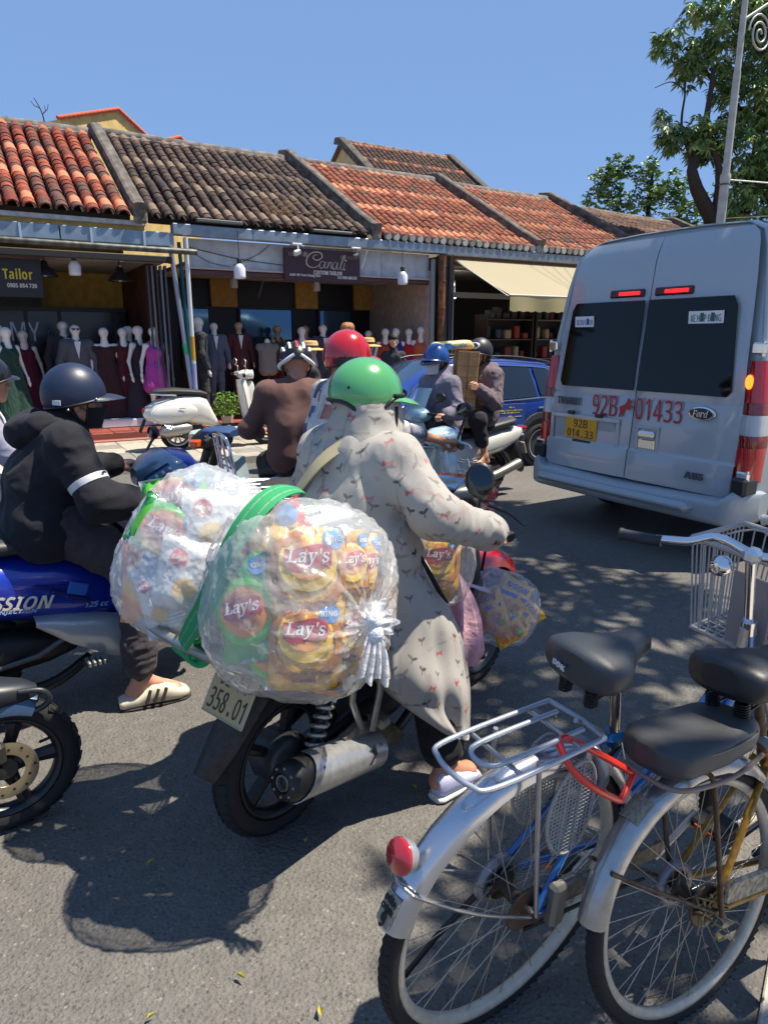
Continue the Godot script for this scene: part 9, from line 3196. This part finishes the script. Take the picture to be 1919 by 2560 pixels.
	clear_bag("hanging_bag", "small clear bag of snack packets hanging beside the front wheel", hb, face_me(hb, -14, 0), V(0.155, 0.145, 0.13), V(-0.75, 0.75, 0.0), m("e4e4f8", 0.2, 0.0, {"al": 0.22, "n": ["crinkle", 0.7, 3.4]}), 0.06)
	s = S.new()
	s.tube(bez([V(1.43, 0.66, -1.95), V(1.5, 0.62, -1.94), V(1.6, 0.57, -1.97)], 5), [0.004, 0.012, 0.022], 7, false, true, 0.5)
	single("bag_handle", s, m("d8d4ee", 0.35, 0.0, {"al": 0.6}), "twisted pale handle of the hanging bag looped on the hook", "bag handle")
func cycle_wheel(t: Node, x: float, R: float, rim: String, rust: float) -> Node3D:
	var q := node(t, "wheel", V(x, 0.345, 0))
	tyre(q, R, 0.038, 0.034, 90)
	var s := S.new()
	var r := R - 0.03
	ring(s, [U(r, -0.014), U(r - 0.012, -0.015), U(r - 0.022, -0.008), U(r - 0.024, 0), U(r - 0.022, 0.008), U(r - 0.012, 0.015), U(r, 0.014), U(r, -0.014)], 72)
	part(q, "rim", s, m(rim, 0.38, 0.15, {"a": ["mottle", 5.0]}))
	s = S.new()
	for k in 36:
		var a := TAU * k / 36
		var sd := 1.0 if k % 2 else -1.0
		var b := a + (0.95 if (k / 2) % 2 else -0.95)
		s.tube([V(cos(b) * 0.03, sin(b) * 0.03, sd * 0.032), V(cos(a) * (r - 0.02), sin(a) * (r - 0.02), sd * 0.004)], 0.0012, 4, false, false)
	part(q, "spokes", s, m("a8a49a", 0.35, 0.7)).set_meta("kind", "stuff")
	s = S.new()
	s.at(Vector3.ZERO, rot(90, 0, 0)).lathe([U(0.006, -0.075), U(0.012, -0.07), U(0.012, -0.045), U(0.036, -0.036), U(0.036, -0.03), U(0.016, -0.026), U(0.016, 0.026), U(0.036, 0.03), U(0.036, 0.036), U(0.012, 0.045), U(0.012, 0.07), U(0.006, 0.075)], 18, true)
	part(q, "hub", s, m("5a5048", 0.5, 0.6, {"a": ["stain", 6.0]}))
	if rust > 0.0:
		s = S.new()
		s.at(V(0, 0, 0.04), rot(90, 0, 0)).lathe([U(0.052, -0.003), U(0.055, 0.0), U(0.052, 0.003)], 20, true)
		part(q, "sprocket", s, m("5a4a3c", 0.6, 0.5))
		s = S.new()
		ring(s, [U(0.04, -0.06), U(0.06, -0.06), U(0.06, -0.04), U(0.04, -0.04), U(0.04, -0.06)], 24)
		part(q, "brake_drum", s, m("8f8c94", 0.4, 0.5))
	return q
func saddle(t: Node, at: Vector3, hex: String, print: String) -> Node3D:
	var o := node(t, "saddle", at)
	var s := S.new()
	s.hull([[-0.135, -0.02, 0.045, 0.05, 2.6], [-0.128, -0.035, 0.055, 0.092, 2.6], [-0.1, -0.045, 0.062, 0.112, 2.5], [-0.05, -0.045, 0.056, 0.108, 2.5], [-0.005, -0.036, 0.05, 0.08, 2.5], [0.04, -0.03, 0.048, 0.052, 2.4], [0.09, -0.028, 0.05, 0.037, 2.3], [0.125, -0.026, 0.046, 0.03, 2.2], [0.138, -0.015, 0.032, 0.015, 2]], 32)
	part(o, "cover", s, m(hex, 0.42, 0.0, {"n": ["grain", 0.3, 10.0]}))
	if print:
		s = S.new()
		s.at(V(-0.139, 0.0, -0.035), Basis(V(0, 0, 1), V(0.1, 1, 0).normalized(), V(-1, 0.1, 0).normalized()) * rot(0, -14, 0)).txt(print, 0.045, 0.013, 0.004)
		part(o, "lettering", s, m("c9cbd0", 0.5))
	for z in [-0.04, 0.04]:
		var p := []
		for k in 36: p.append(V(-0.1 + cos(k * 1.05) * 0.016, -0.045 - k * 0.0011, z + sin(k * 1.05) * 0.016))
		tubep(o, "spring", p, 0.0028, m("2a2a2c", 0.3, 0.7), 5)
		tubep(o, "rail", [V(-0.1, -0.08, z), V(0.0, -0.065, z * 0.8), V(0.1, -0.03, z * 0.3)], 0.0035, m("2a2a2c", 0.3, 0.7), 6, 4)
	boxp(o, "clamp", V(-0.02, -0.075, 0), V(0.05, 0.035, 0.05), m("1b1b1d", 0.4, 0.5), 0.01)
	return o
func cycle_grip(t: Node, a: Vector3, b: Vector3, hex: String) -> void:
	var s := S.new()
	s.tube([a, a.lerp(b, 0.1), a.lerp(b, 0.9), a.lerp(b, 0.92), b], [0.014, 0.0155, 0.0165, 0.019, 0.018], 12)
	part(t, "grip", s, m(hex, 0.5))
	tubep(t, "grip_collar", [a.lerp(b, -0.12), a.lerp(b, 0.0)], 0.0155, m("1c1c1e", 0.5), 10)
func bicycles() -> void:
	var silver := m("b4b6ba", 0.3, 0.75, {"a": ["mottle", 4.0]})
	var dark := m("2a2a2c", 0.4, 0.4)
	var t := thing("blue_bicycle", "blue city bicycle with silver mudguards, rear rack and grey front basket", "bicycle", V(0.862, 0, -0.97), deg_to_rad(3.9), "bicycles parked at the kerb")
	t.rotation.x = deg_to_rad(5.3)
	var blue := m("125a9c", 0.25, 0.35, {"c": 1.0})
	cycle_wheel(t, 0.0, 0.345, "d3cab8", 1.0)
	cycle_wheel(t, 1.08, 0.345, "d3cab8", 0.0)
	fender(t, "rear_mudguard", 0.0, 0.345, 0.368, 0.062, 14, 161, m("b9bec6", 0.22, 0.8))
	fender(t, "front_mudguard", 1.08, 0.345, 0.368, 0.06, 20, 150, m("b9bec6", 0.22, 0.8))
	var st := S.new()
	st.grid(arc_rows([U(0.3715, 0.02), U(0.3735, 0.0), U(0.3715, -0.02)], 150, 160, 5, V(0, 0.345, 0)))
	part(t, "mudguard_sticker", st, m("c9c4b4", 0.6, 0.0, {"a": ["dirt", 9.0]}))
	for q in [[158, "9", 0.03], [154.5, "CHÍNH", 0.014], [152, "ĐỊA", 0.014]]:
		st = S.new()
		var g := deg_to_rad(q[0])
		st.at(V(cos(g) * 0.375, 0.345 + sin(g) * 0.375, 0), Basis(V(0, 0, 1), V(sin(g), -cos(g), 0), V(cos(g), sin(g), 0))).txt(q[1], 0.012 if q[1] == "9" else 0.034, q[2], 0.002)
		part(t, "sticker_lettering", st, m("1c1a18", 0.6))
	var F := {"bb": V(0.44, 0.27, 0), "seat": V(0.265, 0.66, 0), "ht": V(0.765, 0.80, 0), "hb": V(0.80, 0.68, 0)}
	tubep(t, "seat_tube", [F.bb, F.seat], 0.016, blue, 12)
	tubep(t, "down_tube", [F.hb, V(0.62, 0.44, 0), F.bb], 0.018, blue, 12, 5)
	tubep(t, "top_tube", [F.ht + V(0.01, -0.05, 0), V(0.56, 0.56, 0), V(0.36, 0.45, 0)], 0.015, blue, 12, 5)
	tubep(t, "head_tube", [F.ht, F.hb], 0.02, blue, 12)
	for sd in [-1.0, 1.0]:
		tubep(t, "seat_stay", [F.seat + V(0, -0.02, sd * 0.018), V(0.0, 0.345, sd * 0.062)], 0.009, blue, 8)
		tubep(t, "chain_stay", [F.bb + V(0, 0, sd * 0.03), V(0.0, 0.345, sd * 0.06)], 0.009, blue, 8)
		tubep(t, "fork_blade", [F.hb + V(0.01, -0.02, sd * 0.03), V(0.92, 0.5, sd * 0.05), V(1.08, 0.345, sd * 0.05)], 0.011, silver, 8, 4)
		tubep(t, "mudguard_stay", [V(0.0, 0.345, sd * 0.066), V(-0.17, 0.45, sd * 0.06), V(-0.305, 0.545, sd * 0.032)], 0.004, silver, 6, 4)
		tubep(t, "rack_stay", [V(0.0, 0.35, sd * 0.07), V(-0.04, 0.6, sd * 0.072), V(-0.05, 0.755, sd * 0.06)], 0.0055, silver, 6)
	tubep(t, "stay_loop", [V(-0.305, 0.545, 0.032), V(-0.318, 0.555, 0.0), V(-0.305, 0.545, -0.032)], 0.004, silver, 6, 4)
	tubep(t, "seat_post", [F.seat, F.seat + V(-0.035, 0.17, 0)], 0.0125, m("a09a90", 0.2, 0.9), 12)
	boxp(t, "seat_clamp", F.seat + V(-0.01, 0.0, 0), V(0.06, 0.03, 0.045), blue, 0.01)
	tubep(t, "quick_lever", [F.seat + V(-0.02, 0.0, 0.03), F.seat + V(-0.09, -0.02, 0.04)], 0.006, dark, 8)
	saddle(t, F.seat + V(-0.07, 0.22, 0), "2d3238", "DDK").scale = Vector3.ONE * 0.84
	tubep(t, "stem", [F.ht, F.ht + V(-0.075, 0.21, 0)], 0.0125, chrome(), 12)
	tubep(t, "headset", [F.ht + V(0.004, -0.01, 0), F.ht + V(-0.012, 0.03, 0)], 0.021, chrome(), 14)
	boxp(t, "stem_clamp", F.ht + V(-0.07, 0.215, 0), V(0.045, 0.04, 0.04), m("c9d2da", 0.25, 0.7), 0.012)
	var bars := []
	for q in [[-0.14, 0.187, -0.25], [-0.09, 0.2, -0.16], [-0.055, 0.225, -0.1], [-0.06, 0.215, 0.0], [-0.055, 0.225, 0.1], [-0.09, 0.2, 0.16], [-0.14, 0.187, 0.25]]: bars.append(F.ht + V(q[0], q[1], q[2]))
	tubep(t, "handlebar", bars, 0.0115, chrome(), 12, 6)
	for sd in [-1.0, 1.0]:
		cycle_grip(t, F.ht + V(-0.13, 0.188, sd * 0.22), F.ht + V(-0.165, 0.182, sd * 0.31), "1d222c")
		tubep(t, "brake_lever", [F.ht + V(-0.08, 0.2, sd * 0.18), F.ht + V(-0.06, 0.18, sd * 0.24), F.ht + V(-0.11, 0.165, sd * 0.33)], 0.005, silver, 6, 4)
	var bl := node(t, "bell", F.ht + V(-0.09, 0.17, -0.06))
	st = S.new()
	st.at(Vector3.ZERO, rot(0, 0, 60)).lathe([U(0.026, -0.006), U(0.028, 0.0), U(0.022, 0.014), U(0.001, 0.02)], 20, true)
	part(bl, "dome", st, chrome())
	for k in 2: tubep(t, "brake_cable", [F.ht + V(-0.08, 0.2, 0.16 - 0.3 * k), F.ht + V(0.06, 0.24, 0.05 - 0.1 * k), F.ht + V(0.09, 0.1, 0.02), F.hb + V(0.02, -0.06, 0.03)], 0.0028, m("8a8a8a", 0.4), 5, 6)
	var bk := node(t, "basket", V(0.90, 0.715, -0.02))
	bk.scale = V(1.05, 1.05, 1.2)
	var gp := m("a9a6a4", 0.55)
	var cor := func(f: float, y: float) -> Vector3:
		var e := 0.74 + 0.26 * y / 0.24
		var hx := 0.125 * e
		var hz := 0.17 * e
		var c4 := [V(-hx, y, -hz), V(hx, y, -hz), V(hx, y, hz), V(-hx, y, hz)]
		var k := int(f * 4) % 4
		return (c4[k] as Vector3).lerp(c4[(k + 1) % 4], f * 4 - int(f * 4)) + V(0.04 * y / 0.24, 0, 0)
	st = S.new()
	var sol := func(y: float, r: float) -> void:
		var p := []
		for k in 4: p.append(cor.call(k / 4.0, y))
		st.tube(p, r, 6, true)
	sol.call(0.24, 0.0085)
	sol.call(0.0, 0.006)
	part(bk, "rim", st, gp)
	st = S.new()
	for k in 17: sol.call(0.01 + k * 0.0135, 0.0018)
	for k in 48: st.tube([cor.call(k / 48.0, 0.0), cor.call(k / 48.0, 0.24)], 0.0022, 4)
	for k in 9: st.tube([V(-0.09 + k * 0.023, 0.002, -0.12), V(-0.09 + k * 0.023, 0.002, 0.12)], 0.002, 4)
	for k in 12: st.tube([V(-0.09, 0.0, -0.12 + k * 0.022), V(0.09, 0.0, -0.12 + k * 0.022)], 0.002, 4)
	part(bk, "lattice", st, gp).set_meta("kind", "stuff")
	boxp(bk, "back_plate", V(-0.105, 0.11, 0), V(0.006, 0.2, 0.09), m("8a8688", 0.55), 0.002, rot(0, 0, 8))
	boxp(bk, "white_label", V(0.168, 0.205, 0.06), V(0.004, 0.035, 0.14), m("c9c8c4", 0.6), 0.001)
	boxp(bk, "bracket", V(-0.13, 0.06, 0.015), V(0.05, 0.06, 0.02), silver, 0.006)
	var rk := node(t, "rear_rack")
	st = S.new()
	var loop := func(w: float, x0: float, x1: float, y: float, r: float) -> void:
		st.tube(bez([V(x1, y, -w), V(x0 + 0.05, y + 0.004, -w), V(x0, y + 0.004, -w * 0.6), V(x0, y + 0.004, w * 0.6), V(x0 + 0.05, y + 0.004, w), V(x1, y, w)], 6), r, 8)
	loop.call(0.075, -0.21, 0.12, 0.755, 0.0055)
	loop.call(0.035, -0.15, 0.1, 0.758, 0.0055)
	st.tube([V(0.12, 0.755, -0.075), V(0.14, 0.745, 0.0), V(0.12, 0.755, 0.075)], 0.0055, 8)
	part(rk, "rod_frame", st, m("a4acb6", 0.35, 0.5))
	for x in [-0.1, 0.06]: tubep(rk, "cross_rod", [V(x, 0.75, -0.075), V(x, 0.75, 0.075)], 0.005, silver, 6)
	tubep(rk, "hanger_strip", [V(0.12, 0.75, 0.0), V(0.2, 0.7, 0.0), V(0.25, 0.66, 0.0)], 0.006, silver, 6)
	var tl := node(t, "tail_lamp", V(-0.312, 0.615, 0.0))
	tl.rotation.z = deg_to_rad(72)
	st = S.new()
	st.lathe([U(0.012, -0.03), U(0.03, -0.012), U(0.034, 0.006)], 18, true)
	part(tl, "lamp_body", st, m("b9bcc0", 0.3, 0.6))
	st = S.new()
	st.lathe([U(0.033, 0.006), U(0.031, 0.014), U(0.001, 0.02)], 18)
	part(tl, "red_lens", st, m("b0202a", 0.12, 0.0, {"c": 1.0}))
	for sd in [-1.0, 1.0]:
		var sg := node(t, "skirt_guard")
		st = S.new()
		var cx := V(0.085, 0.575, sd * 0.05)
		var out := []
		for k in 28:
			var g := TAU * k / 28
			out.append(cx + V(cos(g) * 0.07, sin(g) * 0.115 * (1.0 + 0.15 * cos(g)), 0))
		st.tube(out, 0.004, 5, true)
		for k in range(-6, 7):
			var x := k * 0.0105
			var hh := 0.115 * sqrt(maxf(0.0, 1.0 - pow(x / 0.07, 2)))
			st.tube([cx + V(x, -hh, 0), cx + V(x, hh, 0)], 0.0018 if absi(k) != 2 else 0.004, 4)
		for k in range(-11, 12):
			var y := k * 0.0098
			var ww := 0.07 * sqrt(maxf(0.0, 1.0 - pow(y / 0.115, 2)))
			st.tube([cx + V(-ww, y, 0), cx + V(ww, y, 0)], 0.0017, 4)
		part(sg, "mesh_panel", st, m("9c9a98", 0.5)).set_meta("kind", "stuff")
	boxp(t, "chain_cover", V(0.25, 0.335, 0.062), V(0.42, 0.055, 0.014), m("8d8b86", 0.35, 0.5, {"a": ["dirt", 4.0]}), 0.005, rot(0, 0, -9))
	boxp(t, "cover_block", V(0.055, 0.36, 0.072), V(0.04, 0.11, 0.03), m("77766f", 0.4, 0.4), 0.008)
	tubep(t, "chain", [V(0.0, 0.29, 0.045), V(0.2, 0.25, 0.045), V(0.44, 0.19, 0.045)], 0.005, m("2c2722", 0.6, 0.5), 5)
	for sd in [-1.0, 1.0]:
		tubep(t, "crank_arm", [F.bb + V(0, 0, sd * 0.06), F.bb + V(sd * 0.12, sd * 0.1, sd * 0.075)], 0.009, silver, 8)
		boxp(t, "pedal", F.bb + V(sd * 0.12, sd * 0.1, sd * 0.125), V(0.09, 0.025, 0.08), dark, 0.006)
		boxp(t, "pedal_reflector", F.bb + V(sd * 0.12 - 0.047, sd * 0.1, sd * 0.125), V(0.004, 0.014, 0.05), m("c4601c", 0.3), 0.001)
	tubep(t, "kickstand", [V(0.0, 0.32, -0.07), V(-0.1, 0.16, -0.12), V(-0.16, 0.02, -0.16), V(-0.19, 0.02, -0.16)], 0.007, dark, 8)
	st = S.new()
	var lk := []
	for k in 15:
		var g := deg_to_rad(lerpf(-60, 240, k / 14.0))
		lk.append(V(0.17 + sin(g) * 0.0, 0.62 + cos(g) * 0.055, sin(g) * 0.055))
	st.tube(lk, 0.013, 8)
	part(t, "wheel_lock", st, m("6c727c", 0.35, 0.3))
	st = S.new()
	st.tube(bez([V(1.07, 0.645, -0.818), V(1.003, 0.694, -0.847), V(0.937, 0.739, -0.862), V(0.914, 0.752, -0.868), V(0.895, 0.744, -0.859), V(0.899, 0.709, -0.828), V(0.941, 0.666, -0.803), V(1.01, 0.617, -0.797)], 8), 0.0075, 10, true)
	single("red_cable_lock", st, m("d8281a", 0.35, 0.0, {"c": 0.6}), "bright red cable lock looped over the rack between the two bicycles", "lock")
	t = thing("yellow_bicycle", "old yellow framed bicycle with a padded black pillion seat and worn silver mudguard", "bicycle", V(1.226, 0.012, -0.734), deg_to_rad(-1.7), "bicycles parked at the kerb")
	t.rotation.x = deg_to_rad(-5.0)
	t.scale = Vector3.ONE * 0.885
	var yel := m("b98a1c", 0.4, 0.0, {"a": ["dirt", 5.0]})
	var rust := m("7a6654", 0.6, 0.4, {"a": ["stain", 6.0]})
	var old := m("b3b5b6", 0.25, 0.75, {"a": ["mottle", 4.0]})
	cycle_wheel(t, 0.0, 0.345, "cfc6b4", 1.0)
	cycle_wheel(t, 1.06, 0.345, "cfc6b4", 0.0)
	fender(t, "rear_mudguard", 0.0, 0.345, 0.37, 0.062, 40, 168, old)
	fender(t, "front_mudguard", 1.06, 0.345, 0.37, 0.06, 20, 150, old)
	for g in [[118, 128], [96, 100]]:
		st = S.new()
		st.grid(arc_rows([U(0.366, 0.028), U(0.3745, 0.014), U(0.3765, 0.0), U(0.3745, -0.014), U(0.366, -0.028)], g[0], g[1], 6, V(0, 0.345, 0)))
		part(t, "worn_tape", st, m("b5b0a0", 0.7, 0.0, {"a": ["dirt", 8.0]}))
	tubep(t, "seat_tube", [F.bb, F.seat], 0.016, yel, 12)
	tubep(t, "down_tube", [F.hb, V(0.64, 0.48, 0), F.bb], 0.02, m("b9bcc4", 0.2, 0.8), 12, 5)
	tubep(t, "top_tube", [F.ht + V(0.01, -0.05, 0), V(0.56, 0.6, 0), V(0.34, 0.5, 0)], 0.015, yel, 12, 5)
	tubep(t, "head_tube", [F.ht, F.hb], 0.02, yel, 12)
	for sd in [-1.0, 1.0]:
		tubep(t, "seat_stay", [F.seat + V(0, -0.02, sd * 0.018), V(0.0, 0.345, sd * 0.062)], 0.0095, yel, 8)
		tubep(t, "chain_stay", [F.bb + V(0, 0, sd * 0.03), V(0.0, 0.345, sd * 0.06)], 0.009, yel, 8)
		tubep(t, "fork_blade", [F.hb + V(0.01, -0.02, sd * 0.03), V(0.92, 0.5, sd * 0.05), V(1.06, 0.345, sd * 0.05)], 0.011, yel, 8, 4)
		tubep(t, "mudguard_stay", [V(0.0, 0.345, sd * 0.07), V(-0.17, 0.46, sd * 0.06), V(-0.31, 0.55, sd * 0.032)], 0.005, rust, 6, 4)
		tubep(t, "rack_stay", [V(0.02, 0.33, sd * 0.075), V(-0.02, 0.6, sd * 0.078), V(-0.04, 0.72, sd * 0.075), V(-0.08, 0.735, sd * 0.06)], 0.0065, rust, 7, 4)
		tubep(t, "crank_arm", [F.bb + V(0, 0, sd * 0.06), F.bb + V(-sd * 0.1, sd * 0.1, sd * 0.075)], 0.009, silver, 8)
		boxp(t, "pedal", F.bb + V(-sd * 0.1, sd * 0.1, sd * 0.125), V(0.09, 0.025, 0.08), dark, 0.006)
	st = S.new()
	for k in 26: st.tube([V(ran(-0.05, 0.05), 0.345 + ran(-0.05, 0.05), 0.045), V(ran(-0.07, 0.07), 0.345 + ran(-0.08, 0.08), 0.075)], 0.0025, 4)
	part(t, "dry_straw", st, m("8f7a54", 0.9)).set_meta("kind", "stuff")
	boxp(t, "chain_cover", V(0.26, 0.345, 0.064), V(0.44, 0.06, 0.014), m("a9aba8", 0.3, 0.6, {"a": ["dirt", 5.0]}), 0.005, rot(0, 0, -8))
	boxp(t, "cover_edge", V(0.26, 0.31, 0.066), V(0.44, 0.014, 0.012), yel, 0.003, rot(0, 0, -8))
	tubep(t, "seat_post", [F.seat, F.seat + V(-0.03, 0.15, 0)], 0.0125, rust, 12)
	saddle(t, F.seat + V(-0.055, 0.235, 0), "1f2328", "")
	var pd := node(t, "pillion_seat", V(-0.01, 0.775, 0))
	st = S.new()
	st.hull([[-0.165, -0.02, 0.03, 0.03, 3], [-0.155, -0.035, 0.042, 0.075, 3.2], [-0.12, -0.04, 0.047, 0.098, 3.4], [0.0, -0.04, 0.046, 0.1, 3.6], [0.1, -0.036, 0.044, 0.09, 3.4], [0.15, -0.03, 0.038, 0.068, 3], [0.165, -0.015, 0.025, 0.03, 3]], 32)
	part(pd, "cushion", st, m("3a3c3e", 0.45, 0.0, {"n": ["grain", 0.4, 9.0]}))
	st = S.new()
	var pp := []
	for k in 32:
		var g := TAU * k / 32
		var cx2 := cos(g)
		pp.append(V(signf(cx2) * pow(absf(cx2), 0.72) * 0.158, 0.018 - 0.004 * cos(g), signf(sin(g)) * pow(absf(sin(g)), 0.62) * 0.0985))
	st.tube(pp, 0.0028, 5, true)
	part(pd, "piping", st, m("55585a", 0.5))
	st = S.new()
	st.tube(bez([V(-0.17, -0.035, -0.07), V(-0.175, -0.04, 0.0), V(-0.15, -0.045, 0.085), V(0.0, -0.05, 0.105), V(0.14, -0.045, 0.085)], 5), 0.006, 7)
	part(pd, "seat_frame", st, m("8a7268", 0.5, 0.3))
	for k in bars.size(): bars[k] += V(0.12, 0.19, 0)
	tubep(t, "handlebar", bars, 0.0115, chrome(), 12, 6)
	tubep(t, "stem", [F.ht, F.ht + V(0.055, 0.41, 0)], 0.0125, chrome(), 12)
	for sd in [-1.0, 1.0]: cycle_grip(t, F.ht + V(-0.01, 0.378, sd * 0.23), F.ht + V(-0.045, 0.372, sd * 0.33), "b9b4ac")
	tubep(t, "wheel_lock", [V(0.2, 0.6, 0.06), V(0.25, 0.66, 0.05), V(0.25, 0.7, 0.0), V(0.25, 0.66, -0.05), V(0.2, 0.6, -0.06)], 0.013, m("8d9096", 0.35, 0.3), 8, 4)
func litter() -> void:
	var s := S.new()
	for k in 90:
		s.at(V(ran(-0.3, 3.4), 0.012, ran(-4.5, -0.7)), rot(ran(-20, 20), rnd.randf() * 360, ran(-20, 20)))
		leaf(s, ran(0.012, 0.035), ran(0.003, 0.008))
	s.t = Transform3D.IDENTITY
	var o := part(self, "fallen_leaves", s, m("a8a03c", 0.7))
	o.set_meta("kind", "stuff")
	tag(o, "tiny yellow green fallen leaves scattered over the asphalt", "leaves")
